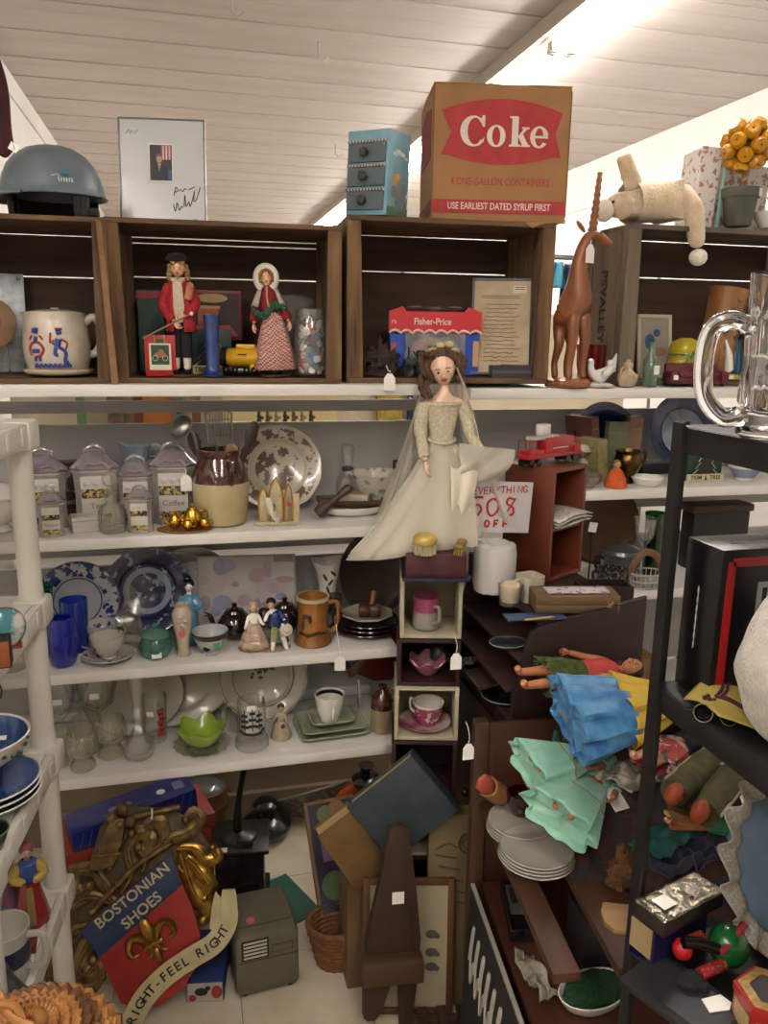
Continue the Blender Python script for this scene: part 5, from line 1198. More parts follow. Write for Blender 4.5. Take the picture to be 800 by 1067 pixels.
def geisha():
 at(199,Y=1.93,z=Z2)
 t=thing('porcelain_lady','porcelain lady figurine with black hair and a blue robe behind the vase','figurine')
 b=B().m(WHITE);J={'b':((0,0,3),7),'h':((0,0,22),6.4),'c':((0,0,46),6),'n':((0,0,55),2.4),'ch':((0,-1,58),2.4),'s1':((-6,0,50),3),'e1':((-8,-4,40),2.6),'w1':((-3,-7,42),1.8),'s2':((6,0,50),3),'e2':((8,-5,42),2.6),'w2':((5,-8,50),1.8)}
 b.skin(J,[('b','h'),('h','c'),('c','n'),('n','ch'),('c','s1'),('s1','e1'),('e1','w1'),('c','s2'),('s2','e2'),('e2','w2')]);head(b,(0,-1,62),5.6,WHITE);obj('body',b,t)
 b=B().m(mat('robe_blue','#3f7fa6',0.3,coat=0.4,col2='#5f98b4',vs=60));b.lathe([(8.6,0),(8,12),(7.6,24),(7.4,40),(7,50),(3.4,54)],20,sy=0.9);
 for s_ in(-1,1):b.tube(smoothline([(s_*5,0,51),(s_*9,-4,42),(s_*5,-7,42)],4),[3.2,3.6,4,4,4.4,4.4,4.4,4,3.6],8)
 obj('robe',b,t,sol=0.6)
 b=B().m(BLACK);b.blob((0,1,64.5),(6,6,5.4),14,10);b.blob((-1,2,70),(4,4,3.6),12,8);obj('hair',b,t)
geisha()
at(219.5,Y=1.858,z=Z2+0.001)
t=thing('footed_bowl','small white bowl with a dark rim band and green dot sticker','bowl')
b=B().m(mat('bowl_grey','#aaaeac',0.25,coat=0.4));b.lathe([(0,0),(9,0),(9.4,2),(8,3),(13,9),(17.4,18),(18.4,25),(17.6,25),(15,16),(10,7),(0,5)],36);obj('bowl',b,t)
b=B().m(mat('band_dark','#3b2c28',0.3));b.lathe([(17.0,17.5),(18.0,19),(18.4,22.4),(18.9,24)],36);obj('band',b,t)
b=B().m(INK);b.blob((-4,-12.4,9),(4,1,3),8,6);b.m(mat('dot_green','#1f9a5a',0.7));b.t(TR(6,-15.2,14)@ROT(60,0,20));b.lathe([(0,0),(3.6,0),(3.6,0.6),(0,0.6)],16);obj('dot_sticker',b,t)
def teapot(label,px,Y,k,flip=1):
 at(px,Y=Y,z=Z2+0.001)
 t=thing('teapot',label,'teapot',0 if flip>0 else 180,'dark brown teapots')
 m_=mat('teapot_brown','#1d0f0c',0.12,coat=0.8)
 b=B().m(m_);b.lathe([(0,0),(10*k,0),(13*k,2*k),(18*k,11*k),(17.6*k,18*k),(12*k,26*k),(10*k,27*k),(0,26*k)],30);obj('body',b,t)
 b=B().m(m_);b.lathe([(10.6*k,27.4*k),(9*k,30*k),(3*k,32*k),(2*k,33*k),(3.4*k,36*k),(0,38*k)],24);obj('lid',b,t)
 b=B().m(m_);b.tube(smoothline([(-14*k,0,10*k),(-22*k,0,15*k),(-25*k,0,25*k),(-31*k,0,27*k)],5),[4*k]*4+[3*k]*6+[2*k]*6,9);obj('spout',b,t)
 b=B().m(m_);b.tube(smoothline([(14*k,0,22*k),(25*k,0,25*k),(26*k,0,14*k),(16*k,0,8*k)],5),2*k,8);obj('handle',b,t)
teapot('dark brown teapot with its spout to the left, behind the couple figurine',245,1.95,1.0)
teapot('dark brown teapot tucked behind the tan stein',297,1.975,0.95,-1)
def couple():
 at(276,Y=1.858,z=Z2)
 t=thing('porcelain_couple','porcelain couple figurine, lady in a tiered gown and man in a blue coat','figurine',-6)
 pc=mat('porcelain_pink','#b79e8c',0.25,col2='#a58a78',vs=60,coat=0.4)
 b=B().m(WHITE)
 J={'b':((-11,0,8),8),'w':((-11,0,27),4),'c':((-11,0,34),5),'n':((-11,-1,40),2),'h':((-11,-1,42),2),'e1':((-18,-2,28),2),'w1':((-20,-7,24),1.5),'s1':((-16,0,36),2.4),'s2':((-6,0,36),2.4),'e2':((-3,-5,30),2),'w2':((0,-9,30),1.5)}
 b.skin(J,[('b','w'),('w','c'),('c','n'),('n','h'),('c','s1'),('s1','e1'),('e1','w1'),('c','s2'),('s2','e2'),('e2','w2')])
 head(b,(-11,-2,45),5,mat('porcelain_face','#c9a891',0.3));obj('lady',b,t)
 b=B().m(pc)
 for z,r in((20,9),(13,12.5),(6,15.5)):b.lathe([(r*0.55,z+9),(r*0.9,z+4),(r,z),(r*1.02,z-3)],30,c=(-11,0,0),sy=0.8,fn=lambda a,rr,zz:(rr*(1+0.05*math.sin(a*10)),zz))
 b.m(mat('gilt_soft','#a58a4a',0.35,0.5))
 for z,r in((17,9.2),(10,12.8),(3.4,15.8)):b.tube([(-11+r*math.cos(2*PI*k/30),r*0.8*math.sin(2*PI*k/30),z)for k in range(30)],0.7,5,closed=True)
 obj('tiered_gown',b,t,sol=0.8)
 b=B().m(mat('hair_powder','#a3907a',0.6));b.blob((-11,0,48),(5,5,4.4),12,8);curls(b,[(-15.4,0,43),(-6.6,0,43),(-15,1,39),(-7,1,39)],1.9);obj('lady_hair',b,t)
 b=B().m(WHITE)
 J={'p':((12,2,24),5),'c':((10,0,36),5.4),'n':((8,-1,43),2),'h':((8,-1,45),2),'k1':((10,-8,18),3.6),'f1':((8,-8,4),2.4),'t1':((8,-12,2),2),'k2':((19,-4,14),3.4),'f2':((22,-6,3),2.4),'t2':((23,-10,2),2),'s1':((4,-1,39),2.6),'w1':((0,-7,32),1.8),'s2':((15,0,39),2.6),'e2':((21,-4,31),2.4),'w2':((18,-10,27),1.8)}
 b.skin(J,[('p','c'),('c','n'),('n','h'),('p','k1'),('k1','f1'),('f1','t1'),('p','k2'),('k2','f2'),('f2','t2'),('c','s1'),('s1','w1'),('c','s2'),('s2','e2'),('e2','w2')]);head(b,(7,-2,48.5),5,mat('porcelain_face'));obj('man',b,t)
 b=B().m(mat('coat_blue','#1c2a63',0.25,coat=0.4));b.lathe([(6.4,22),(7,30),(7,38),(3,42)],18,c=(11.5,0.5,0),sy=0.85);b.tube(smoothline([(15,0,40),(21,-3,31),(19,-8,28)],4),3.4,8);b.prism([(13,25),(20,26),(25,6),(20,3)],1,5,0.8);obj('blue_coat',b,t,sol=0.6)
 b=B().m(mat('breeches_green','#8c936a',0.3,coat=0.3));b.tube([(11,0,24),(10,-8,18),(9,-8,11)],[4.6,4.4,3.4],8);b.tube([(13,0,23),(19,-4,14)],[4.4,3.8],8);obj('breeches',b,t)
 b=B().m(mat('hair_dark','#1b1512',0.5));b.blob((7,-0.4,51.5),(5.2,5,4.2),12,8);obj('man_hair',b,t)
 b=B().m(mat('hat_cream','#b5aa95',0.4));b.t(TR(22,-11,24)@ROT(60,20,0));b.lathe([(0,0),(6.4,0),(6.6,1),(3.4,1.4),(3,3.4),(0,3.8)],18);obj('hat',b,t)
 b=B().m(pc);b.lathe([(0,0),(24,0),(25,1.2),(0,2.6)],28,c=(2,0,0),sy=0.5);obj('base',b,t)
couple()
def stein():
 at(326,Y=1.875,z=Z2+0.001)
 t=thing('pottery_stein','tan and brown pottery stein with a twig handle and hanging tag','stein',-4)
 m_=mat('stein_tan','#96652c',0.25,col2='#7b4c1e',vs=16,coat=0.5)
 b=B().m(m_);b.lathe([(0,0),(19,0),(20,2),(18.4,6),(16,14),(15.6,30),(16.4,45),(17,50),(15.2,50),(14,30),(14,8),(0,6)],32);b.m(mat('stein_lip','#b9a98a',0.3));b.lathe([(15.1,50.4),(17.2,50.4),(17,47),(15,47)],32);obj('body',b,t)
 b=B().m(mat('stein_dark','#3a2414',0.3));b.blob((-8,-13.4,33),(5,2.4,2.2),10,6);b.blob((-4,-15,30),(2,1.6,5),8,6);b.blob((-11,-12,24),(2,1.6,7),8,6);b.tube([(-14,-9,14),(-6,-15.4,12),(4,-15.4,15),(12,-10,13)],2,6);obj('relief',b,t)
 b=B().m(m_);b.tube(smoothline([(14,0,42),(24,-2,44),(26,-2,34),(25,-2,20),(20,-1,12),(14,0,14)],5),[2.4+0.5*math.sin(k*1.1)for k in range(26)],9);obj('handle',b,t)
 pricetag(t,24,-36,-3,11,15,string=[(0,4,8),(0,26,16),(0,34,24)])
stein()
def wrapped():
 at(258,Y=2.0,z=Z2+0.004)
 t=thing('wrapped_picture','plastic wrapped picture board with purple and blue splashes','picture',-5,rx=-9)
 W,H=101,76
 b=B().m(mat('board_grey','#5d5850',0.6));b.box((0,1.4,H/2),(W,2.6,H),bev=0.4);obj('board',b,t,smooth=False)
 b=B().m(mat('splash_ground','#b5aca6',0.4,col2='#a38c94',vs=12,lo=0.4,hi=0.62));b.box((0,-0.3,H/2),(W-3,0.8,H-3))
 r3=random.Random(5)
 for c in('#9c6a80','#8c5a74','#5f679c','#4d5a99','#a87a86','#85618a'):
  b.m(mat('splash_'+c[1:],c,0.5))
  for k in range(3):b.blob((r3.uniform(-44,44),-0.7,r3.uniform(16,68)),(r3.uniform(4,11),0.4,r3.uniform(3,9)),9,5)
 b.m(mat('tape_black','#2d2b2a',0.5));b.box((38,-1.1,H-4),(20,0.6,8));obj('print',b,t,smooth=False)
 b=B().m(film('wrap_film','#d9d6d2',0.66,0.1))
 b.grid(lambda u,v:(-W/2-0.5+(W+1)*u,-2.0-1.8*abs(noise.noise(Vector((u*7,v*6,1.3))))-0.8*noise.noise(Vector((u*20,v*17,3))),(H+0.5)*v),40,30);obj('plastic_wrap',b,t)
wrapped()
def jugvase():
 at(341,Y=2.02,z=Z2+0.001)
 t=thing('spouted_vase','white flared vase with dark leaf sprigs beside the big oval tray','vase')
 b=B().m(WHITE);b.lathe([(0,0),(11,0),(12,2),(9,8),(8,24),(9,40),(12,54),(16,66),(14.6,66),(10,52),(7,36),(0,30)],30,fn=lambda a,r,z:(r+(3*math.sin(a*2)if z>58 else 0),z+(2*math.cos(a*2)if z>58 else 0)));obj('vase',b,t)
 b=B().m(mat('leaf_black','#2c2f2c',0.5))
 for a,z,q in((-110,50,30),(-80,44,-40),(-95,36,20),(-70,54,50),(-100,28,-20)):b.t(Matrix.Rotation(R(a),4,'Z')@TR(9.2+max(0,(z-40)*0.26),0,z)@ROT(q,0,0));b.blob((0,0,0),(0.8,1.4,4.4),7,5)
 obj('leaf_sprigs',b,t)
jugvase()
def goblet(label,px,Y,z,k,group,m_=None,name='glass_goblet',prof=None):
 at(px,Y=Y,z=z)
 b=B().m(m_ or GLASS);p=prof or[(0,0),(9,0),(9.4,0.8),(3,2),(1.6,4),(1.6,14),(3,16),(8,21),(10,28),(9,40),(8.2,40),(9,28),(7,21.6),(0,17.4)]
 b.lathe([(r*k,zz*k)for r,zz in p],26);return solo(name,label,'glass',b,0,group)
sm=glass('smoke_glass','#b9bcb6',0.05)
goblet('smoky glass goblet beside the white flared vase, half hidden by the stein',328,1.965,Z2,0.95,'smoky goblets',sm)
goblet('smoky glass goblet in front of the white flared vase',347,1.96,Z2,0.92,'smoky goblets',sm)
at(389,Y=2.06,z=Z2+0.06)
b=B().m(mat('tray_dark','#3d342a',0.35,0.3,col2='#4d4234',vs=12)).t(ROT(82,0,0));b.lathe([(0,1),(27,1),(31,3),(36,3.6),(37,5),(36,5.6),(30,4.4),(26,2.4),(0,2.2)],48,sy=1.2)
o=solo('oval_tray','big dark oval tray leaning against the back board under the gown','tray',b,0);o.location.z=Z2+44*S*0.99
def plate_stack():
 at(383,Y=1.925,z=Z2);L0,s0=LOC.copy(),S;z=0
 dk=mat('plate_dark','#2b1a18',0.2,coat=0.5)
 for k in range(3):
  here(L0.x,L0.y,L0.z+z*s0,s0);b=B().m(dk);b.lathe([(0,0.2),(18,0.2),(24,2.4),(34-k,5.4),(33.5-k,6.2),(24,3.4),(18,1.4),(0,1.4)],40)
  solo('dark_plate',('lowest dark brown plate of the stack under the wooden mallet','middle dark brown plate of the stack under the wooden mallet','top dark brown plate of the stack under the white dish')[k],'plate',b,0,'dark plates');z+=4.2
 here(L0.x-1*s0,L0.y-1*s0,L0.z+(z+0.6)*s0,s0)
 b=B().m(mat('dish_ivory','#aaa58f',0.3,col2='#9c977f',vs=40,coat=0.3));b.lathe([(0,0.4),(14,0.4),(20,3),(28,7),(27.4,7.8),(19,4.2),(14,2),(0,2)],8)
 solo('square_dish','ivory angular dish on the stack of dark plates','dish',b,12,ang=20)
 here(L0.x+1*s0,L0.y-3*s0,L0.z+(z+3.0)*s0,s0)
 t=thing('wooden_mallet','small turned wooden mallet lying on the ivory dish','mallet',-20)
 wd=wood('mallet_wood','#4f2f1e','#3a2216','x',50,0.4)
 b=B().m(wd);b.t(TR(0,0,8)@ROT(0,90,10));b.lathe([(0,-11),(6.6,-11),(7.6,-9),(7.6,-2),(6,0),(7.6,2),(7.6,9),(6.6,11),(0,11)],18);obj('head',b,t)
 b=B().m(mat('mallet_handle','#8a5f38',0.5));b.tube([(2,0,12),(3,3,20),(4,5,27)],[2.4,2.6,3],10);obj('handle',b,t)
plate_stack()
def flut(n,d):return lambda a,r,z:(r*(1+d*math.sin(a*n+z*0.35)*math.sin(a*n-z*0.35)),z)
def pressed(label,px,Y,k,group,tall=False,stem=True):
 at(px,Y=Y,z=Z3)
 b=B().m(cut)
 if stem:p=[(0,0),(11,0),(12,1.4),(11,6),(8,10),(9,13),(14.6,18),(15.6,28),(13.6,37),(12.4,38),(13.4,28),(12,19),(0,14)]
 else:p=[(0,0),(12,0),(13,1),(14,20),(15,38),(13.8,38),(12,8),(0,4)]
 b.lathe([(r*k,z*k)for r,z in p],40,fn=flut(9,0.06));return solo('pressed_goblet',label,'glass',b,0,group)
G='pressed glass goblets'
pressed('squat diamond pressed goblet nearest the shelf edge',87,1.85,1.05,G)
pressed('diamond pressed goblet beside the trumpet vase',116,1.90,1.1,G)
pressed('diamond pressed goblet standing between and behind the two front ones',92,1.935,1.0,G)
pressed('diamond pressed glass close beside the white shelf post',60,1.88,1.0,G)
def tallglass(label,px,Y,h,r,tagged,sticker_z=0):
 at(px,Y=Y,z=Z3)
 t=thing('stemmed_glass',label,'glass',0,'tall stemmed glasses')
 b=B().m(GLASS);b.lathe([(0,0),(r*0.9,0),(r*0.9,1),(2,3),(1.6,h*0.34),(3,h*0.38),(r*0.8,h*0.5),(r,h*0.72),(r*0.92,h),(r*0.86,h),(r*0.92,h*0.72),(r*0.7,h*0.52),(0,h*0.4)],30);obj('glass',b,t)
 if tagged:sticker(t,0,-r*0.98,h*0.68,9,6)
tallglass('tall clear stemmed glass behind the pressed goblets near the post',66,1.97,82,15,True)
tallglass('wide clear stemmed glass in front of the oval platters',104,1.985,84,20,True)
tallglass('narrow clear stemmed glass between the other two stemmed ones',84,2.02,86,13,False)
at(146,Y=1.87,z=Z3)
b=B().m(GLASS);b.lathe([(0,0),(9,0),(13,3),(16,10),(14,19),(8,26),(5.4,36),(5.6,62),(8,86),(12.6,98),(11.6,98),(6.6,84),(4.4,60),(4.2,36),(6.6,26),(12.6,18),(14,10),(0,5)],36)
solo('trumpet_vase','tall clear glass trumpet vase with a round foot bulb','vase',b)
def tumbler():
 at(162.5,Y=1.955,z=Z3)
 t=thing('printed_tumbler','clear tumbler with red and black print and a white sticker','glass')
 b=B().m(GLASS);b.lathe([(0,0),(11,0),(11.4,1),(12.6,50),(11.8,50),(10.4,5),(0,4)],32);obj('glass',b,t)
 b=B().m(mat('print_red','#a8322a',0.5))
 for k in range(5):b.t(Matrix.Rotation(R(-60+3*(k%2)),4,'Z')@TR(12.2,0,12+k*6));b.box((0,0,0),(0.6,7-(k%2)*2,4.4))
 b.m(INK)
 for k in range(4):b.t(Matrix.Rotation(R(-52-6*(k%2)),4,'Z')@TR(12.3,0,15+k*6));b.box((0,0,0),(0.6,5,1.6))
 obj('print',b,t);sticker(t,-4,-11.6,34,7,5,rz=-18)
tumbler()
plate('oval_platter','cream oval platter with a double grey line leaning behind the tumbler',180,2.05,Z3,60,None,mat_=mat('platter_cream','#a5a08b',0.25,col2='#aea996',vs=8,coat=0.4),sy=0.66,gold=mat('platter_line','#75715f',0.4),group='oval platters',cat='platter')
plate('oval_platter','cream oval platter with a brown mark in front of the larger platter',142,2.02,Z3,50,None,mat_=mat('platter_cream'),sy=0.8,gold=mat('platter_line'),group='oval platters',cat='platter',rz=8)
def leaf_bowl():
 at(211,Y=1.88,z=Z3)
 t=thing('cake_plate','scalloped clear glass plate under the green leaf bowl','plate')
 b=B().m(cut);b.lathe([(0,0),(16,0),(18,1.5),(14,3),(22,4),(29,6.6),(28.6,7.6),(20,5),(0,4.4)],64,fn=lambda a,r,z:(r*(1+(0.035*math.sin(a*16)if r>20 else 0)),z));obj('plate',b,t)
 here(LOC.x,LOC.y,LOC.z+6*S,S)
 b=B().m(mat('leaf_green','#7f9a2a',0.2,col2='#94ad3c',vs=30,coat=0.6));b.lathe([(0,0),(10,0),(13,2),(19,8),(24,17),(25,20),(23.8,20),(17.6,9),(10,4),(0,3)],60,fn=lambda a,r,z:(r*(1+0.11*math.sin(a*6)*(z/20)),z+3.2*math.sin(a*6)*(z/20)**2))
 solo('leaf_bowl','bright green leaf shaped glass bowl','bowl',b)
leaf_bowl()
s_=at_s(275,2.03,Z3)
o=plate('floral_plate','white plate with a flower spray and a gold rim behind the ship mug',275,2.04,Z3,44,None,mat_=mat('plate_ivory','#b3ae9f',0.25,coat=0.4),gold=mat('gold_line','#8f7a3e',0.35,0.5),flute=0.03,nfl=10,rz=-3)
b=B().m(mat('spray_green','#4d5f42',0.5));r4=random.Random(9)
for k in range(16):b.blob((r4.gauss(0,8),6+r4.gauss(0,7),2.8),(r4.uniform(1.4,3),r4.uniform(1,2.2),0.4),7,4)
b.m(mat('spray_rust','#7f5a48',0.5))
for k in range(6):b.blob((r4.gauss(0,5),8+r4.gauss(0,4),3.0),(2,2,0.5),7,4)
obj('flower_spray',b,o)
b=B().m(mat('gold_line'));b.tube([(31*math.cos(2*PI*k/40),31*math.sin(2*PI*k/40),5.4)for k in range(40)],0.5,5,closed=True);obj('gold_line',b,o)
def shipmug():
 at(262.5,Y=1.87,z=Z3)
 t=thing('glass_mug','clear glass tankard printed with a black and white sailing ship','mug')
 b=B().m(GLASS);b.lathe([(0,0),(16,0),(17.4,2),(17,8),(14.6,13),(14.4,52),(13.2,52),(13,14),(0,10)],36,fn=lambda a,r,z:(r*(1+(0.03*math.sin(a*14)if z<9 else 0)),z));obj('glass',b,t)
 b=B().m(GLASS);b.tube(smoothline([(-13.6,0,46),(-25,0,48),(-28,0,36),(-25,0,18),(-14,0,14)],5),2.4,9);obj('handle',b,t)
 b=B().m(mat('print_white','#b5b4ae',0.5)).t(ROT(0,0,-118));b.lathe([(14.7,18),(14.8,47)],16,arc=R(110));b.t()
 b.m(INK)
 def w(x,z):a=-PI/2+x/15;return(15.1*math.cos(a),15.1*math.sin(a),z)
 for x,z0,z1 in((-8,24,46),(0,24,48),(7,24,45)):b.tube([w(x,z0),w(x,z1)],0.6,5)
 for x,z,wd in((-8,40,3),(-8,34,3.6),(-8,28,4),(0,43,3),(0,36,3.8),(0,29,4),(7,40,3),(7,34,3.4),(7,28,3.6)):b.tube([w(x-wd,z),w(x+wd,z)],1.5,5)
 b.tube([w(-14,23),w(-8,20),(w(0,19.6)),w(8,20),w(13,24)],1.7,6);obj('ship_print',b,t);sticker(t,-1,-14.9,49,9,5)
shipmug()
def small_lady():
 at(293,Y=1.90,z=Z3)
 t=thing('bisque_lady','little seated cream bisque lady figurine beside the ship mug','figurine')
 m_=mat('bisque_cream','#aa9b85',0.45,col2='#98886f',vs=60)
 b=B().m(m_);b.lathe([(0,0),(11,0),(11,3),(9,8),(7,15),(4,19)],20);J={'w':((0,0,16),4.4),'c':((0,0,23),4),'n':((0,0,28),1.8),'s1':((-4,0,25),2),'e1':((-9,-2,19),1.6),'w1':((-14,-4,20),1.2),'s2':((4,0,25),2),'e2':((6,-4,18),1.6),'w2':((1,-7,16),1.2)}
 b.skin(J,[('w','c'),('c','n'),('c','s1'),('s1','e1'),('e1','w1'),('c','s2'),('s2','e2'),('e2','w2')]);head(b,(0,-0.6,32),3.8,m_);obj('figure',b,t)
 b=B().m(mat('hair_brown_p','#4e3a2a',0.5));b.blob((0,0.6,33.8),(3.8,3.8,3),10,8);b.blob((1,-7.5,15),(2,1.5,2.5),8,6);obj('hair',b,t)
small_lady()
def sq_plates():
 at(345,Y=1.915,z=Z3);L0,s0=LOC.copy(),S
 m_=mat('jadeite','#8a8f74',0.25,col2='#9a9e84',vs=12,coat=0.4);z=0
 for k,(w,lab)in enumerate(((72,'bottom square green grey dish of the stack of three'),(66,'middle square green grey dish of the stack of three'),(46,'small square green grey dish on top of the stack'))):
  here(L0.x,L0.y,L0.z+z*s0,s0);b=B().m(m_)
  def ring(s_,zz,ww=w):
   o_=[]
   for cx,cy,a0 in((1,-1,-90),(1,1,0),(-1,1,90),(-1,-1,180)):
    for j in range(5):a=R(a0+j*22.5);o_.append(b._v(((cx*(ww/2-8)+8*math.cos(a))*s_,(cy*(ww/2-8)+8*math.sin(a))*s_*0.8,zz)))
   return o_
  rs=[ring(s_,zz)for s_,zz in((0.7,0.2),(0.8,1),(1,5),(1,6),(0.96,6.2),(0.78,2.2),(0.7,1.6))]
  for A,Q in zip(rs,rs[1:]):
   for i in range(20):b._f((A[i],A[(i+1)%20],Q[(i+1)%20],Q[i]))
  b._f(rs[0][::-1]);b._f(rs[-1]);solo('square_dish',lab,'dish',b,3,'square green dishes');z+=5.0
 here(L0.x-2*s0,L0.y-2*s0,L0.z+(z-3.2)*s0,s0)
 t=thing('coffee_cup','white cup with a black inner rim on the square dishes','cup',-20)
 b=B().m(WHITE);b.lathe([(0,0),(9,0),(9.6,1.4),(10,3),(13,12),(15,24),(15.8,29),(14.8,29),(13.6,22),(9,5),(0,4)],32);obj('bowl',b,t)
 b=B().m(BLACK);b.lathe([(15.0,28.6),(14.2,26),(13.5,23)],32);obj('rim_band',b,t)
 b=B().m(WHITE);b.tube(smoothline([(6,-13,22),(8,-22,22),(7,-20,10),(5,-11,8)],4),1.7,8);obj('handle',b,t)
sq_plates()
def jug2():
 at(398,Y=1.88,z=Z3)
 t=thing('whiskey_jug','little brown and cream stoneware jug at the right end of the lower shelf','jug')
 b=B().m(mat('jug_cream','#92805f',0.3,coat=0.3));b.lathe([(0,0),(11.4,0),(12,1),(12.2,25),(12,27)],26);b.m(mat('crock_brown'));b.lathe([(12.2,26),(12,32),(9,40),(5,44),(3.6,46),(4.6,48),(4.6,50),(2.6,50),(0,46)],26);obj('body',b,t)
 b=B().m(mat('crock_brown'));b.tube(smoothline([(4,-3,46),(9,-6,47),(11,-7,40),(9.4,-7,34)],4),1.5,7);obj('handle',b,t)
jug2()
def redtray():
 at(386,Y=2.02,z=Z3+0.001)
 t=thing('tomato_tray','dark red tomato shaped tray with green leaves standing on edge','tray',-4,rx=-8)
 b=B().m(mat('tomato_red','#5a1712',0.35,coat=0.3,col2='#66201a',vs=12))
 pl=[(x*1.0,z)for x,z in((-14,36),(-20,30),(-23,34),(-24,40),(-18,44),(-12,48),(-4,66),(10,78),(26,80),(40,70),(44,54),(38,36),(22,26),(4,26))]
 b.prism(pl,0,4,1.2);obj('tray',b,t)
 b=B().m(mat('leaf_dim','#27402c',0.5))
 for a,ln in((170,24),(150,22),(125,22),(195,18)):b.tube(smoothline([(-21,-0.5,42),(-21+ln*0.5*math.cos(R(a)),-1,42+ln*0.5*math.sin(R(a))+2),(-21+ln*math.cos(R(a)),-1,42+ln*math.sin(R(a)))],4),[2,2.6,2.6,2.4,2.2,1.8,1.4,1,0.5],6,flat=0.5)
 obj('leaves',b,t)
 b=B().m(STEEL)
 for x in(-12,30):b.tube([(x,-4,1),(x,-4,4),(x,5,27),(x,7,1)],0.9,6)
 obj('wire_stand',b,t)
redtray()
at(297,Y=1.825,z=Z3+0.001)
b=B().m(PAPER);b.prism([(-5,-4),(5,-4),(5,3),(2,6),(-2,6),(-5,3)],-0.2,0.2);o=solo('price_tag','loose white price tag lying flat at the front of the lower shelf','price tag',b,40,rx=-90)
def tower():
 here(0.545,1.725,0.0);s0=S
 white=mat('box_white','#b7ae96',0.6,col2='#a89f86',vs=12);dark=mat('box_oxblood','#2a1313',0.5,col2='#36191a',vs=14)
 z=0.0;hs=[0.195,0.165,0.155,0.145,0.135,0.115,0.150];ws=[0.166,0.162,0.158,0.154,0.150,0.146,0.142]
 out=[]
 where=['bottom white nested box, on the floor behind the stamped carton','dark nested box hidden second from the floor','white open nested box hidden low in the tower','dark open nested box behind the blue grey book','white open nested box holding a pink cup and saucer','dark open nested box holding a pink ruffled dish','white open nested box holding a pink shaving mug','']
 cols=[white,dark,white,dark,white,dark,white]
 for k in range(7):
  h,w=hs[k],ws[k]
  here(0.545-0.003*(6-k),1.725-0.002*(6-k),z,1.0);t=thing('nesting_box',where[k],'box',-14,'tower of nested boxes')
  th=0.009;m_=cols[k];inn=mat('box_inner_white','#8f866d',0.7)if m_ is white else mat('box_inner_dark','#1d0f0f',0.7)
  for nm,c,d in(('side_panel',(-w/2+th/2,0,h/2),(th,w,h-0.0006)),('side_panel',(w/2-th/2,0,h/2),(th,w,h-0.0006)),('top_panel',(0,0,h-th/2),(w-2*th,w,th-0.0006)),('bottom_panel',(0,0,th/2),(w-2*th,w,th-0.0006))):
   b=B().m(m_);b.box(c,d,bev=0.001);obj(nm,b,t)
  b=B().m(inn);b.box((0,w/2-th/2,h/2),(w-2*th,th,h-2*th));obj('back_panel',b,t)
  out.append((LOC.copy(),h));z+=h+0.0012
 return out,z
TW,TZ=tower()
def inbox(k,dx,dy):
 p,h=TW[k];a=R(-14);here(p.x+dx*math.cos(a)-dy*math.sin(a),p.y+dx*math.sin(a)+dy*math.cos(a),p.z+0.0102)
pinkw=mat('mug_pink','#93405c',0.25,col2='#b7a79f',vs=14,lo=0.42,hi=0.6,coat=0.4)
inbox(6,-0.008,-0.028);t=thing('shaving_mug','white shaving mug shading to pink inside the top white box','mug',0)
b=B().m(mat('mug_grey','#8d867c',0.3,coat=0.4));b.lathe([(0,0),(12,0),(14.5,3),(14.4,16),(14,20)],30);b.m(mat('mug_rose','#8e3d58',0.3,coat=0.4));b.lathe([(14,20),(13.6,28),(14.4,35),(13.2,35),(12.4,20),(0,6)],30);obj('body',b,t)
b=B().m(mat('mug_grey'));b.tube(smoothline([(4,-13,27),(7,-20,27),(7,-20,14),(4,-13.4,10)],4),2,8);obj('handle',b,t)
inbox(5,0.0,-0.02);b=B().m(mat('ruffle_pink','#8c4f60',0.3,col2='#a06a78',vs=30,coat=0.4));b.lathe([(0,0),(8,0),(10,2),(16,9),(20,15),(19,16),(14,9),(0,3)],48,fn=lambda a,r,z:(r*(1+0.06*math.sin(a*6)*z/16),z+3*math.sin(a*6)*(z/16)**2));solo('ruffled_dish','pink ruffled glass dish in the dark nested box','dish',b)
inbox(5,0.03,0.03);b=B().m(mat('dim_green','#2a2d24',0.4));b.lathe([(0,0),(9,0),(12,10),(9,20),(4,24),(0,24)],20);solo('dark_pot','dark round pot behind the pink ruffled dish','pot',b)
inbox(4,0.0,-0.018);b=B().m(pinkw);b.lathe([(0,0.3),(12,0.3),(18,2),(27,6),(26.6,6.8),(17,3.4),(0,1.8)],36);solo('saucer','pink transfer saucer under the pink cup in the white box','saucer',b)
here(LOC.x+0.006,LOC.y-0.004,LOC.z+2.6*S,S);t=thing('teacup','white teacup with pink transfer on a pink saucer in the white box','cup',40)
b=B().m(WHITE);b.lathe([(15.6,22),(16.4,25),(15.5,25),(12.4,12),(0,4)],32);b.m(cells('pink_transfer','#b7a79f','#93405c',120,0.12,0.25,coat=0.4));b.lathe([(0,0),(9,0),(10,2),(14,12),(15.6,22)],32);obj('bowl',b,t)
b=B().m(WHITE);b.tube(smoothline([(0,14,20),(0,22,22),(0,21,10),(0,11,8)],4),1.5,7);obj('handle',b,t)
here(0.542,1.69,TZ,1.0);t=thing('lidded_box','maroon box with a dark blue edge on top of the nested tower','box',-14)
b=B().m(mat('box_wine','#3a171c',0.5,col2='#4a2025',vs=20));b.box((0,0.02,0.032),(0.135,0.185,0.056),bev=0.002);obj('box',b,t)
b=B().m(mat('box_navy','#1b1d38',0.5));b.box((0,0.02,0.0035),(0.15,0.205,0.0065),bev=0.001);obj('edge',b,t)
BT=TZ+0.0608
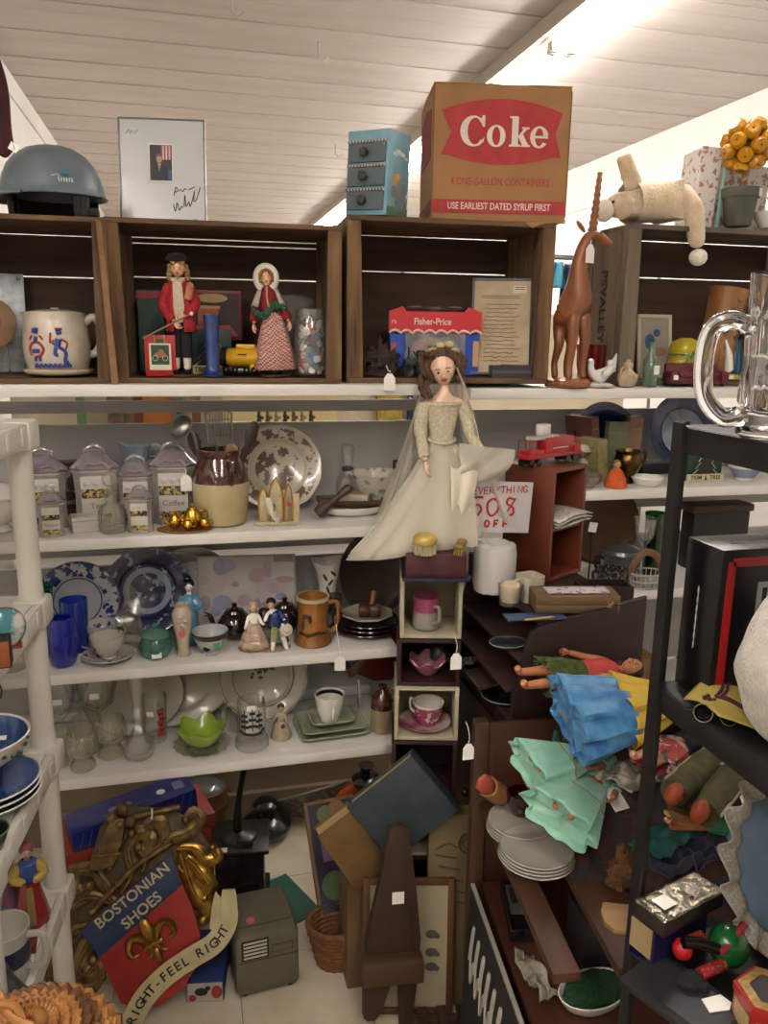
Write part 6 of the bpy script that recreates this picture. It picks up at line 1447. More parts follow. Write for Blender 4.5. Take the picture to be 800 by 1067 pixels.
def brush1():
 here(0.500,1.628,BT);t=thing('shaving_brush','round brush with a yellow top and pale bristles on the maroon box','brush',-20)
 b=B().m(mat('brush_yellow','#b79a45',0.4,coat=0.3));b.lathe([(12,12),(12.6,14),(12.6,17),(10,21),(5,22.6),(0,23)],26);obj('top',b,t)
 b=B().m(mat('bristle_pale','#b4a886',0.9))
 for k in range(90):
  a=k*2.39996;r=10.4*math.sqrt(k/90);b.tube([(r*math.cos(a),r*math.sin(a),13),(r*1.08*math.cos(a),r*1.08*math.sin(a),0.3)],0.9,4)
 obj('bristles',b,t)
 here(0.578,1.622,BT);
 t=thing('clothes_brush','long wooden clothes brush with yellow bristles lying on the maroon box','brush',62,rx=8)
 b=B().m(wood('brush_back','#80602f','#6a4d24','x',60,0.5));b.box((0,0,10),(32,10,5),bev=2);obj('back',b,t)
 b=B().m(mat('bristle_gold','#9a7f45',0.9))
 for i in range(15):
  for j in range(4):b.tube([(-14+2*i,-3.6+2.4*j,8),(-14+2*i,-3.6+2.4*j-0.3,0.6)],0.7,4)
 obj('bristles',b,t)
brush1()
def bride():
 here(0.565,1.735,BT);s0=S
 t=thing('bride_doll','porcelain bride doll in an ivory lace gown and tulle veil','doll',-2)
 H0=196
 b=B().m(mat('porcelain_skin','#e0b9a0',0.3,coat=0.2))
 J={'pel':((0,0,92),13),'wai':((0,0,110),9.5),'che':((1,-1,132),12),'col':((2,-1,146),8),'nec':((2,-2,156),4.6),'chi':((1,-3,163),4.4),'sl':((-17,0,142),6),'el':((-22,-4,112),5),'wl':((-20,-15,86),3.6),'sr':((19,0,142),6),'er':((28,-6,114),5),'wr':((38,-14,92),3.6),'hl':((-8,0,84),9),'kl':((-8,-1,46),7),'al':((-8,0,10),5),'fl':((-8,-9,4),4),'hr':((8,0,84),9),'kr':((8,-1,46),7),'ar':((8,0,10),5),'fr':((8,-9,4),4)}
 E=[('pel','wai'),('wai','che'),('che','col'),('col','nec'),('nec','chi'),('col','sl'),('sl','el'),('el','wl'),('col','sr'),('sr','er'),('er','wr'),('pel','hl'),('hl','kl'),('kl','al'),('al','fl'),('pel','hr'),('hr','kr'),('kr','ar'),('ar','fr')]
 b.skin(J,E);head(b,(-2,-4,177),17,mat('porcelain_skin'),T=ROT(16,-10,-14))
 hand(b,(-20,-16,85),17,(0.1,-0.3,-1),mat('porcelain_skin'),palm_n=(0.8,-0.4,0),curl=0.5);hand(b,(39,-15,90),17,(0.35,-0.2,-0.9),mat('porcelain_skin'),palm_n=(-0.8,-0.5,0),curl=0.5,side=-1)
 obj('body',b,t)
 hb=mat('bride_hair','#3b2516',0.55,col2='#5e3f27',vs=220,bump=0.7)
 b=B().m(hb);b.blob((0,4,183),(17.5,16,17),18,14,rot=(10,-8,0))
 for a in range(0,200,14):
  q=R(a-10);b.tube(smoothline([(0,2,198),(-2+11*math.cos(q),-8*math.sin(q)-3,193),(-2+15*math.cos(q),-11*abs(math.sin(q))-2,184)],4),[2.4,2.8,3,3,3,3,2.6,2,1.4],7)
 for s_,x0 in((-1,-17),(1,14)):
  for j in range(5):
   ph=rnd.uniform(0,6);b.tube([(x0+s_*(j%3)*2.2+2.6*math.cos(k*0.8+ph),-3+3.4*(j-2)+2.6*math.sin(k*0.8+ph),191-k*2.6)for k in range(17 if s_<0 else 11)],2.9,7)
 obj('hair',b,t)
 lace=mat('lace_ivory','#cfc6ae',0.9,col2='#b8ad90',vs=170,bump=0.9);satin=mat('satin_ivory','#d6cfba',0.35,col2='#ccc4ac',vs=12,sheen=0.3)
 b=B().m(lace)
 b.lathe([(17.5,144),(19,141),(17.6,136),(15.4,126),(12,112),(13,106),(15,102)],34,sy=0.78,fn=lambda a,r,z:(r,z+(-5*max(0,math.sin(-a))**3 if z<104 else 0)))
 b.tube([(18.6*math.cos(2*PI*k/30),15*math.sin(2*PI*k/30),142.5)for k in range(30)],2.0,7,closed=True)
 for P_ in(((-18,0,141),(-22.5,-3,126),(-22.5,-5,110),(-20.5,-14,90)),((20,0,141),(26,-4,126),(29,-7,112),(37,-13.6,95))):b.tube(smoothline(P_,5),[7.2]*5+[6.6]*5+[5.6]*6,12)
 obj('bodice',b,t,sol=0.6)
 def gown(u,v):
  a=2*PI*u;base=14+v*34+8*v*v;sweep=20*v*v
  fold=1+0.07*v*math.sin(a*9+2*v)+0.05*v*math.sin(a*5)
  left=22*v*v*max(0,-math.cos(a))
  right=16*v*max(0,math.cos(a))*(1-v)*2
  return(base*fold*math.cos(a)-sweep*0.6-left+right,base*fold*math.sin(a)*(0.54 if math.sin(a)<0 else 0.42)-3*v,104-101*v-14*v*v*max(0,-math.cos(a)))
 b=B().m(satin);b.grid(gown,72,24,closed=True);obj('gown',b,t,sol=0.8)
 b=B().m(lace)
 r5=random.Random(11)
 for k in range(88):
  v=r5.uniform(0.1,0.72);sd=r5.choice((0.66,0.66,0.80));u=sd+r5.gauss(0,0.02)*(0.7+v)
  p=gown(u,v);b.blob((p[0],p[1]-1,p[2]),(r5.uniform(1.4,3.0),1.1,r5.uniform(1.2,2.6)),7,5)
 for k in range(26):
  p=(14*math.cos(PI+PI*k/25),-12*math.sin(PI*k/25)-0.5,107-4*math.sin(PI*k/25));b.blob(p,(1.7,1.4,1.7),7,5)
 obj('lace_applique',b,t)
 tul=film('tulle','#d2ccbc',0.5,0.9)
 def veil(side):
  def fn(u,v):
   x0=side*(6+14*u);y0=8-8*u;spread=(16+44*v)*(0.4+0.6*u)
   z=196-(150+18*u)*v-10*v*v
   x=side*(8+spread*(0.35+0.75*v))+2.4*math.sin(u*15+v*4)*v
   y=12-14*u-14*v*u+2*math.sin(u*18)*v
   return(x+(2 if side>0 else-2),y,z)
  return fn
 b=B().m(tul);b.grid(veil(1),22,22);obj('veil',b,t)
 b=B().m(tul);b.grid(veil(-1),22,22);obj('veil',b,t)
 b=B().m(tul)
 def over(u,v):
  p=gown(0.46+0.42*u,v);k=1.05+0.04*math.sin(u*22+v*5)
  return(p[0]*k-4*v,p[1]*1.1-2-4*v,p[2]-1.5*v*v)
 b.grid(over,40,22);obj('tulle_overskirt',b,t)
 b=B().m(tul)
 def train(u,v):
  x=14+60*v;z=104-8*v-(34*u)*(1-0.25*v)-8*v*u;y=-16-10*math.sin(PI*u)+3*math.sin(v*9+u*6)
  return(x*(1-0.35*u)+4*u,y-3*u,z)
 b.grid(train,16,18);obj('tulle_train',b,t)
 b=B().m(satin)
 def tuck(u,v):
  x=4+30*v*(1-0.4*u);z=82-76*u*(1-0.3*v)-3*math.sin(v*8);return(x,-19-9*math.sin(PI*(u*0.8+0.1))-1.8*math.sin(v*10+u*2)*(0.4+u),z)
 b.grid(tuck,16,24);obj('satin_flounce',b,t,sol=0.8)
 b=B().m(lace)
 rb=[(11+k*1.7+3*math.sin(k*0.2),-10-0.2*k,178-5.2*k)for k in range(16)];b.tube(rb,2.2,7,flat=0.4)
 b.tube(smoothline([(34,-17,96),(44,-19,92),(50,-18,84),(54,-18,74)],5),1.8,7);obj('lace_ribbon',b,t)
 b=B().m(mat('crown_cream','#b59f63',0.5,col2='#c9b98a',vs=120))
 for k in range(13):a=PI*1.12*k/12-0.2;b.blob((-1+12.5*math.cos(a),-9*math.sin(a)-1,193.5+1.2*math.sin(a*3)),(3,2.6,2.6),9,7)
 b.blob((4,-4,200),(5,4,4),10,7);b.blob((-5,-6,199),(4.4,4,3.6),10,7);obj('floral_crown',b,t)
 b=B().m(STEEL);b.lathe([(0,0),(22,0),(22,1),(0,1.4)],24);b.tube([(0,16,1),(0,14,100)],1.2,6);obj('stand',b,t)
bride()
OX0,OX1,OY0,OY1,OZ0,OZ1=0.688,0.955,1.46,1.86,0.775,1.025
here(0.815,1.665,0,1.0);t=thing('low_cabinet','dark wooden low cabinet under the slant fronted letter organiser','cabinet')
dkw=wood('organiser_wood','#2a1714','#1f110f','x',26,0.5,0.2)
b=B().m(dkw);b.box((0,0,0.39),(0.285,0.40,0.76),bev=0.004);obj('body',b,t)
b=B().m(dkw);b.box((0,0,0.7725),(0.30,0.41,0.003),bev=0.001);obj('top',b,t)
b=B().m(dkw);b.box((-0.1465,0,0.39),(0.006,0.34,0.68),bev=0.002);d_=obj('door',b,t)
b=B().m(mat('brass','#8a6a30',0.3,1.0));b.blob((-0.156,0.08,0.45),0.01,10,8);obj('knob',b,d_)
def organiser():
 here(OX0,OY0,OZ0,1.0);t=thing('letter_organizer','dark wooden slant fronted letter organizer with open tiers','organizer')
 W=OX1-OX0;D=OY1-OY0;H=OZ1-OZ0
 prof=[(-0.035,0),(W,0),(W,H+0.03),(0.02,H-0.02),(0.0,H-0.03),(-0.035,0.09)]
 for y in(0,D-0.012):
  if y:prof=[(p[0],min(p[1],H-0.03))for p in prof]
  b=B().m(dkw);b.prism(prof,y,y+0.012,0.002);obj('side_panel',b,t)
 for z,x0,x1 in((0.008,-0.03,W-0.01),(0.085,-0.045,W-0.01),(0.15,-0.02,W-0.01)):
  b=B().m(wood('tier_wood','#3a2520','#2a1916','y',26,0.5));b.box(((x0+x1)/2,D/2,z),(x1-x0,D-0.026,0.009),rot=(0,0,0),bev=0.001);obj('tier_shelf',b,t)
 b=B().m(MATS['tier_wood']);b.box((W/2+0.01,D/2,H-0.016),(W-0.02,D-0.026,0.01),bev=0.001);obj('top_board',b,t)
 b=B().m(dkw);b.box((W-0.006,D/2,H/2),(0.01,D-0.026,H-0.03));obj('back_board',b,t)
 b=B().m(dkw);b.box((0.0,D-0.03,H+0.012),(0.012,0.02,0.06));obj('rail_end',b,t)
 b=B().m(MATS['tier_wood']);b.box((-0.035,0.16,0.081-0.03),(0.07,0.10,0.006),rot=(0,-8,0));obj('loose_slat',b,t)
organiser()
OT=OZ1-0.0095
at(492,690,Y=1.58);
here(0.675,1.55,OZ0+0.1555);b=B().m(mat('dish_slate','#2b3138',0.3,coat=0.4));b.lathe([(0,0),(14,0),(20,3),(19.4,4),(13,1.6),(0,1.6)],28,sy=0.8);b.m(mat('dish_rim','#7f8a90',0.3));b.tube([(19.7*math.cos(2*PI*k/30),15.8*math.sin(2*PI*k/30),3.6)for k in range(30)],0.6,5,closed=True);solo('pin_dish','small dark dish with a pale rim on the organizer tier','dish',b)
here(0.68,1.57,OZ0+0.0135);b=B().m(mat('dish_black','#17181a',0.3,coat=0.4));b.lathe([(0,0),(16,0),(24,6),(23,7),(15,2),(0,2)],28);b.m(mat('dish_rim'));b.tube([(23.5*math.cos(2*PI*k/30),23.5*math.sin(2*PI*k/30),6.6)for k in range(30)],0.5,5,closed=True);solo('pin_dish','black shallow dish on the lowest tier of the organizer','dish',b)
crumpled('wire_tangle','tangle of dark wire on the second tier of the organizer','wire',480,1.62,OZ0+0.0905,(14,9,3),MATTE,4.0,0.8)
tg=hang_tag(476,662,1.44,'white string tag hanging on the front of the letter organizer',20)
at(514,Y=1.685,z=OT)
t=thing('paper_roll','white roll wrapped in crinkled clear plastic on the organizer','roll',0)
b=B().m(mat('roll_white','#c4c1bb',0.7));b.lathe([(6,1),(19,1),(20,2),(20,44),(19,45),(6,45),(6,1)],32);obj('roll',b,t)
b=B().m(film('plastic_bag','#e2e0dc',0.5,0.12));b.lathe([(0,0.4),(21,0.5),(22.4,10),(22,25),(22.6,40),(21,49),(15,51),(8,47),(0,47)],44,fn=lambda a,r,z:(r*(1+0.05*noise.noise(Vector((math.cos(a)*4,math.sin(a)*4,z*0.16)))),z+1.5*noise.noise(Vector((a*3,r*0.3,1)))));obj('plastic_bag',b,t)
def smug():
 at(551,Y=1.60,z=OT)
 t=thing('square_mug','cream square mug with blue lettering on the organizer','mug',10)
 b=B().m(mat('mug_cream','#bdb7a2',0.25,coat=0.4))
 def sq(a,r,z):k=1/max(abs(math.cos(a)),abs(math.sin(a)));return(r*min(k,1.22),z)
 b.lathe([(0,0),(11.4,0),(12,1),(12.4,27),(11.4,27),(11,4),(0,3)],48,fn=sq);obj('body',b,t)
 b=B().m(mat('mug_blue','#1d2d5e',0.4));b.text('Old',7,TR(5,-12.9,16)@FACE,0.2,0.01);b.t(TR(-6,-12.7,9));b.blob((0,0,0),(3,0.6,4),8,6);obj('lettering',b,t)
 b=B().m(mat('mug_cream'));b.tube(smoothline([(-12,0,22),(-19,0,22),(-19,0,8),(-12,0,7)],4),1.6,7);obj('handle',b,t)
smug()
at(531,Y=1.575,z=OT)
t=thing('candle_glass','pale round candle in a clear glass cup on the organizer','candle')
b=B().m(GLASS);b.lathe([(0,0),(10,0),(11,1),(12.4,22),(13.4,22),(11.4,5),(10,4),(0,3)],30);obj('glass_cup',b,t)
b=B().m(mat('wax','#bfae8c',0.5));b.lathe([(0,4.2),(9,4.2),(10.6,10),(10.4,20),(8,24),(0,25.6)],26);obj('wax',b,t)
at(600,Y=1.49,z=OT+0.004)
t=thing('wooden_case','flat brown wooden case tied with string on the organizer','case',-12)
cw=wood('case_wood','#6b5334','#54402a','x',30,0.6)
b=B().m(cw);b.box((0,12,5),(88,36,9),bev=0.8);obj('bottom',b,t)
b=B().m(cw);b.box((0,12,14.6),(88,36,9),bev=0.8);obj('lid',b,t)
b=B().m(mat('string_tan','#9a8a6a',0.9));b.tube(smoothline([(30,-7,16),(33,-7.4,6),(36,-7.2,14),(28,-7.4,4)],4),0.5,5);b.tube([(30,-6.6,19.6),(30,30,19.6)],0.5,5);obj('string',b,t)
L0,s0=LOC.copy(),S
here(L0.x+0.004,L0.y+12*s0,L0.z+19.4*s0,s0);b=B().m(cells('napkin','#b9aeb0','#7a5c78',120,0.34,0.8));b.grid(lambda u,v:(-30+66*u,-12+22*v,0.8+1.2*abs(noise.noise(Vector((u*5,v*4,0))))),20,8);solo('printed_napkin','crumpled purple sprigged napkin lying on the wooden case','napkin',b,-10,sol=0.8)
at(560,Y=1.468,z=OT+0.0006)
b=B().m(mat('folder_blue','#33486a',0.6));b.box((0,9,0.8),(64,20,1.2));solo('blue_folder','thin blue folder sticking out under the wooden case','folder',b,-6,smooth=False)
here(LOC.x-2*S,LOC.y-0.008,LOC.z+1.8*S,S);b=B().m(mat('pencil_yellow','#b48f36',0.4));b.tube([(-14,0,1.3),(16,1.4,1.3)],1.2,6);b.m(mat('pencil_pink','#a5524c',0.6));b.tube([(16,1.4,1.3),(19,1.6,1.3)],1.2,6);solo('pencil','yellow pencil with a pink end on the blue folder','pencil',b,0)
at(628,Y=1.585,z=OT+0.0)
t=thing('open_tray','dark open wooden tray behind the wooden case','tray',-10)
for c,d in(((0,0,1.5),(52,28,3)),((0,-14,8),(52,2,13)),((0,14,8),(52,2,13)),((-26,0,8),(2,28,13)),((26,0,8),(2,28,13))):
 b=B().m(dkw);b.box(c,d);obj('side' if d[2]>5 else 'bottom',b,t,smooth=False)
def cube():
 at(588,Y=1.745,z=OT);s0=S
 t=thing('cubby_cube','red brown wooden cubby cube carrying the red train car','cube shelf',30)
 wd=wood('cherry_wood','#6b3018','#55240f','z',14,0.45,0.1,0.2);W,D,H,th=60,60,116,4
 for nm,c,d in(('side_panel',(-W/2+th/2,D/2,H/2),(th,D,H)),('side_panel',(W/2-th/2,D/2,H/2),(th,D,H)),('top_panel',(0,D/2,H-th/2),(W-2*th-0.2,D,th)),('shelf_panel',(0,D/2,H*0.46),(W-2*th-0.2,D-2,th)),('bottom_panel',(0,D/2,th/2),(W-2*th-0.2,D,th))):
  b=B().m(wd);b.box(c,d,bev=0.5);obj(nm,b,t)
 b=B().m(wd);b.box((0,D-1,H/2),(W-2*th-0.4,2,H-2*th-0.4));obj('back_panel',b,t)
 return LOC.copy(),s0,H
CL,CS,CH=cube()
CTZ=CL.z+CH*CS+0.001
def on_cube(dx,dy,z=None):
 a=R(30);here(CL.x+(dx*math.cos(a)-dy*math.sin(a))*CS,CL.y+(dx*math.sin(a)+dy*math.cos(a))*CS,z or CTZ,CS)
on_cube(6,22,CL.z+(116*0.46+2.3)*CS)
t=thing('newspaper','folded newspaper lying in the cubby cube','newspaper',24)
b=B().m(mat('newsprint','#b4b0a6',0.9,col2='#8f8c85',vs=120,lo=0.5,hi=0.62));b.grid(lambda u,v:(-26+52*u,-30+46*v,6+6*math.sin(u*2.4)+1.5*math.sin(v*3)),10,10);b.grid(lambda u,v:(-26+52*u,-30+46*v,3+5.4*math.sin(u*2.4)+1.2*math.sin(v*3)),10,10);b.grid(lambda u,v:(-25+50*u,-29+44*v,0.6+5*math.sin(u*2.4)*u),10,10);obj('pages',b,t,sol=1.0)
on_cube(-2,26)
def traincar():
 t=thing('toy_train_car','red toy train work car with a white box on top','toy train',26)
 rm=mat('train_red','#a31a20',0.35,coat=0.3)
 b=B().m(rm);b.box((0,0,10),(86,17,4),bev=0.6);b.box((8,0,20),(44,14,16),bev=0.8);b.box((-28,0,14),(22,14,5),bev=0.6);b.box((36,0,15),(10,15,6),bev=0.6)
 for x in(-41,-30):b.tube([(x,-7,12),(x,-7,26),(x,7,26),(x,7,12)],0.7,5)
 for x in(34,41):b.tube([(x,-7,12),(x,-7,25),(x,7,25),(x,7,12)],0.7,5)
 b.tube([(-41,-7,26),(-30,-7,26)],0.7,5);b.tube([(34,-7,25),(41,-7,25)],0.7,5);obj('body',b,t)
 b=B().m(mat('train_grey','#a9a7a2',0.5));b.box((-12,0,28),(42,10,4),bev=1);obj('boom',b,t)
 b=B().m(mat('pack_white'));b.box((-12,0,36),(13,9,11),bev=0.8);obj('cab',b,t)
 b=B().m(mat('badge_white'));b.text('WORK CAR',4.4,TR(8,-7.2,20)@FACE,0.1,0.01)if False else b.tube([(-4,-7.3,17),(20,-7.3,17)],0.5,4);obj('stripe',b,t)
 for x in(-30,28):
  b=B().m(BLACK);b.box((x,0,5),(22,11,4),bev=0.8);tr=obj('truck',b,t)
  for dx in(-6,6):
   for y in(-6.5,6.5):
    b=B().m(BLACK).t(TR(x+dx,y,4)@FACE);b.lathe([(0,-1),(2,-1.4),(4,-1),(4,1),(0,1)],16);obj('wheel',b,tr)
traincar()
def fifty():
 p=onz(518,560,1.06);at(518,Y=1.715,z=1.165)
 t=thing('discount_sign','white cardboard sign handwritten in red EVERYTHING 50% OFF','sign',-2,rx=0,ry=3)
 W,H=70,54
 b=B().m(mat('sign_card','#b9b5b6',0.6,coat=0.1));b.box((0,0,H/2-8),(W,1,H),bev=0.2);c=obj('card',b,t,smooth=False)
 b=B().m(REDINK)
 def st(pts,ox,oz,k,w=0.9,sm=True):
  q=[(ox+p[0]*k,-0.9,oz+p[1]*k)for p in pts];b.tube(smoothline(q,4)if sm else q,w,5)
 LET={'E':[[(6,10),(0,10),(0,0),(6,0)],[(0,5),(5,5)]],'V':[[(0,10),(3,0),(6,10)]],'R':[[(0,0),(0,10),(5,9),(5,6),(0,5),(6,0)]],'Y':[[(0,10),(3,5),(6,10)],[(3,5),(3,0)]],'T':[[(-1,10),(7,10)],[(3,10),(3,0)]],'H':[[(0,10),(0,0)],[(6,10),(6,0)],[(0,5),(6,5)]],'I':[[(2,10),(2,0)]],'N':[[(0,0),(0,10),(6,0),(6,10)]],'G':[[(6,8),(3,10),(0,7),(0,3),(3,0),(6,3),(3.5,4)]],'O':[[(3,10),(0,7),(0,3),(3,0),(6,3),(6,7),(3,10)]],'F':[[(0,0),(0,10),(6,10)],[(0,5),(5,5)]]}
 for k,ch in enumerate('EVERYTHING'):
  for s_ in LET[ch]:st(s_,-30+k*6.1,32+k*0.35,0.72,0.6,ch in 'GO')
 st([(12,20),(2,19),(0,11),(8,12),(11,6),(6,0),(-1,2)],-30,10,0.95,1.3);st([(6,19),(0,14),(1,4),(6,0),(12,6),(12,15),(6,19)],-13,10,0.95,1.3)
 st([(11,18),(4,20),(2,14),(9,10),(10,3),(3,0),(-1,4)],6,10,0.95,1.2);st([(14,20),(2,-1)],4,10,0.95,0.9)
 for k,ch in enumerate('OFF'):
  for s_ in LET[ch]:st(s_,-14+k*10,-2,0.7,1.2,ch=='O')
 obj('handwriting',b,c,smooth=False)
 b=B().m(mat('tape_clear','#b0aca0',0.4));b.tube([(-26,1,44),(-26,6,52),(-20,20,56)],0.6,5);obj('tie',b,t)
fifty()
ZA,ZBt=ZR[1],ZR[2]
at(612,Y=2.04,z=ZA);s_=S
plate('flow_blue_plate','dark blue plate behind the small white girl figurine and old books',626,2.05,ZA,37,None,mat_=mat('cobalt_plate','#15204a',0.18,col2='#22336b',vs=40,coat=0.5))
o=plate('flow_blue_plate','large dark blue plate with a pale centre behind the black rack post',706,2.05,ZA,40,None,mat_=mat('cobalt_plate'))
b=B().m(mat('plate_pale','#7f8fa5',0.2,coat=0.4,col2='#9aa4b2',vs=50));b.lathe([(0,2.6),(24,2.6),(25,3.6),(0,3.4)],32);obj('centre_scene',b,o)
at(605,Y=1.93,z=ZA)
t=thing('girl_figurine','small white girl figurine in a bonnet on a brown base','figurine')
b=B().m(mat('bisque_white','#a9a59a',0.4));J={'b':((0,0,10),7),'c':((0,0,20),5),'n':((0,0,26),2.4),'a':((-6,-4,16),2),'a2':((0,-8,14),1.6),'d':((6,-3,17),2)};b.skin(J,[('b','c'),('c','n'),('c','a'),('a','a2'),('c','d')]);head(b,(0,-1,31),5,mat('bisque_white'));obj('girl',b,t)
b=B().m(mat('bonnet_grey','#b5b0a2',0.5));b.lathe([(8,31),(7.6,34),(5,38),(0,39.4)],18);b.tube([(8*math.cos(2*PI*k/20),8*math.sin(2*PI*k/20),32)for k in range(20)],1.5,6,closed=True);obj('bonnet',b,t)
b=B().m(mat('base_brown','#5a432c',0.5));b.lathe([(0,0),(10,0),(10,4),(8,5),(0,5)],18);obj('base',b,t)
for k,(px,w,h,d,c,lab,rz,ry)in enumerate(((622,10,62,40,'#6f3f33','old rust red book standing leftmost of the old books',14,-8),(628,14,44,34,'#8f8450','old mustard book leaning in front of the old books',20,-7),(640,26,56,6,'#6f7458','old olive book lying against the blue plate',8,2),(657,14,60,30,'#7d5f47','old tan book with a red spine behind the brass jug',-16,2))):
 at(px,Y=1.98 if k!=1 else 1.90,z=ZA+0.003)
 t=thing('old_book',lab,'book',rz,'old books beside the brass jug',ry=ry)
 b=B().m(mat('book_cover_%d'%k,c,0.7,col2='#5c5244',vs=60,lo=0.45,hi=0.9));b.box((-w/2+0.6,d/2,h/2),(1.2,d,h));b.box((w/2-0.6,d/2,h/2),(1.2,d,h));b.box((0,0.5,h/2),(w,1.4,h),bev=0.3);obj('cover',b,t,smooth=False)
 b=B().m(mat('page_edge','#a89c7e',0.8));b.box((0,d/2+0.4,h/2),(w-2.6,d-2.4,h-2));obj('pages',b,t,smooth=False)
 b=B().m(mat('spine_gold','#8f6f4a',0.5));
 for z in(0.2,0.8):b.box((0,-0.3,h*z),(w*0.8,0.4,1));
 obj('spine_band',b,t,smooth=False)
def brassjug():
 at(652,Y=1.89,z=ZA)
 t=thing('brass_jug','dark brass lidless jug with a loop handle behind the orange doll','jug')
 bm_=mat('aged_brass','#5f4a26',0.28,1.0,col2='#3c2f1a',vs=20)
 b=B().m(bm_);b.lathe([(0,0),(8,0),(9,2),(6,6),(11,12),(14.4,20),(13.6,26),(12,30),(14,34),(12.8,34),(11,28),(0,10)],30);obj('body',b,t)
 b=B().m(bm_);b.tube(smoothline([(12,0,31),(19,0,32),(20,0,24),(13,0,14)],5),1.6,8);obj('handle',b,t)
brassjug()
def orangedoll():
 at(641,Y=1.835,z=ZA)
 t=thing('bell_doll','little doll in an orange bell shaped skirt','doll')
 b=B().m(mat('felt_orange','#b8471c',0.8,col2='#cc5f2b',vs=100,bump=0.3));b.lathe([(0,0.2),(11,0.2),(11.4,2),(9.4,10),(6,17),(3,20),(0,20)],30,fn=lambda a,r,z:(r*(1+0.03*math.sin(a*8)),z));obj('skirt',b,t)
 b=B().m(mat('head_wood','#b08a5c',0.5));b.blob((0,0,23.6),(4,4,4.4),14,10);b.m(INK);b.blob((-1.4,-3.7,24),(0.6,0.4,0.6),6,4);b.blob((1.4,-3.7,24),(0.6,0.4,0.6),6,4);obj('head',b,t)
 b=B().m(mat('hair_tan','#6d5030',0.7));b.blob((0,0.8,25.4),(4.3,4,3.4),12,8);obj('hair',b,t)
orangedoll()
at(609,Y=1.845,z=ZA);b=B().m(cut);b.lathe([(0,0),(9,0),(10,2),(15,8),(17,13),(15.4,13),(9,5),(0,4)],40,fn=flut(8,0.05));solo('glass_bowl','cut glass bowl at the front of the shelf beside the orange doll','bowl',b)
at(612,Y=1.90,z=ZA);b=B().m(cut);b.lathe([(0,0),(11,0),(13,2),(14,10),(8,14),(3,16),(3,20),(0,22)],40,fn=flut(8,0.05));solo('covered_dish','cut glass covered dish behind the cut glass bowl','dish',b)
at(674,Y=1.85,z=ZA);b=B().m(WHITE);b.lathe([(0,0),(11,0),(13,1),(17,8),(16,9),(11,3),(0,3)],32);solo('white_dish','plain white dish at the shelf front beside the black post','dish',b)
at(684,Y=2.0,z=ZA);b=B().m(MATTE);b.box((0,6,5),(36,14,10),bev=1);b.m(mat('tin_grey','#4f5256',0.4));b.box((0,6,12),(30,10,4),bev=1);solo('dark_tin','low dark tin in front of the large blue plate','tin',b)
tree_box(733,1.88,ZA,'dark green box with a silver tree window behind the black rack',0,0.80,52,48)
b=B().m(mat('tree_silver','#8f9490',0.3,0.7));L0=LOC.copy()
here(L0.x,L0.y-0.004,L0.z,S)
at(775,Y=1.875,z=ZA)
t=thing('potpourri_bowl','blue and white bowl filled with orange potpourri','bowl')
b=B().m(mat('bowl_bluegrey','#7f8ea3',0.25,coat=0.4));b.lathe([(10.0,3),(14,9),(17.0,13)],32);b.m(WHITE);b.lathe([(0,0),(8,0),(10,3)],32);b.lathe([(17,13),(18.4,16),(17.2,16.4),(13,8),(0,5)],32);obj('bowl',b,t)
b=B().m(mat('potpourri','#a8652a',0.9,col2='#c98b45',vs=150))
for k in range(60):a=k*2.4;r=15.4*math.sqrt(k/60);b.blob((r*math.cos(a),r*math.sin(a),16+rnd.uniform(0,2.4)),(2.4,2.4,1.6),6,4)
obj('potpourri',b,t)
at(745,Y=2.06,z=ZA);b=B().m(mat('white_ceramic_dim','#8c8a84',0.4));b.box((40,6,8),(40,14,16),bev=1);solo('grey_box','grey box at the back of the shelf right of the potpourri bowl','box',b)
at(622,Y=2.06,z=ZBt);b=B().m(wood('round_tray','#5f3c17','#4d2f12','x',12,0.4)).t(ROT(84,0,0));b.lathe([(0,1),(36,1),(40,3),(41,5),(39,5),(35,2.6),(0,2.6)],56);b.m(mat('tray_rim','#3a2612',0.4));b.tube([(41*math.cos(2*PI*k/60),41*math.sin(2*PI*k/60),4)for k in range(60)],1.7,7,closed=True)
o=solo('round_tray','large round brown wooden tray under the right china shelf','tray',b,0);o.location.z=ZBt+43.4*S
def enamel(px,Y,k,label,lid,m_):
 at(px,Y=Y,z=ZBt)
 t=thing('enamel_pot',label,'pot')
 b=B().m(m_);b.lathe([(0,0),(17*k,0),(18*k,2*k),(19*k,26*k),(19.6*k,27*k),(18.2*k,27*k),(17*k,4*k),(0,3*k)],32);obj('pot',b,t)
 if lid:b=B().m(m_);b.lathe([(19.6*k,27.4*k),(18*k,31*k),(8*k,35*k),(3*k,36*k),(4*k,39*k),(0,40*k)],32);obj('lid',b,t)
 b=B().m(MATTE);b.tube(smoothline([(-18*k,0,22*k),(-27*k,0,24*k),(-26*k,0,12*k),(-18*k,0,10*k)],4),1.5,7);obj('handle',b,t)
enamel(645,1.91,1.05,'grey enamel pot with a domed lid behind the speckled pot',True,mat('enamel_grey','#5b5d5c',0.3,0.4,coat=0.3))
enamel(636,1.84,0.78,'black and white speckled enamel pot',False,mat('enamel_speckle','#17181a',0.3,col2='#8a8c8c',vs=180,lo=0.54,hi=0.6,coat=0.3))
at(678,Y=1.93,z=ZBt);b=B().m(glass('bottle_green','#3f9a35',0.05));b.lathe([(0,0),(9,0),(10,2),(10,60),(11,66),(9.8,66),(8.8,4),(0,3)],26);solo('green_glass_vase','tall bright green glass vase beside the black rack post','vase',b)
at(667,Y=1.86,z=ZBt);b=B().m(GLASS);b.lathe([(0,0),(11,0),(11.4,1),(2,4),(2,40),(10,52),(12,70),(11,70),(9,52),(0,42)],28);solo('wine_glass','clear wine glass in front of the green glass vase','glass',b)
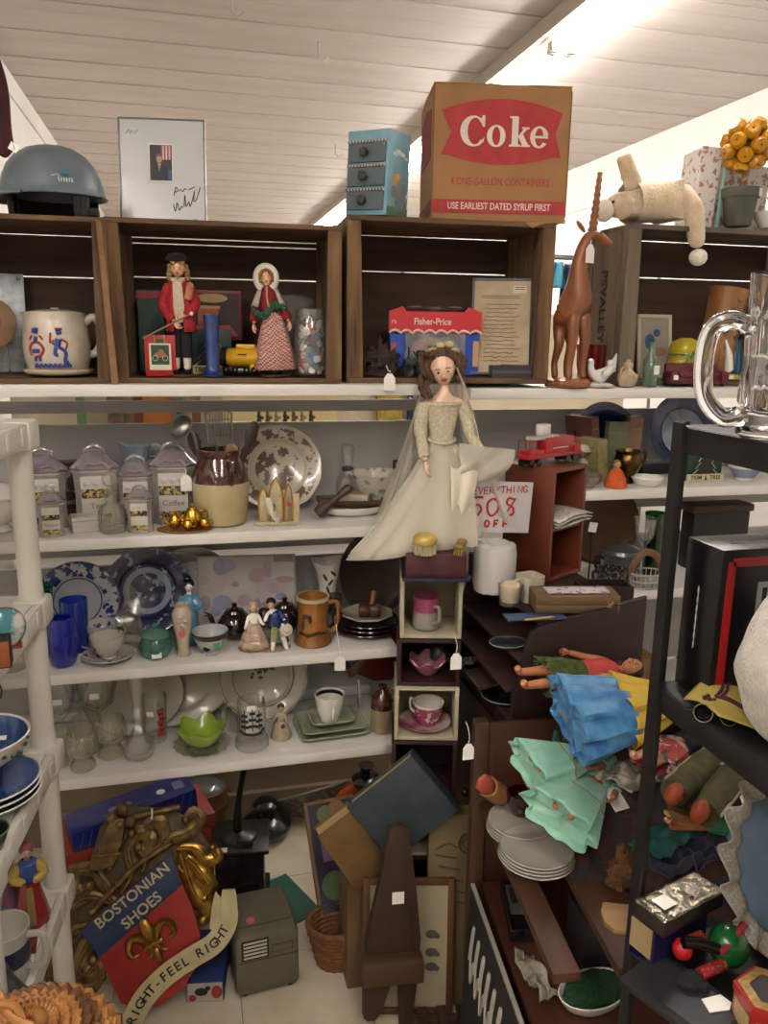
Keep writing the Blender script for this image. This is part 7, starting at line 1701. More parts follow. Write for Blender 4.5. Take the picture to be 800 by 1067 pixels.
at(612,Y=1.86,z=ZBt);b=B().m(MATTE);b.tube(smoothline([(0,0,1),(1,1,24),(2,4,58)],5),1.0,6);b.lathe([(0,0),(8,0),(9,1.4),(0,2)],20);b.m(PAPER).t(TR(2,3,58)@ROT(0,10,0));b.box((0,0,5),(9,0.6,10));solo('card_holder','thin black wire card holder with a white price card','card holder',b)
def wirebasket():
 at(672,Y=1.83,z=ZBt)
 t=thing('handled_basket','white wire basket with a wooden hoop handle beside the black post','basket')
 b=B().m(mat('wire_white','#a9a69e',0.4));
 for k in range(22):
  a=2*PI*k/22;b.tube([(16*math.cos(a),12*math.sin(a),1),(19*math.cos(a),14*math.sin(a),16)],0.6,4)
 for z,r in((1,16),(8,17.4),(16,19)):b.tube([(r*math.cos(2*PI*k/30),r*0.74*math.sin(2*PI*k/30),z)for k in range(30)],0.8,5,closed=True)
 b.lathe([(0,0.6),(16,0.6),(16,1.4),(0,1.4)],28,sy=0.75);obj('basket',b,t)
 b=B().m(wood('hoop_wood','#7a5836','#5c4027','z',50));b.tube(smoothline([(-18,0,14),(-15,0,26),(-4,0,37),(8,0,34),(17,0,22),(18,0,14)],5),2.2,8,flat=1.8);obj('handle',b,t)
wirebasket()
at(650,Y=1.84,z=ZR[3]);b=B().m(mat('carton_brown'));b.box((0,20,24),(70,40,48),bev=1);solo('brown_carton','brown carton low on the right shelving beside the black post','box',b,smooth=False)
L0,s0=LOC.copy(),S;here(L0.x+2*s0,L0.y+12*s0,L0.z+48.4*s0,s0)
crum=B().m(mat('paper_scrap','#a8a49a',0.8));crum.grid(lambda u,v:(-16+32*u,-10+20*v,1+5*abs(noise.noise(Vector((u*4,v*4,2))))),12,8);solo('paper_scrap','crumpled white paper lying on the brown carton','paper',crum,10,sol=0.8)
at(745,Y=1.95,z=ZBt);b=B().m(mat('low_black','#14120f',0.5));b.box((0,8,30),(66,22,60),bev=2);b.m(wood('radio_wood','#4d3520','#3a2817','x',30));b.box((0,8,64),(72,26,8),bev=2);solo('wooden_radio','dark wooden topped box behind the black rack','box',b)
def board(name,label,cat,px,py,z,rx,rz=0,group=None):
 at(px,py,z=z);return thing(name,label,cat,rz,group,rx=rx)
here(-0.175,2.0,0.0008,1.0)
t=thing('red_case','large red painted wooden case on the floor behind the shop sign','case',16)
rc=mat('case_red','#93382a',0.5,col2='#853022',vs=14);rdk=mat('case_red_dark','#4a1d15',0.55,col2='#3a1710',vs=14)
b=B().m(rdk);b.box((0,0.07,0.14),(0.42,0.15,0.28),bev=0.003);obj('body',b,t)
b=B().m(rc);b.box((0,0.07,0.286),(0.43,0.16,0.008),bev=0.002);b.box((0,-0.011,0.27),(0.43,0.01,0.04),bev=0.002);obj('lid',b,t)
b=B().m(rc);b.box((0,-0.0065,0.135),(0.41,0.005,0.22));obj('front_panel',b,t,smooth=False)
here(-0.165,1.99,0.293,1.0)
t=thing('blue_gift_box','long royal blue box with a silver crest lying on the red case','box',19,rx=0,ry=-4)
bb=mat('box_royal','#16267a',0.35,coat=0.3)
b=B().m(bb);b.box((0,0.05,0.04),(0.33,0.10,0.055),bev=0.002);obj('box',b,t)
b=B().m(mat('silver_print','#7d83a5',0.4,0.3))
for k in range(14):b.tube([(-0.15+0.022*k,-0.0008,0.016),(-0.135+0.022*k,-0.0008,0.06)],0.0006,4)
for x,w in((-0.05,0.012),(-0.03,0.016),(-0.01,0.012)):b.blob((x,0.045,0.0678),(w,0.012,0.0008),10,5)
b.tube([(-0.08,0.03,0.068),(0.02,0.03,0.068)],0.0008,4);b.box((0.13,0.05,0.0679),(0.03,0.04,0.0008));obj('crest',b,t)
b=B().m(PAPER).t(TR(0.08,0.045,0.0677));b.lathe([(0,0),(0.012,0),(0.012,0.001),(0,0.001)],18);obj('round_sticker',b,t)
def shopsign():
 at(142,1066,z=0.0)
 t=thing('shop_sign','carved gold scroll shop sign with a red and blue shield and ribbon','sign',-3,rx=-21)
 q=0.99
 def P(px,py):return(px-142,(1066-py)*q)
 gm=mat('old_gold','#85683a',0.45,0.6,col2='#55422a',vs=35,bump=0.2);gb=mat('bright_gold','#a98035',0.3,0.85,col2='#6e5020',vs=30)
 back=B().m(mat('scroll_back','#3e2f1a',0.6,col2='#55431f',vs=30))
 back.prism([P(*p)for p in((80,1000),(60,985),(70,940),(95,905),(105,868),(125,845),(150,850),(180,855),(205,870),(222,900),(226,940),(205,965),(190,930),(120,990),(110,1020))],7,12,1);obj('backing',back,t)
 def leaf(name,pts,rad,fl=0.55,m_=gm,y=1):
  b=B().m(m_);q_=[(P(*p)[0],y+math.sin(i*0.8)*1.5,P(*p)[1])for i,p in enumerate(pts)]
  L=smoothline(q_,5);n=len(L);b.tube(L,[1.3*rad*(0.35+0.65*math.sin(PI*min(1,0.12+0.88*(1-k/(n-1)))))*(1+0.10*math.sin(k*1.3))for k in range(n)],10,flat=0.5,up=(0,1,0));b.tube([p+Vector((0,-0.55*rad,0))for p in L],[0.34*rad*(1-0.6*k/n)for k in range(n)],6)
  c=L[-1];b.blob(c,(rad*0.75,rad*0.8,rad*0.75),10,8)
  return obj(name,b,t)
 for pts,r in((((128,962),(100,975),(86,1000),(92,1012),(104,1008),(100,998)),8),(((112,968),(84,968),(62,988),(58,1005),(70,1006),(70,996)),8),(((120,945),(96,935),(72,945),(62,958),(66,966),(74,962)),7),(((118,934),(100,910),(82,908),(78,922),(88,930),(96,924)),7),(((126,950),(108,925),(104,905),(112,900),(116,908)),5),(((100,1005),(84,1018),(96,1026),(108,1018)),6)):leaf('scroll',pts,r)
 for pts,r in((((128,935),(140,915),(136,892),(146,876),(158,882),(154,894),(146,890)),6.5),(((150,915),(158,898),(172,884),(170,868),(158,866),(156,876)),6),(((160,900),(178,886),(200,880),(210,868),(204,860),(196,866)),6.5),(((190,900),(196,922),(204,944),(218,962),(212,972)),8),(((186,895),(206,898),(216,912),(228,908),(224,898)),6),(((196,905),(210,922),(220,938),(214,950)),7),(((188,892),(192,905),(186,914),(192,920)),5),(((206,930),(216,944),(226,950)),5)):leaf('scroll',pts,r,m_=gb if pts[0][0]>180 else gm)
 b=B().m(gm);L=smoothline([(P(*p)[0],-2,P(*p)[1])for p in((98,952),(125,925),(150,905),(182,888))],12);b.tube(L,[3.4+0.9*math.sin(k*1.6)for k in range(len(L))],10);obj('rope_moulding',b,t)
 b=B().m(gm)
 ol=[P(*p)for p in((116,862),(122,856),(132,858),(134,868),(128,880),(128,892),(122,905),(108,908),(96,910),(95,902),(102,892),(108,878))];b.prism(ol,-6,6,2)
 b.tube([(P(101,893)[0],-7,P(101,893)[1]),(P(128,893)[0],-7,P(128,893)[1])],1.6,7)
 for k in range(6):b.blob((P(104+4.4*k,888)[0],-7,P(104+4.4*k,888)[1]),(1.4,1.2,1.4),7,5)
 obj('carved_boot',b,t)
 b=B().m(gm)
 for px,py,r in((120,856,6),(130,848,7),(138,862,7),(128,864,6),(140,874,5)):b.blob((P(px,py)[0],-3,P(px,py)[1]),(r,6,r),12,9)
 obj('crest',b,t)
 b=B().m(gm);b.tube([(P(140,858)[0],0,P(140,858)[1]),(P(190,852)[0],0,P(190,852)[1])],[4.4,4],10,flat=0.9);b.m(CREAM);b.tube([(P(161,850)[0],-4.6,P(161,850)[1]),(P(161,861)[0],-4.6,P(161,861)[1])],1,6);obj('staff',b,t)
 sh=[P(*p)for p in((88,966),(182,897),(187,922),(200,950),(209,985),(206,1014),(190,1036),(165,1050),(150,1052),(128,1042),(112,1005),(104,985))]
 b=B().m(mat('sign_red','#96271f',0.45,col2='#8a2019',vs=20));b.prism(sh,-8,0,1.2);s_=obj('shield',b,t)
 b=B().m(mat('sign_blue','#15294a',0.5,col2='#1b3154',vs=20));b.prism([P(*p)for p in((88,966),(182,897),(187,922),(191,931),(106,995),(103,985))],-10,-7.6,0.5);o=obj('blue_band',b,s_)
 A=math.atan2(68*q,94)
 def txt(s,size,px,py,off=0):return lambda bb:bb.text(s,size,TR(P(px,py)[0],-10.6,P(px,py)[1])@Matrix.Rotation(-A,4,'Y')@FACE,0.9,0.012)
 b=B().m(mat('sign_cream','#b3a684',0.5));txt('BOSTONIAN',15.6,141,936)(b);obj('lettering',b,s_,smooth=False)
 b=B().m(mat('sign_cream'));txt('SHOES',15.6,150,952)(b);obj('lettering',b,s_,smooth=False)
 b=B().m(gb);M=TR(P(160,984)[0],-10,P(160,984)[1])@Matrix.Rotation(-R(24),4,'Y');b.t(M)
 b.blob((0,0,11),(7.5,4,15),14,10);b.blob((0,0,-15),(4.5,3,9),12,8);b.box((0,-1,-3),(22,6,4.4),bev=1.2)
 for k in(-1,1):
  b.tube(smoothline([(k*3,0,-3),(k*9,0,7),(k*17,0,12),(k*24,0,5),(k*23,0,-4),(k*17,0,-5)],5),[3,4,4.8,5.2,5.4,5.6,5.6,5.6,5.6,5.4,5.4,5.2,5.2,5,5,4.6,4.4,4.2,4,3.8,3.4,3,2.6,2.2,2,1.6],9,flat=0.8);b.tube(smoothline([(k*2,0,-4),(k*6,0,-12),(k*11,0,-15)],4),[3,3.2,3.2,3,2.8,2.4,2.2,1.8,1.4],8,flat=0.8)
 obj('fleur_ornament',b,s_)
 rm=mat('ribbon_cream','#b3a87f',0.55,col2='#a59a70',vs=25)
 cl=[(137,1062),(150,1040),(166,1024),(184,1012),(204,1002),(224,992),(236,976),(239,958),(240,940)]
 C_=smoothline([(P(*p)[0],-13+0.6*math.sin(i),P(*p)[1])for i,p in enumerate(cl)],5);b=B().m(rm);n=len(C_);rows=[]
 for k,p in enumerate(C_):
  tn=(C_[min(k+1,n-1)]-C_[max(k-1,0)]).normalized();nr=Vector((-tn.z,0,tn.x));w=11 if k<n*0.8 else 11-5*(k-n*0.8)/(n*0.2);rows.append((p+nr*w,p-nr*w))
 for y0 in(0,):
  V=[[b._v(a+Vector((0,dy,0)))for a in pr for dy in(-1.2,1.2)]for pr in rows]
  for A_,B_ in zip(V,V[1:]):
   for i,j in((0,1),(1,3),(3,2),(2,0)):b._f((A_[i],A_[j],B_[j],B_[i]))
  b._f((V[0][0],V[0][1],V[0][3],V[0][2]));b._f((V[-1][0],V[-1][2],V[-1][3],V[-1][1]))
 rb=obj('ribbon',b,t)
 b=B().m(rm);b.prism([P(*p)for p in((224,985),(231,968),(232,948),(226,940),(222,955),(219,975))],-15,-12,0.6);obj('ribbon_fold',b,rb)
 word='RIGHT-FEEL RIGHT';dist=[0]
 for a_,c_ in zip(C_,C_[1:]):dist.append(dist[-1]+(c_-a_).length)
 tot=dist[-1]*0.72
 for i,ch in enumerate(word):
  if ch==' ':continue
  d=5+tot*i/(len(word)-1)*1.02;k=next(j for j in range(n)if dist[j]>=d or j==n-1);k=max(1,k);f=(d-dist[k-1])/max(1e-6,dist[k]-dist[k-1]);p=C_[k-1].lerp(C_[k],min(1,f));tn=(C_[k]-C_[k-1]).normalized();an=math.atan2(tn.z,tn.x)
  b=B().m(INK);b.text(ch,13,TR(p.x,p.y-1.6,p.z)@Matrix.Rotation(-an,4,'Y')@FACE,0.4,0.01);obj('letter',b,rb,smooth=False)
shopsign()
at(214,1044,z=0.0008)
t=thing('blue_toy_box','narrow blue box with a printed red and white end beside the sign','box',-9)
b=B().m(mat('toybox_blue','#1e2f62',0.5));b.box((0,38,12),(38,76,24),bev=0.6);obj('box',b,t)
b=B().m(mat('end_white','#a9a39a',0.6));b.box((0,-0.4,12),(36,0.8,22));b.m(mat('end_red','#8f2f2c',0.6));b.blob((12,-1,12),(6,0.6,8),9,6);b.blob((-13,-1,6),(4,0.6,4),9,6);b.m(INK);b.blob((-4,-1,13),(7,0.6,5),9,6);b.blob((3,-1,17),(3,0.6,3),8,5);obj('printed_end',b,t)
def grinder():
 at(251,952,z=0.0008)
 t=thing('coffee_grinder','black cast iron coffee grinder with a tall crank handle','grinder',-6)
 m_=mat('grinder_iron','#131211',0.35,0.3,col2='#22201d',vs=40,bump=0.15,coat=0.3)
 b=B().m(m_);b.box((0,26,36),(50,50,66),bev=2);b.box((0,26,2.5),(60,60,5),bev=1);b.box((0,26,71),(60,58,5),bev=1.4);obj('body',b,t)
 b=B().m(m_);b.box((0,0.4,22),(40,2,24),bev=0.8);d=obj('drawer',b,t);b=B().m(m_);b.blob((0,-3,22),(3,3,3),10,8);obj('knob',b,d)
 b=B().m(m_);b.lathe([(0,72),(20,73),(19,76),(12,78),(5,80),(4.4,100),(0,100)],26,c=(-2,26,0));b.tube([(-2,10,76),(14,6,77)],2.4,8);obj('hopper',b,t)
 b=B().m(mat('crank_iron','#2a2420',0.4,0.4));b.tube(smoothline([(-2,26,96),(0,26,118),(4,26,140),(6,26,150)],4),[4,4,3.6,3.4,3.2,3,3,3,3,3,3,3,3],8);c=obj('crank',b,t)
 b=B().m(BLACK);b.blob((6.5,26,156),(6.5,6.5,7),14,10);obj('crank_knob',b,c)
 sticker(t,-18,2,74.2,12,7,rx=90)
grinder()
at(214,868,z=0.0008)
t=thing('wooden_bucket','small round wooden bucket with a glass lid under the lower shelf','bucket')
b=B().m(wood('bucket_wood','#7a5028','#5c3b1c','z',30));b.lathe([(0,0),(20,0),(23,42),(24,54),(21,54),(19,4),(0,3)],32);obj('bucket',b,t)
b=B().m(mat('hoop','#54351a',0.5));b.lathe([(22,30),(24,30),(24.4,38),(22.6,38)],32);obj('hoop',b,t)
b=B().m(mat('lid_glass','#5c605c',0.15,coat=0.6));b.lathe([(21,54),(20,56),(12,60),(0,61)],30);obj('lid',b,t)
at(277,868,z=0.0008)
t=thing('pot_lid','black domed pot lid on a clear glass dish beside the grinder','lid')
b=B().m(glass('dish_glass','#c9cbc6',0.05));b.lathe([(0,0),(20,0),(25,5),(26,9),(24,9),(19,2),(0,2)],36);obj('glass_dish',b,t)
b=B().m(BLACK);b.lathe([(26,9.5),(26,12),(20,18),(12,22),(0,23)],32);b.lathe([(0,23),(8,23),(7,27),(12,30),(13,34),(10,37),(0,38)],26);obj('dome',b,t)
at(332,848,z=0.0008)
t=thing('woven_bowl','shallow glassy woven bowl tipped against the back under the shelf','bowl',18,rx=-32)
wv=mat('woven_grey','#5f564a',0.5,col2='#8a8272',vs=60,lo=0.42,hi=0.58)
b=B().m(wv);b.lathe([(0,0),(18,0),(30,8),(42,22),(44,24),(41,24),(29,10),(0,3)],40,c=(0,10,0));obj('bowl',b,t)
b=B().m(mat('bowl_rim_pale','#7f776a',0.5));b.tube([(43*math.cos(2*PI*k/40),10+43*math.sin(2*PI*k/40),24)for k in range(40)],1.6,7,closed=True);obj('rim',b,t)
at(352,840,z=0.0008)
b=B().m(mat('zebra','#0f0e0d',0.8,col2='#a09a8e',vs=26,lo=0.5,hi=0.53,stretch=(3,0.6,0.6)));b.grid(lambda u,v:(-30+62*u,30*v+4*math.sin(u*7),22+13*math.sin(u*3)*v+5*math.sin(v*5+u*6)),18,8);solo('zebra_cloth','black and white zebra striped cloth behind the orange pot','cloth',b,0,sol=1)
def opot():
 at(381,868,z=0.0008)
 t=thing('orange_pot','orange enamel casserole with a black knobbed lid behind the books','pot')
 om=mat('enamel_orange','#a5421a',0.25,col2='#8f3614',vs=8,coat=0.4)
 b=B().m(om);b.lathe([(0,0),(28,0),(32,4),(34,30),(35,32),(0,30)],36);obj('pot',b,t)
 b=B().m(om);b.lathe([(36,32.4),(35,36),(28,44),(14,50),(0,51)],36);l=obj('lid',b,t)
 b=B().m(BLACK);b.lathe([(0,51),(6,51.4),(6,56),(14,58),(15,63),(8,66),(6,74),(8,78),(0,79)],24);obj('lid_knob',b,l)
 for k in(-1,1):b=B().m(BLACK);b.box((k*40,0,24),(14,16,5),bev=2);obj('handle',b,t)
opot()
def projector():
 at(280,1036,z=0.0008)
 t=thing('slide_projector','grey beige metal projector case with a slotted vent and pink sticker','projector',5)
 m_=mat('projector_grey','#565142',0.45,col2='#615c4c',vs=12)
 W,D,H=66,66,76
 b=B().m(m_);b.prism([(-W/2,10),(-W/2+4,5),(W/2-4,5),(W/2,10),(W/2-1,H-6),(W/2-5,H),(-W/2+5,H),(-W/2+1,H-6)],0,D,2.5);obj('case',b,t)
 b=B().m(mat('projector_seam','#3a3628',0.6));b.box((0,12,H+0.1),(54,0.8,0.6));b.box((0,-0.2,44),(W-3,0.6,0.8));b.box((15,-0.2,54),(22,0.5,9));b.m(m_);b.box((15,-0.5,54),(20,0.5,7));obj('seams',b,t,smooth=False)
 b=B().m(BLACK);b.box((-13,-0.5,58),(28,1,22));v=obj('vent',b,t,smooth=False)
 b=B().m(mat('vent_white','#a5a193',0.4))
 for k in range(5):b.box((-13,-1.4,50+k*4.2),(24,0.8,2.0))
 obj('vent_slats',b,v,smooth=False)
 b=B().m(mat('dot_pink')).t(TR(-14,20,H+0.2));b.lathe([(0,0),(4.6,0),(4.6,0.6),(0,0.6)],18);obj('dot_sticker',b,t)
 for x in(-24,24):
  for y in(8,D-8):b=B().m(MATTE);b.lathe([(0,0),(3.4,0),(4,4),(4,6.5),(0,6.5)],14,c=(x,y,0));obj('foot',b,t)
projector()
at(305,965,z=0.0008)
b=B().m(mat('folder_green','#0d4a38',0.6));b.prism([(-34,0),(36,0),(36,1.6),(-34,1.6)],0,74);solo('green_folder','dark green folder lying flat on the floor under the fruit game board','folder',b,24,smooth=False)
def wbasket():
 at(352,1000,z=0.0008)
 t=thing('woven_basket','small brown woven basket under the fruit game board','basket')
 wm=mat('basket_brown','#7a4f28',0.8,col2='#5c391b',vs=50)
 b=B().m(wm)
 for lv in range(9):
  z=2+lv*5;r=20+lv*1.2
  b.tube([((r+1.2*((k+lv)%2))*math.cos(2*PI*k/36),(r+1.2*((k+lv)%2))*0.8*math.sin(2*PI*k/36),z)for k in range(36)],2.7,6,closed=True)
 b.lathe([(0,1),(20,1),(20,2),(0,2)],28,sy=0.8);obj('basket',b,t)
 b=B().m(wm);b.tube([(31*math.cos(2*PI*k/36),25*math.sin(2*PI*k/36),47)for k in range(36)],3,7,closed=True);obj('rim',b,t)
wbasket()
here(0.345,1.93,0.0008,1.0)
t=thing('fruit_game_board','wooden edged game board with fruit pictures on dark purple','game board',6,rx=-36)
def gboard():
 s=0.0024
 b=B().m(wood('board_edge','#8a6238','#6f4b28','z',40));b.box((0,4*s,48*s),(62*s,8*s,122*s),bev=3*s);obj('board',b,t,scale=1)
 b=B().m(mat('board_purple','#241c33',0.4));b.box((0,-0.4*s,48*s),(55*s,1.2*s,114*s));f=obj('printed_face',b,t,smooth=False,scale=1)
 def disk(x,z,r,c,y=-1.4):
  bb=B().m(mat('fruit_'+c[1:],c,0.5,col2='#4f5f35',vs=90,lo=0.45,hi=0.8)).t(TR(x*s,y*s,z*s)@FACE);bb.lathe([(0,0),(r*s,0),(r*s,0.5*s),(0,0.6*s)],24);obj('fruit_picture',bb,f,scale=1)
 disk(-9,17,15,'#4d6b38');disk(10,19,15,'#a5482f');disk(6,96,10,'#8f5a35');disk(-8,92,10,'#5f6b3a')
 b=B().m(mat('panel_mauve','#6d5566',0.5));b.box((-8,-1.6,60),(20,0.8,34),bev=0.3);obj('panel',b,f,smooth=False,scale=s)
 b=B().m(mat('board_letter','#b3a58d',0.5));b.text('VIEW',17,TR(13,-1.6,54)@Matrix.Rotation(PI/2,4,'Y')@FACE,0.3,0.015);obj('lettering',b,f,smooth=False,scale=s)
 b=B().m(mat('board_letter'));b.text('WEST',10,TR(23.5,-1.6,38)@Matrix.Rotation(PI/2,4,'Y')@FACE,0.3,0.015);obj('lettering',b,f,smooth=False,scale=s)
gboard();bpy.data.objects['fruit_game_board'].location=(0.362,1.82,0.125)
here(0.385,1.665,0.0008,1.0)
b=B().m(mat('carton_dim','#6d5338',0.85,col2='#5f472f',vs=9));b.box((0,0.045,0.15),(0.10,0.11,0.30),bev=0.002);b.m(mat('carton_tape','#8a7350',0.5));b.box((0,0.045,0.3008),(0.10,0.03,0.001));solo('storage_carton','plain brown carton behind the framed print, holding up the old books','box',b,0,smooth=False)
def bigbook(name,label,loc,rot,W,H,T,cov,pages,tagm=False):
 here(*loc,1.0)
 t=thing(name,label,'book',rot[2],None,rot[0],rot[1])
 b=B().m(cov)
 for y in(-T/2,T/2):b.box((W/2,y,H/2),(W,0.004,H),bev=0.0012)
 b.box((W-0.002,0,H/2),(0.005,T+0.003,H),bev=0.001);obj('cover',b,t)
 b=B().m(pages);b.box((W/2-0.003,0,H/2),(W-0.012,T-0.0045,H-0.012))
 obj('pages',b,t,smooth=False);return t
pg=mat('pages_cream','#b59b6c',0.8,col2='#a88d5f',vs=200,stretch=(0.2,6,0.2))
bigbook('old_ledger','large blue grey ledger with cream page edges leaning in front of the nested boxes',(0.436,1.61,0.395),(-10,-42,-14),0.20,0.165,0.045,mat('ledger_blue','#232e33',0.65,col2='#2b383d',vs=25),pg)
bigbook('old_tan_book','worn tan book with cream page edges tilted over the fruit board',(0.345,1.635,0.31),(-12,-30,8),0.10,0.17,0.05,mat('book_tan','#6b5026',0.7,col2='#5a4220',vs=20),pg)
here(0.575,1.545,0.0008,1.0)
t=thing('stamped_carton','tall tan carton with a round ink stamp beside the ledger','box',-14,rx=-4)
b=B().m(mat('carton_kraft','#70603f',0.8,col2='#63543a',vs=9));b.box((0,0.03,0.25),(0.135,0.05,0.50),bev=0.002);obj('carton',b,t)
b=B().m(mat('stamp_ink','#3b3323',0.8));b.tube([(0.03+0.026*math.cos(2*PI*k/24),0.0012,0.43+0.026*math.sin(2*PI*k/24))for k in range(24)],0.0014,5,closed=True)
b.tube([(0.03+0.016*math.cos(2*PI*k/20),0.0012,0.43+0.016*math.sin(2*PI*k/20))for k in range(20)],0.001,5,closed=True)
for k in range(5):b.tube([(-0.05+0.006*k,0.0012,0.40-0.028*k),(0.0+0.008*k,0.0012,0.392-0.03*k)],0.0012,5)
b.tube(smoothline([(-0.05,0.0012,0.415),(-0.02,0.0012,0.43),(0.0,0.0012,0.42),(0.012,0.0012,0.44)],4),0.001,5);obj('ink_stamp',b,t)
def fprint():
 at(424,1056,z=0.0008)
 t=thing('framed_print_floor','cream print in a brown wooden frame standing on the floor','picture',-13,rx=-6)
 W,H,f=94,150,7
 wd=wood('frame_oak','#5c3c1d','#472d15','z',40,0.5)
 b=B().m(wd)
 for x in(-W/2+f/2,W/2-f/2):b.box((x,0,H/2),(f,5,H),bev=1)
 for z in(f/2,H-f/2):b.box((0,0,z),(W-2*f,5,f),bev=1)
 obj('frame',b,t)
 b=B().m(mat('mat_cream','#9c9277',0.6));b.box((0,1,H/2),(W-2*f,1,H-2*f));b.m(mat('motif_grey','#4a4a42',0.6))
 for z in(88,68,52):b.blob((24,0.2,z),(7,0.6,5),9,5);b.blob((30,0.1,z-2),(3,0.6,3),8,5)
 obj('print',b,t,smooth=False)
 b=B().m(MATTE);b.box((0,2.4,H/2),(W-4,1,H-4));obj('backing',b,t,smooth=False)
fprint();bpy.data.objects['framed_print_floor'].name='framed_print'
def bracket():
 at(410,1074,z=0.0008)
 t=thing('wooden_bracket','dark notched wooden plank bracket with a ledge, standing against the framed print','wood stand',-6,rx=-2)
 wd=wood('bracket_wood','#3a2616','#2a1b10','z',24,0.7,0.4)
 b=B().m(wd);b.prism([(-32,22),(-28,18),(-20,18),(-14,26),(-4,60),(0,72),(4,60),(6,2),(12,-2),(18,2),(24,70),(26,110),(20,170),(12,232),(2,236),(-8,232),(-14,190),(-32,100),(-28,70)],-5,5,1);obj('plank',b,t)
 b=B().m(wood('ledge_wood','#4d331d','#38240f','x',24,0.7,0.4));b.box((-4,-13,84),(62,18,24),bev=1.5);obj('ledge',b,t)
 sticker(t,2,-5.5,158,12,13)
bracket()
here(0.545,1.43,0.0008,1.0)
t=thing('slatted_stand','low slatted dark wooden stand on the floor beside the bookcase','stand',-8)
wd=wood('slat_dark','#3a2416','#2b1a10','y',30)
for k in range(4):b=B().m(wd);b.box((-0.07+0.045*k,-0.05,0.05),(0.022,0.24,0.014),bev=0.002);obj('slat',b,t)
for y in(-0.15,0.05):b=B().m(wd);b.box((0,y,0.035),(0.19,0.02,0.015),bev=0.002);r_=obj('rail',b,t)
for x in(-0.085,0.085):
 for y in(-0.15,0.05):b=B().m(wd);b.box((x,y,0.014),(0.018,0.018,0.027));obj('foot',b,t)
BX,BY=xat(497,1.44,0.6),1.44
ba=R(-6.5);DU=Vector((math.sin(ba),-math.cos(ba),0));DV=Vector((math.cos(ba),math.sin(ba),0))
def bk(u,v,z=0.0):
 p=Vector((BX,BY,0))+DU*u+DV*v;return(p.x,p.y,z)
bw=wood('bookcase_wood','#4d2c18','#38200f','y',24,0.55,0.2)
here(BX,BY,0.0,1.0)
t=thing('wooden_bookcase','brown slatted wooden bookcase heaped with dolls, open to the aisle','bookcase',-6.5)
UL,VW,ZT,ZM,ZL=0.505,0.46,0.635,0.440,0.16
def part(nm,c,d,m_=bw,rot=None):
 b=B().m(m_);b.box(c,d,rot,bev=0.002);return obj(nm,b,t,scale=1)
postm=wood('post_wood','#4a3019','#332011','z',24,0.6,0.3)
for x,y,h in((0.0,0.0,0.815),(0.0,-UL,0.15),(VW,0.0,0.815),(VW,-UL,0.615)):part('post',(x,y,h/2),(0.03,0.03,h),postm)
part('end_panel',(VW/2,0.0,0.42),(VW-0.035,0.012,0.78),wood('endpanel','#43200f','#331708','z',20,0.5))
for k,(x,w)in enumerate(((0.022,0.045),(0.15,0.09),(0.26,0.035),(0.38,0.12))):part('top_slat',(x,-UL/2,ZT-0.009),(w,UL-0.034,0.018))
for x,w in((0.22,0.42),):part('middle_shelf',(x,-UL/2,ZM-0.009),(w,UL-0.034,0.018),wood('shelf_red','#4a2413','#371a0d','y',18,0.5))
part('bottom_shelf',(VW/2,-UL/2,ZL-0.009),(VW-0.035,UL-0.034,0.018),MATS['shelf_red'])
for z in(ZT-0.03,ZM-0.03,ZL-0.03):part('cross_rail',(VW/2+0.0,-0.05 if z>0.2 else-UL,z),(VW-0.04,0.02,0.022),postm)
def scripted():
 p=bk(0.235,-0.024,0.0008);here(*p,1.0)
 t=thing('script_sign','long black sign panel with white script lettering along the bookcase side','sign',83.5-180,rx=-2)
 b=B().m(MATTE);b.box((0,0,0.22),(0.43,0.006,0.43));obj('panel',b,t,smooth=False)
 b=B().m(mat('sign_edge','#8f8a80',0.5));b.box((0,0,0.4375),(0.43,0.008,0.006));obj('edging',b,t,smooth=False)
 b=B().m(mat('script_white','#a8a49a',0.6))
 for k in range(9):
  x=-0.18+k*0.042;b.tube(smoothline([(x,-0.0045,0.28),(x+0.012,-0.0045,0.36),(x+0.022,-0.0045,0.37),(x+0.012,-0.0045,0.30),(x+0.022,-0.0045,0.24),(x+0.036,-0.0045,0.30)],4),0.0035,5)
 obj('script',b,t)
scripted()
hang_tag(489,755,bk(0.03,0)[1]-0.03,'white string tag hanging on the top of the bookcase post',22)
def on_bk(u,v,z):p=bk(u,v,z+0.0008);here(*p)
on_bk(0.13,0.06,ZM);t=thing('cassette_player','flat black cassette player lying on the middle bookcase shelf','player',76)
b=B().m(BLACK);b.box((0,0,8),(74,28,15),bev=1.5);obj('case',b,t)
b=B().m(mat('player_grey','#4a4a48',0.4));b.box((6,0,15.6),(44,20,0.8));b.m(MATTE);b.box((12,3,16.1),(24,9,0.6))
for k in range(5):b.m(mat('player_key','#6f6d68',0.4)).box((-14+k*6,-7,16.6),(4.4,4,1.4))
obj('controls',b,t,smooth=False)
on_bk(0.24,0.19,ZM);t=thing('black_case','black boxy case on the middle shelf behind the bowl of green moss','case',-4)
b=B().m(MATTE);b.box((0,0,26),(58,44,50),bev=2);b.box((0,0,53),(58,44,4),bev=1);obj('case',b,t)
b=B().m(mat('clasp','#3a3a38',0.4,0.6));b.box((-8,-22.6,46),(9,1.4,7),bev=0.3);obj('clasp',b,t)
on_bk(0.355,0.13,ZM);t=thing('moss_bowl','oval white bowl heaped with dark green moss on the middle shelf','bowl',10)
b=B().m(WHITE);b.lathe([(0,0),(26,0),(36,8),(41,18),(40,18.6),(35,10),(0,6)],36,sy=0.62);obj('bowl',b,t)
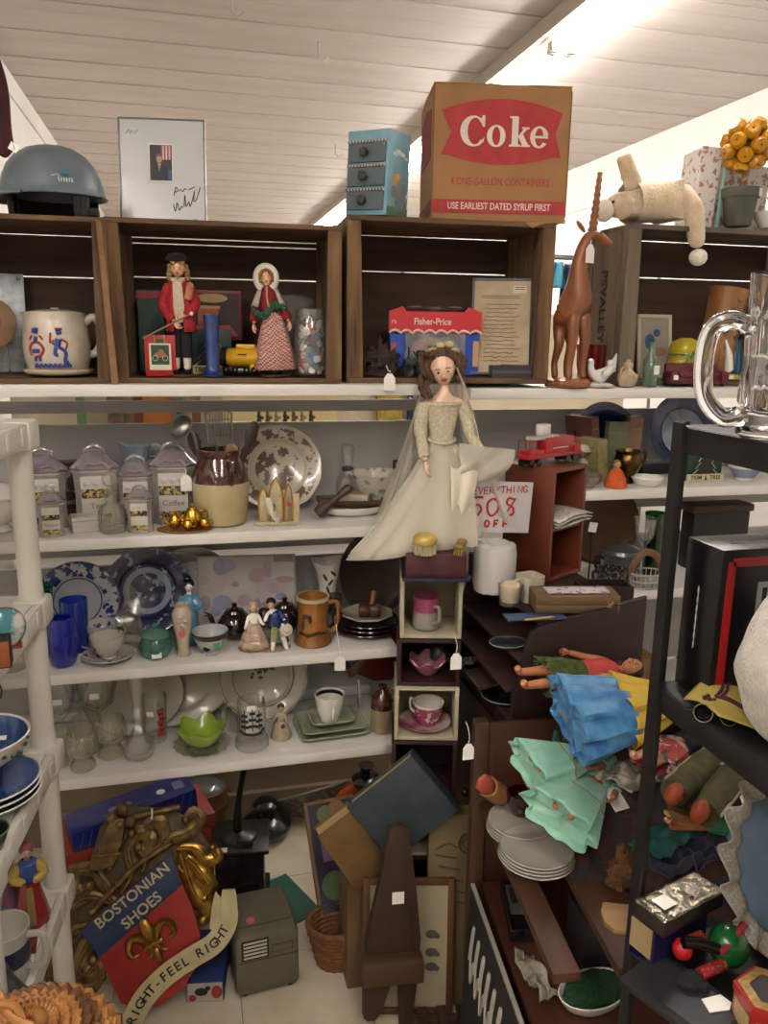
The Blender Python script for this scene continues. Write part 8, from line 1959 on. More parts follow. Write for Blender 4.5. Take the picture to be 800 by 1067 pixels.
b=B().m(mat('moss_green','#0c2f16',0.95,col2='#16441f',vs=200,bump=1.0,bs=260));b.blob((0,0,16),(36,22,13),26,14,fn=lambda v:v*(1+0.10*noise.noise(v*0.18)));obj('moss',b,t);sticker(t,24,-20,24,9,7,rx=-20)
def lacecloth():
 on_bk(0.30,0.045,ZM)
 b=B().m(mat('lace_cloth','#a39c8c',0.9,col2='#8a8375',vs=90,bump=0.5))
 b.grid(lambda u,v:(-14+24*u+2*math.sin(v*14),-30+60*v,7+6*math.sin(v*8+u*3)*abs(math.cos(u*4))+(8 if u<0.5 else 2)*abs(math.sin(v*11))),18,24);solo('lace_cloth','crumpled white lace cloth at the edge of the middle shelf','cloth',b,4,sol=1)
lacecloth()
on_bk(0.30,0.10,ZL);t=cup('teacup','plain white teacup low in the bookcase beside its saucers',100,1.0,ZL,1.0)if False else None
def lowcups():
 for k,(u,lab)in enumerate(((0.37,'lower white saucer of the pair low in the bookcase'),(0.37,'upper white saucer of the pair low in the bookcase'))):
  on_bk(u,0.07,ZL+0.007*k);b=B().m(WHITE);b.lathe([(0,0.3),(12,0.3),(22,3),(28,6),(27.4,6.6),(21,4),(0,1.6)],32);solo('saucer',lab,'saucer',b,0,'low saucers')
 p=bk(0.35,0.16,ZL+0.0008);here(*p);t=thing('teacup','plain white teacup low in the bookcase beside the pair of saucers','cup',160)
 b=B().m(WHITE);b.lathe([(0,0),(9,0),(10,2),(18,12),(22,26),(20.8,26),(16,12),(0,4)],32);obj('bowl',b,t);b=B().m(WHITE);b.tube(smoothline([(19,0,20),(30,0,22),(30,0,10),(17,0,9)],4),1.8,7);obj('handle',b,t)
lowcups()
for k in range(4):
 on_bk(0.215,0.06,ZT+0.0062*k);b=B().m(mat('plate_dull','#9c988e',0.25,coat=0.4));b.lathe([(0,0.3),(20,0.3),(28,2.4),(40-k*0.6,5),(39.4-k*0.6,6),(27,3.6),(0,1.8)],40)
 solo('dinner_plate',('lowest dinner plate of the front stack under the mint dress','second dinner plate from below in the front stack','third dinner plate from below in the front stack','top dinner plate of the front stack under the mint dress')[k],'plate',b,0,'dinner plates under the dolls')
for k in range(4):
 on_bk(0.13,0.055,ZT+0.0062*k);b=B().m(mat('plate_dull'));b.lathe([(0,0.3),(18,0.3),(24,2.4),(36-k*0.5,5),(35.4-k*0.5,6),(24,3.6),(0,1.8)],40)
 solo('dinner_plate',('lowest dinner plate of the rear stack beside the wooden clog','second dinner plate from below in the rear stack','third dinner plate from below in the rear stack','top dinner plate of the rear stack beside the wooden clog')[k],'plate',b,0,'rear dinner plates under the dolls')
def sst(x):x=max(0,min(1,x));return x*x*(3-2*x)
def um(v):return 0.29+0.16*sst((v-0.16)/0.18)
def heap_z(u,v):return ZT+0.004+(0.235*sst((um(v)-0.02-u)/(um(v)-0.07))*sst((v-0.10)/0.12)+0.03*sst((v-0.10)/0.08)*sst((um(v)-u)/0.05))*sst((0.60-v)/0.08)
def onheap(px,py):
 d=ray(px,py);k=0.6
 for _ in range(1500):
  k+=0.001;p=EYE+d*k;q=p-Vector((BX,BY,0));u=q.x*DU.x+q.y*DU.y;v=q.x*DV.x+q.y*DV.y
  if p.z<=(heap_z(u,v)if 0<=u<=0.47 and 0.0<=v<=0.6 else ZT):return p
 return p
here(0,0,0,1.0)
b=B().m(cells('blanket_print','#2a1f21','#43271f',60,0.2,0.95,ink2='#23262a',coat=0))
def hb(u,v):
 V=0.105+0.335*u;U=0.022+(um(V)-0.022)*v;p=bk(U,V,heap_z(U,V)-0.022*sst((V-0.1)/0.1)+0.010*noise.noise(Vector((U*22,V*22,1)))*sst(min(u,1-u)*6));return p
b.grid(hb,40,40);b.grid(lambda u,v:bk(0.022+(um(0.105+0.335*u)-0.022)*v,0.105+0.335*u,ZT+0.001),20,2)
solo('patterned_blanket','crumpled dark patterned blanket heaped under the dolls','blanket',b,scale=1)
def slip():
 on_bk(0.05,0.075,ZT);t=thing('wooden_clog','salmon painted wooden clog standing on its heel beside the bookcase post','clog',20,ry=-48)
 b=B().m(mat('clog_salmon','#9c4a38',0.5));b.prism([(-8,0),(8,0),(11,18),(9,42),(11,60),(8,72),(0,76),(-8,72),(-10,58),(-7,40),(-9,18)],-3,3,1.4);obj('sole',b,t)
 b=B().m(mat('clog_wood','#7f5a30',0.5));b.grid(lambda u,v:(10*math.cos(PI*u),-3-11*math.sin(PI*u),44+24*v-4*math.sin(PI*u)),14,6);obj('vamp',b,t,sol=1.4)
 on_bk(0.07,0.125,ZT);t=thing('wooden_clog','plain wooden clog leaning behind the salmon one','clog',10,ry=-22)
 b=B().m(mat('clog_wood'));b.prism([(-9,0),(9,0),(12,20),(9,44),(12,62),(8,76),(0,80),(-8,76),(-11,60),(-8,42),(-10,20)],-3,3,1.4);obj('sole',b,t)
 b=B().m(wood('clog_grain','#8a6336','#6d4b26','z',60));b.grid(lambda u,v:(10*math.cos(PI*u),-3-12*math.sin(PI*u),40+28*v-4*math.sin(PI*u)),14,6);obj('vamp',b,t,sol=1.4)
 on_bk(0.10,0.165,ZT);b=B().m(wood('bow_wood','#a0824c','#86683a','z',50));b.tube(smoothline([(-6,0,0.8),(-2,0,30),(2,0,70),(-4,0,104),(-16,0,120)],5),[4.4]*21,8,flat=0.4);solo('curved_slat','pale curved wooden slat standing up beside the clogs','slat',b,-10)
 on_bk(0.105,0.06,ZT+0.0275);b=B().m(glass('ruby_glass','#b0281e',0.06));b.lathe([(0,0),(9,0),(10,2),(14,12),(15,24),(13.8,24),(12,12),(0,4)],28);solo('red_glass_cup','little red glass cup in front of the wooden clogs','glass',b)
 on_bk(0.115,0.125,ZT+0.0);
 crumpled_here('teal_cloth_scrap','small teal cloth scrap tucked behind the clogs','cloth',(12,8,70),mat('cloth_teal','#0f5a4a',0.9),8.0)
def crumpled_here(name,label,cat,d,m_,seed,amp=0.35,rz=0,loc=None):
 b=B().m(m_)
 def fn(v):
  n=noise.noise(Vector((v.x*0.10+seed,v.y*0.10,v.z*0.12)))+0.5*noise.noise(Vector((v.x*0.3+seed,v.y*0.3,v.z*0.3)))
  w=v*(1+amp*n);w.z=max(w.z+d[2]*0.5,0.2);return w
 b.blob((0,0,0),d,36,22,fn=fn);return solo(name,label,cat,b,rz)
slip()
def lay(px,py,z,head_deg,roll=0,pitch=90):
 """rest the doll's middle at a picture spot on height z; head_deg is the compass turn of its head in plan"""
 p=onheap(px,py);here(p.x,p.y,p.z);return Matrix.Rotation(R(head_deg),4,'Z')@Matrix.Rotation(R(pitch),4,'Y')@Matrix.Rotation(R(roll),4,'Z')
def ldoll(name,label,px,py,z,deg,H,skin_m,make,roll=90,pitch=90,arms='side',hair_c='doll_hair_brown',lift=8,legs=True):
 M=lay(px,py,z,deg,roll,pitch);t=thing(name,label,'doll');t.rotation_euler=(0,0,0)
 k=H/100;t.matrix_world=TR(LOC.x,LOC.y,LOC.z+lift*S)@M
 b=B().m(skin_m);o=-50
 def q(x,y,zz):return(x*k,y*k,(zz+o)*k)
 J={'pel':(q(0,0,48),7*k),'che':(q(0,0,68),8*k),'nec':(q(0,0,80),3.4*k),'chi':(q(0,0,84),3.4*k)}
 E=[('pel','che'),('che','nec'),('nec','chi')]
 for s_,n in((-1,'l'),(1,'r')):
  J['h'+n]=(q(s_*4.5,0,44),5*k);J['k'+n]=(q(s_*5.5,0,24),4*k);J['a'+n]=(q(s_*6,0,4),3*k);J['f'+n]=(q(s_*6.5,-6,1),2.8*k);E+=[('pel','h'+n),('h'+n,'k'+n),('k'+n,'a'+n),('a'+n,'f'+n)]
  ar={'side':((s_*14,0,60),(s_*17,-4,46)),'up':((s_*17,-2,76),(s_*24,-4,90)),'out':((s_*19,-1,68),(s_*28,-5,62))}[arms]
  J['s'+n]=(q(s_*9,0,74),3.6*k);J['e'+n]=(q(*ar[0]),3*k);J['w'+n]=(q(*ar[1]),2.3*k);E+=[('che','s'+n),('s'+n,'e'+n),('e'+n,'w'+n)]
 b.skin(J,E);head(b,q(0,-1,91),8.4*k,skin_m)
 for s_,n in((-1,'l'),(1,'r')):d=Vector(J['w'+n][0])-Vector(J['e'+n][0]);hand(b,J['w'+n][0],10*k,d,skin_m,palm_n=(-s_,-0.5,0),curl=0.5,side=-s_)
 obj('body',b,t)
 b=B().m(MATS.get(hair_c,HAIRB));b.blob(q(0,2,93.4),(8.6*k,8.4*k,8.4*k),16,10);curls(b,[q(s_*7,3,88-3*j)for s_ in(-1,1)for j in range(3)],3*k);obj('hair',b,t)
 make(t,k,q);return t
def skirt(t,k,q,m_,top=56,bot=8,r0=7,r1=22,folds=9,depth=0.12,name='skirt',flat=0.6,arc_m=None,hem=None):
 b=B().m(m_)
 def fn(u,v):
  a=2*PI*u;r=(r0+(r1-r0)*v**0.85)*(1+depth*v*math.sin(a*folds+2*v)+0.03*math.sin(a*23)*v)
  x,y,z=q(r*math.cos(a),r*math.sin(a)*flat,top+(bot-top)*v+1.6*math.sin(a*5)*v);return(x,y,z)
 b.grid(fn,64,14,closed=True);s_=obj(name,b,t,sol=0.8)
 if flat<0.66 and bot<0:
  b=B().m(m_)
  def fp(u,v):x,y,z=fn(u,0.90);c=q(0,0,0);return(x*v*0.97,y*v*0.97,z+0.8*math.sin(u*60)*v)
  b.grid(fp,64,4,closed=True);obj('petticoat',b,s_)
 if hem:b=B().m(hem);b.tube([Vector(fn(u/64,0.45))*1.0+Vector((0,0,0))for u in range(64)],1.1,5,closed=True);obj('gold_trim',b,s_)
 return s_
def top(t,k,q,m_,name='blouse',sleeves=True,arms='side'):
 b=B().m(m_);b.lathe([(9.4*k,(52-50)*k),(9.8*k,(62-50)*k),(10*k,(72-50)*k),(6*k,(78-50)*k),(4*k,(80-50)*k)],20,sy=0.9)
 if sleeves:
  for s_ in(-1,1):
   ar={'side':(s_*14,0,60),'up':(s_*17,-2,76),'out':(s_*19,-1,68)}[arms];b.tube(smoothline([q(s_*8,0,74),q((s_*8+ar[0])/2,0,(75+ar[2])/2),q(*ar)],4),4.8*k,9)
 return obj(name,b,t,sol=0.5)
dark_skin=mat('doll_brown','#5a3522',0.45);tan_skin=mat('doll_tan','#b5754f',0.45)
def mk_hula(t,k,q):
 b=B().m(mat('grass_green','#5f6a34',0.9,col2='#3f4b26',vs=80))
 r6=random.Random(2)
 for j in range(95):a=2*PI*j/95;b.tube([q(8*math.cos(a),7.4*math.sin(a),54),q(12*math.cos(a)+r6.uniform(-2,2),9.5*math.sin(a)+r6.uniform(-1,1),38),q(15*math.cos(a)+r6.uniform(-3,3),10*math.sin(a)+r6.uniform(-1.5,1.5),18+r6.uniform(0,6))],0.9*k,4)
 obj('grass_skirt',b,t)
 top(t,k,q,mat('top_coral','#b03a38',0.7),'top',False)
ldoll('hula_doll','doll in a green grass skirt and coral top lying at the foot of the organizer',604,711,0,0,142,tan_skin,mk_hula,roll=-62,arms='side',hair_c='hair_dark',lift=10)
def mk_blue(t,k,q):
 bt=mat('taffeta_blue','#1d5f9f',0.5,col2='#4c93bf',vs=30,sheen=0.3);ye=mat('cotton_yellow','#c4a63a',0.8,col2='#b4942e',vs=20)
 skirt(t,k,q,bt,30,-12,27,33,11,0.14,'blue_flounce',0.62);skirt(t,k,q,ye,68,26,12,29,11,0.12,'yellow_skirt',0.62)
 top(t,k,q,cells('print_red_white','#b3aba0','#93301f',90,0.2,0.8,ink2='#1c1a22'),'printed_blouse',True,'side')
 b=B().m(mat('kerchief_white','#b8b4aa',0.8));b.blob(q(0,2,95),(9.6*k,9.6*k,9*k),16,10);obj('kerchief',b,t)
ldoll('dancer_doll','dark doll in a big blue and yellow skirt lying on the heap',676,757,0,-4,148,dark_skin,mk_blue,roll=-70,hair_c='hair_dark',lift=26,pitch=84)
mint=mat('mint_cloth','#6fa892',0.7,col2='#8fbfa9',vs=16,sheen=0.3);gtrim=mat('gold_braid','#8a6f42',0.7)
def mk_mint(t,k,q):
 skirt(t,k,q,mint,58,-5,8,28,8,0.13,'mint_skirt',0.5,hem=gtrim);top(t,k,q,mint,'bodice',True,'side')
ldoll('mint_dress_doll','doll in a mint dress lying on its back nearest the clogs',608,804,0,8,126,tan_skin,mk_mint,roll=-75,lift=18)
ldoll('mint_dress_doll','doll in a mint dress with its hem fanned over the front plates',616,838,0,36,140,tan_skin,mk_mint,roll=-75,lift=20)
def mk_olive(t,k,q):
 om=mat('corduroy_olive','#3f3c22',0.9,col2='#524d2e',vs=40,bump=0.4);cord=mat('cord_cream','#a39a7d',0.8)
 b=B().m(om)
 for s_ in(-1,1):b.tube(smoothline([q(s_*4,0,52),q(s_*6,0,40),q(s_*7,0,24),q(s_*8,0,8)],4),[8.5*k]*5+[7.6*k]*4+[6.6*k]*4,12)
 b.lathe([(9.5*k,-6*k),(10.4*k,0),(10.2*k,6*k)],20,sy=0.9);obj('trousers',b,t)
 b=B().m(cord)
 for s_ in(-1,1):b.tube(smoothline([q(s_*11,-4,54),q(s_*13,-3,40),q(s_*13.6,-3,24),q(s_*14,-3,10)],4),0.8*k,5)
 b.tube([q(0,-8.6,56),q(3,-9.6,46),q(0,-8,40)],0.7*k,5);obj('cord_trim',b,t)
 b=B().m(mat('sash_orange','#a8431f',0.8));b.lathe([(10.6*k,4*k),(11*k,7*k),(10.6*k,10*k)],20,sy=0.92);obj('sash',b,t,sol=0.8)
 top(t,k,q,om,'jacket',True,'out');b=B().m(cord)
 b.tube([q(-4,-9.6,60),q(-3,-9.8,74)],0.8*k,5);b.tube([q(4,-9.6,60),q(3,-9.8,74)],0.8*k,5);obj('jacket_trim',b,t)
 for s_ in(-1,1):b=B().m(mat('boot_rust','#9a4426',0.6));b.blob(q(s_*6.5,-3,3),(4*k,6.4*k,4.2*k),12,8);obj('boot',b,t)
 b=B().m(om);b.lathe([(12*k,44.6*k),(9*k,45*k),(8*k,50*k),(0,51.4*k)],22);obj('hat',b,t)
ldoll('folk_doll','folk doll in olive trousers and an orange sash lying behind the black post',750,814,0,34,205,SKIN,mk_olive,roll=-74,arms='out',lift=14)
def mk_floral(t,k,q):
 skirt(t,k,q,cells('print_rosy','#a59a90','#9c2f28',80,0.16,0.8,ink2='#3d3a46'),58,14,8,22,9,0.12,'printed_skirt',0.55);top(t,k,q,mat('vest_black','#17161b',0.8),'vest',True,'up')
ldoll('peasant_doll','doll in a red printed skirt and black vest under the dancer doll',704,790,0,20,130,SKIN,mk_floral,roll=-75,arms='up',lift=14)
def mk_small(t,k,q):
 skirt(t,k,q,mat('felt_brick','#8f2a22',0.85,col2='#6d6a2e',vs=70),56,6,7,18,8,0.1,'skirt',0.6);top(t,k,q,mat('jade','#2f7a5c',0.7),'blouse',True,'up')
ldoll('small_folk_doll','small folk doll in a jade blouse beside the lace edged cushion',735,868,0,-30,84,SKIN,mk_small,roll=-80,arms='up',lift=10)
def flatcloth(name,label,px,py,z,W,D,m_,seed,h=8,rz=0,cat='cloth'):
 p=onheap(px,py);here(p.x,p.y,p.z+0.006)
 b=B().m(m_);b.grid(lambda u,v:(W*(u-0.5)*(1+0.08*math.sin(v*7+seed)),D*(v-0.5)*(1+0.08*math.sin(u*6+seed)),1.5+h*abs(noise.noise(Vector((u*3.2+seed,v*3.2,0.5))))*(1-0.5*abs(2*u-1))+0.12*h*math.sin(u*26+seed+v*3)),30,20)
 return solo(name,label,cat,b,rz,sol=1)
flatcloth('teal_cloth','teal green cloth spread under the olive trousered folk doll',705,872,0.69,110,34,mat('cloth_sea','#0f4a45',0.8),1.2,12,24)
flatcloth('navy_cloth','crumpled navy blue cloth behind the silver foil package',712,897,0.665,84,50,mat('cloth_navy','#0d1128',0.8,sheen=0.2),4.4,30,8)
flatcloth('brocade_cloth','silvery patterned brocade cloth under the blue skirt hem',664,812,0.70,74,44,mat('brocade','#6f675c',0.5,col2='#a59c8d',vs=60,lo=0.45,hi=0.55),7.7,14,20)
flatcloth('purple_cloth','shiny red and purple cloth between the curved slat and the blue skirt',572,757,0.775,60,30,mat('satin_purple','#3a1244',0.35,col2='#a3161d',vs=9,lo=0.48,hi=0.54),2.2,12,10)
flatcloth('plastic_wrap_sheet','crinkled clear plastic wrapper in front of the hula doll',588,733,0.80,74,26,film('plastic_bag'),9.1,16,6,'wrapper')
p_=onheap(648,850);here(p_.x,p_.y,p_.z+0.012);t=thing('paper_tag','large white card tag with a punched hole hanging by the black post','price tag',10,rx=-60)
b=B().m(PAPER);b.prism([(-9,0),(9,0),(9,34),(4,40),(-4,40),(-9,34)],-0.6,0.6);obj('card',b,t);b=B().m(INK).t(TR(0,-0.8,33));b.box((0,0,0),(3,0.5,3));obj('hole',b,t)
flatcloth('red_print_cloth','red flower printed cloth beside the olive trousers','cloth' and 704,812,0.7,60,34,cells('print_scarlet','#9c3a2c','#b8a893',80,0.3,0.9,ink2='#5a1a1a'),3.3,12,24)if False else None
def shoe(px,py,z,rz,label):
 at(px,py,z=z);t=thing('doll_shoe',label,'shoe',rz)
 b=B().m(BLACK);b.blob((0,0,8),(13,8,8),14,10);b.blob((12,0,6),(10,7,6),14,10);obj('upper',b,t)
 b=B().m(MATTE);b.box((6,0,1),(34,13,2),bev=0.8);obj('sole',b,t)
shoe(642,880,0.637,30,'black shiny shoe at the edge of the heap above the moss bowl');
crumpled('straw_bundle','brown ragged straw bundle beside the black shoe','straw',648,1.12,ZT+0.0008,(16,12,26),mat('straw_brown','#6d4a26',0.95,col2='#4f3419',vs=90,bump=0.8),5.0,0.5)
KX,KY=0.592,0.88
rk=mat('rack_black','#161514',0.45,0.2,col2='#201f1e',vs=30)
here(KX,KY,0.0,1.0)
t=thing('metal_rack','black metal shelving rack carrying the glass mug and black gift box','rack')
def rp(nm,c,d):b=B().m(rk);b.box((c[0]-KX,c[1]-KY,c[2]),d,bev=0.0015);return obj(nm,b,t,scale=1)
RX,RY=1.05,0.30
def post(x,y,h,sx,sy):
 b=B().m(rk);b.box((x-KX+sx*0.010,y-KY,h/2),(0.021,0.004,h));b.box((x-KX,y-KY+sy*0.010,h/2),(0.004,0.021,h));b.box((x-KX+sx*0.010,y-KY+sy*0.004,h/2),(0.004,0.006,h));return obj('post',b,t,smooth=False,scale=1)
post(KX,KY,1.50,1,-1);post(RX,KY,1.50,-1,-1);post(KX,RY,1.50,1,1);post(RX,RY,1.50,-1,1)
ZK=(1.497,1.152,0.745,0.18)
for z in ZK:
 rp('shelf_deck',((KX+RX)/2,(KY+RY)/2,z-0.004),(RX-KX-0.006,KY-RY-0.006,0.006))
 for c,d in(((KX+0.003,(KY+RY)/2,z-0.018),(0.004,KY-RY-0.05,0.032)),((RX-0.003,(KY+RY)/2,z-0.018),(0.004,KY-RY-0.05,0.032)),(((KX+RX)/2,KY-0.003,z-0.018),(RX-KX-0.05,0.004,0.032)),(((KX+RX)/2,RY+0.003,z-0.018),(RX-KX-0.05,0.004,0.032))):rp('shelf_beam',c,d)
def bigmug():
 at(806,Y=0.735,z=ZK[0])
 t=thing('glass_beer_mug','big clear glass beer mug with a thick loop handle on the black rack','mug',-14)
 gm=mat('mug_glass','#ffffff',0.015,trans=1.0,ior=1.45);k=1.0
 def fl(a,r,z):
  w=0.0
  if 30<z<118:w=0.045*abs(math.sin(a*7))
  if 44<z<54 or 92<z<102:w+=0.03
  return(r*(1+w),z)
 b=B().m(gm);b.lathe([(0,0),(34,0),(38,3),(38,12),(33,20),(34,28),(38,36),(38,60),(35.5,74),(36,100),(39,116),(38,124),(39,165),(36.4,165),(35.4,124),(33,100),(32,60),(30,30),(0,22)],84,fn=fl);obj('mug',b,t)
 b=B().m(gm);b.tube(smoothline([(-36,-4,110),(-58,-6,118),(-78,-6,108),(-83,-6,76),(-78,-6,42),(-58,-6,20),(-36,-4,24)],7),[9]*4+[8]*35+[9]*4,14,flat=1.2);obj('handle',b,t)
bigmug()
def blackbox():
 here(0.621,0.80,ZK[1]+0.0008,1.0);t=thing('black_gift_box','glossy black gift box with a red frame line on the black rack','box',0)
 W,D,H=0.30,0.07,0.20
 b=B().m(mat('giftbox_black','#0b0b0c',0.3,coat=0.3));b.box((W/2,D/2,H/2),(W,D,H),bev=0.001);obj('box',b,t,scale=1)
 b=B().m(mat('giftbox_red','#8f1518',0.4));y=-0.0006
 for c,d in(((0.014,y,H/2-0.005),(0.011,0.001,H-0.02)),((W/2+0.005,y,H-0.016),(W-0.02,0.001,0.011))):b.box(c,d)
 obj('red_frame',b,t,smooth=False,scale=1)
 b=B().m(mat('box_picture','#8e8f8c',0.2,coat=0.5));
 for x in(0.062,0.098):b.box((x,y,0.105),(0.016,0.001,0.105))
 b.m(mat('box_picture_dark','#2b2c2c',0.2))
 for x in(0.062,0.098):b.box((x+0.002,y-0.0006,0.105),(0.006,0.0006,0.09))
 obj('printed_glasses',b,t,smooth=False,scale=1)
 b=B().m(mat('box_grey_text','#8a8a88',0.5));b.text('GOURMET GLASSWARE',0.011,TR(-0.0006,D/2,0.13)@Matrix.Rotation(-PI/2,4,'Z')@FACE@Matrix.Rotation(PI/2,4,'Z'),0.0002)if False else b.tube([(-0.0006,D*0.55,0.06+0.004*k)for k in range(22)],[0.0012 if k%3 else 0.0004 for k in range(22)],5)
 b.tube([(0.03+0.008*k,D*0.4,H+0.0004)for k in range(30)],[0.0018 if k%4 else 0.0006 for k in range(30)],5);obj('small_print',b,t,scale=1)
blackbox()
def pennant():
 here(0.606,0.775,ZK[1]+0.001,1.0);t=thing('felt_pennant','yellow felt pennant with a dark red chevron and emblem draped on the black rack','pennant',0)
 def sf(u,v):
  x=-0.012+0.085*u;y=0.055-0.19*v*(0.35+0.65*u)-0.02*(1-u);z=0.010+0.016*math.sin(2.6*u+v*2)*(1-0.3*v)-0.018*max(0,0.3-u)-0.008*v*u
  return(x,y,z)
 b=B().m(mat('felt_yellow','#8f7d36',0.9,col2='#9c8a42',vs=30));b.grid(sf,20,16);f=obj('felt',b,t,sol=0.0016,scale=1)
 b=B().m(mat('felt_maroon','#3a1020',0.9))
 def on(u,v):p=Vector(sf(u,v));return p+Vector((0,-0.0006,0.0016))
 for A_,C_ in(((0.22,0.42),(0.55,0.16)),((0.22,0.42),(0.6,0.78))):
  for o in(0,0.08):b.tube([on(A_[0]+o+(C_[0]-A_[0])*k/8,A_[1]+(C_[1]-A_[1])*k/8)for k in range(9)],0.0022,6)
 for du,dv in((0,0),(-0.05,0),(0.03,0.07),(0.03,-0.07),(-0.02,0.06),(-0.02,-0.06)):b.blob(on(0.13+du,0.42+dv),(0.003,0.003,0.0016),8,5)
 obj('chevron',b,f,scale=1)
pennant()
def goggles():
 at(745,752,z=ZK[1]+0.0002,s=1.0);t=thing('dark_goggles','dark goggles with pale rims lying under the pennant','goggles',-30);t.scale=(0.6,0.6,0.6)
 for k in(-1,1):
  b=B().m(BLACK).t(TR(k*0.024,0,0.014)@ROT(70,0,k*10));b.lathe([(0.012,-0.014),(0.019,-0.012),(0.019,0.002),(0.0165,0.003),(0.012,-0.012)],22);c=obj('eyecup',b,t,scale=1)
  b=B().m(mat('goggle_rim','#5d5540',0.4)).t(TR(k*0.024,0,0.014)@ROT(70,0,k*10));b.tube([(0.018*math.cos(2*PI*j/24),0.018*math.sin(2*PI*j/24),0.003)for j in range(24)],0.0014,6,closed=True);obj('rim',b,c,scale=1)
 b=B().m(MATTE);b.tube(smoothline([(-0.042,0.004,0.012),(-0.055,0.03,0.006),(0,0.06,0.006),(0.055,0.03,0.006),(0.042,0.004,0.012)],5),0.005,6,flat=0.4);obj('strap',b,t,scale=1)
goggles()
def whitefur():
 at(822,Y=0.69,z=ZK[1]+0.004);t=thing('white_plush','large white shaggy plush toy sitting at the front of the black rack shelf','plush toy',0)
 m_=mat('fur_white','#a39b8e',0.95,col2='#b8b1a5',vs=60,bump=0.9,bs=300,sheen=0.5)
 b=B().m(m_)
 def fn(v):
  k=1-0.22*max(0,v.z/95)+0.07*noise.noise(v*0.035)+0.02*noise.noise(v*0.15);w=Vector((v.x*k+7*max(0,v.z/95),v.y*k,v.z));w.z=max(w.z+92,0.3);return w
 b.blob((0,0,0),(62,54,98),40,28,fn=fn);b.blob((18,-4,185),(30,30,30),24,16,fn=lambda v:v*(1+0.06*noise.noise(v*0.06)));obj('body',b,t)
 b=B().m(m_);b.blob((-36,-24,150),(14,12,24),14,10,rot=(0,20,0));obj('ear',b,t)
whitefur()
Z3K=ZK[2]+0.0008
at(650,957,z=Z3K);
b=B().m(wood('plank_pale','#8a6b42','#745733','x',30));b.prism([(-20,-14),(40,-14),(40,26),(-14,26),(-22,16),(-24,0)],-3,3,1);
o=solo('round_cornered_board','pale round cornered wooden board sticking out past the black post','board',b,-22,rx=90);o.location.z+=3.2*S
def foilbox():
 here(0.655,0.80,Z3K+0.017,1.0);t=thing('foil_package','silver foil topped package with a white label on a blue box','package',17,rx=0)
 b=B().m(mat('package_dark','#241c1a',0.4));b.box((0.045,0.02,0.014),(0.125,0.05,0.024),bev=0.002);obj('tray',b,t,scale=1)
 b=B().m(mat('foil','#7f7a70',0.18,0.8,col2='#a39a86',vs=70,bump=0.6,bs=120));b.grid(lambda u,v:(-0.018+0.126*u,-0.006+0.052*v,0.0268+0.003*noise.noise(Vector((u*9,v*5,0)))),24,12);obj('foil_top',b,t,scale=1,sol=0.001)
 b=B().m(PAPER);b.box((0.012,0.02,0.0305),(0.026,0.022,0.001));obj('label',b,t,smooth=False,scale=1)
foilbox()
at(706,996,z=Z3K,s=1.0);t=thing('open_blue_box','open dark blue card box with tan flaps under the foil package','box',18)
nb=mat('card_navy','#14163f',0.5)
for c,d in(((0,0,0.03),(0.115,0.003,0.058)),((0,0.04,0.03),(0.115,0.003,0.058)),((0.056,0.02,0.03),(0.003,0.036,0.058)),((0,0.02,0.002),(0.11,0.036,0.003))):b=B().m(nb);b.box(c,d);obj('box_side',b,t,smooth=False,scale=1)
b=B().m(mat('flap_tan','#8f7a56',0.7));b.box((-0.058,0.02,0.04),(0.002,0.036,0.045));obj('flap',b,t,smooth=False,scale=1)
for o_ in(bpy.data.objects['foil_package'],):o_.location=(0.612,0.815,Z3K+0.0625)
def cushion():
 at(790,984,z=Z3K,s=1.0);t=thing('lace_cushion','dusty blue cushion with a ruffled white lace edge on the black rack','cushion',8,rx=0)
 b=B().m(mat('cushion_blue','#4d6172',0.85,col2='#57697a',vs=40))
 b.blob((0.03,0.02,0.115),(0.085,0.03,0.10),28,18,rot=(-22,14,0));obj('cushion',b,t,scale=1)
 b=B().m(mat('lace_white2','#a8a296',0.9,col2='#8d877c',vs=200,bump=0.7))
 n=220
 def rf(u,v):
  a=2*PI*u;M=ROT(-22,14,0);w=0.0035*math.sin(a*15)*(0.4+v);p=Vector(((0.082+0.030*v)*math.cos(a),-0.012+w*2.2,(0.097+0.030*v)*math.sin(a)+w));return Vector((0.03,0.02,0.115))+M.to_3x3()@p
 b.grid(rf,n,5,closed=True);obj('lace_edge',b,t,sol=0.0012,scale=1)
cushion()
def whitecup():
 at(794,962,z=Z3K,s=1.0);t=thing('ceramic_pot','round white pot with a tan fill at the right edge of the rack','pot',0,rx=0)
 b=B().m(mat('pot_white','#b5ada0',0.3,coat=0.4));b.lathe([(0,0),(0.022,0),(0.034,0.02),(0.038,0.05),(0.036,0.075),(0.0335,0.075),(0.034,0.045),(0,0.01)],32);obj('pot',b,t,scale=1)
 b=B().m(mat('pot_fill','#a08a68',0.8));b.lathe([(0,0.055),(0.020,0.055),(0.034,0.05),(0.033,0.04),(0,0.04)],28);obj('filling',b,t,scale=1)
whitecup()
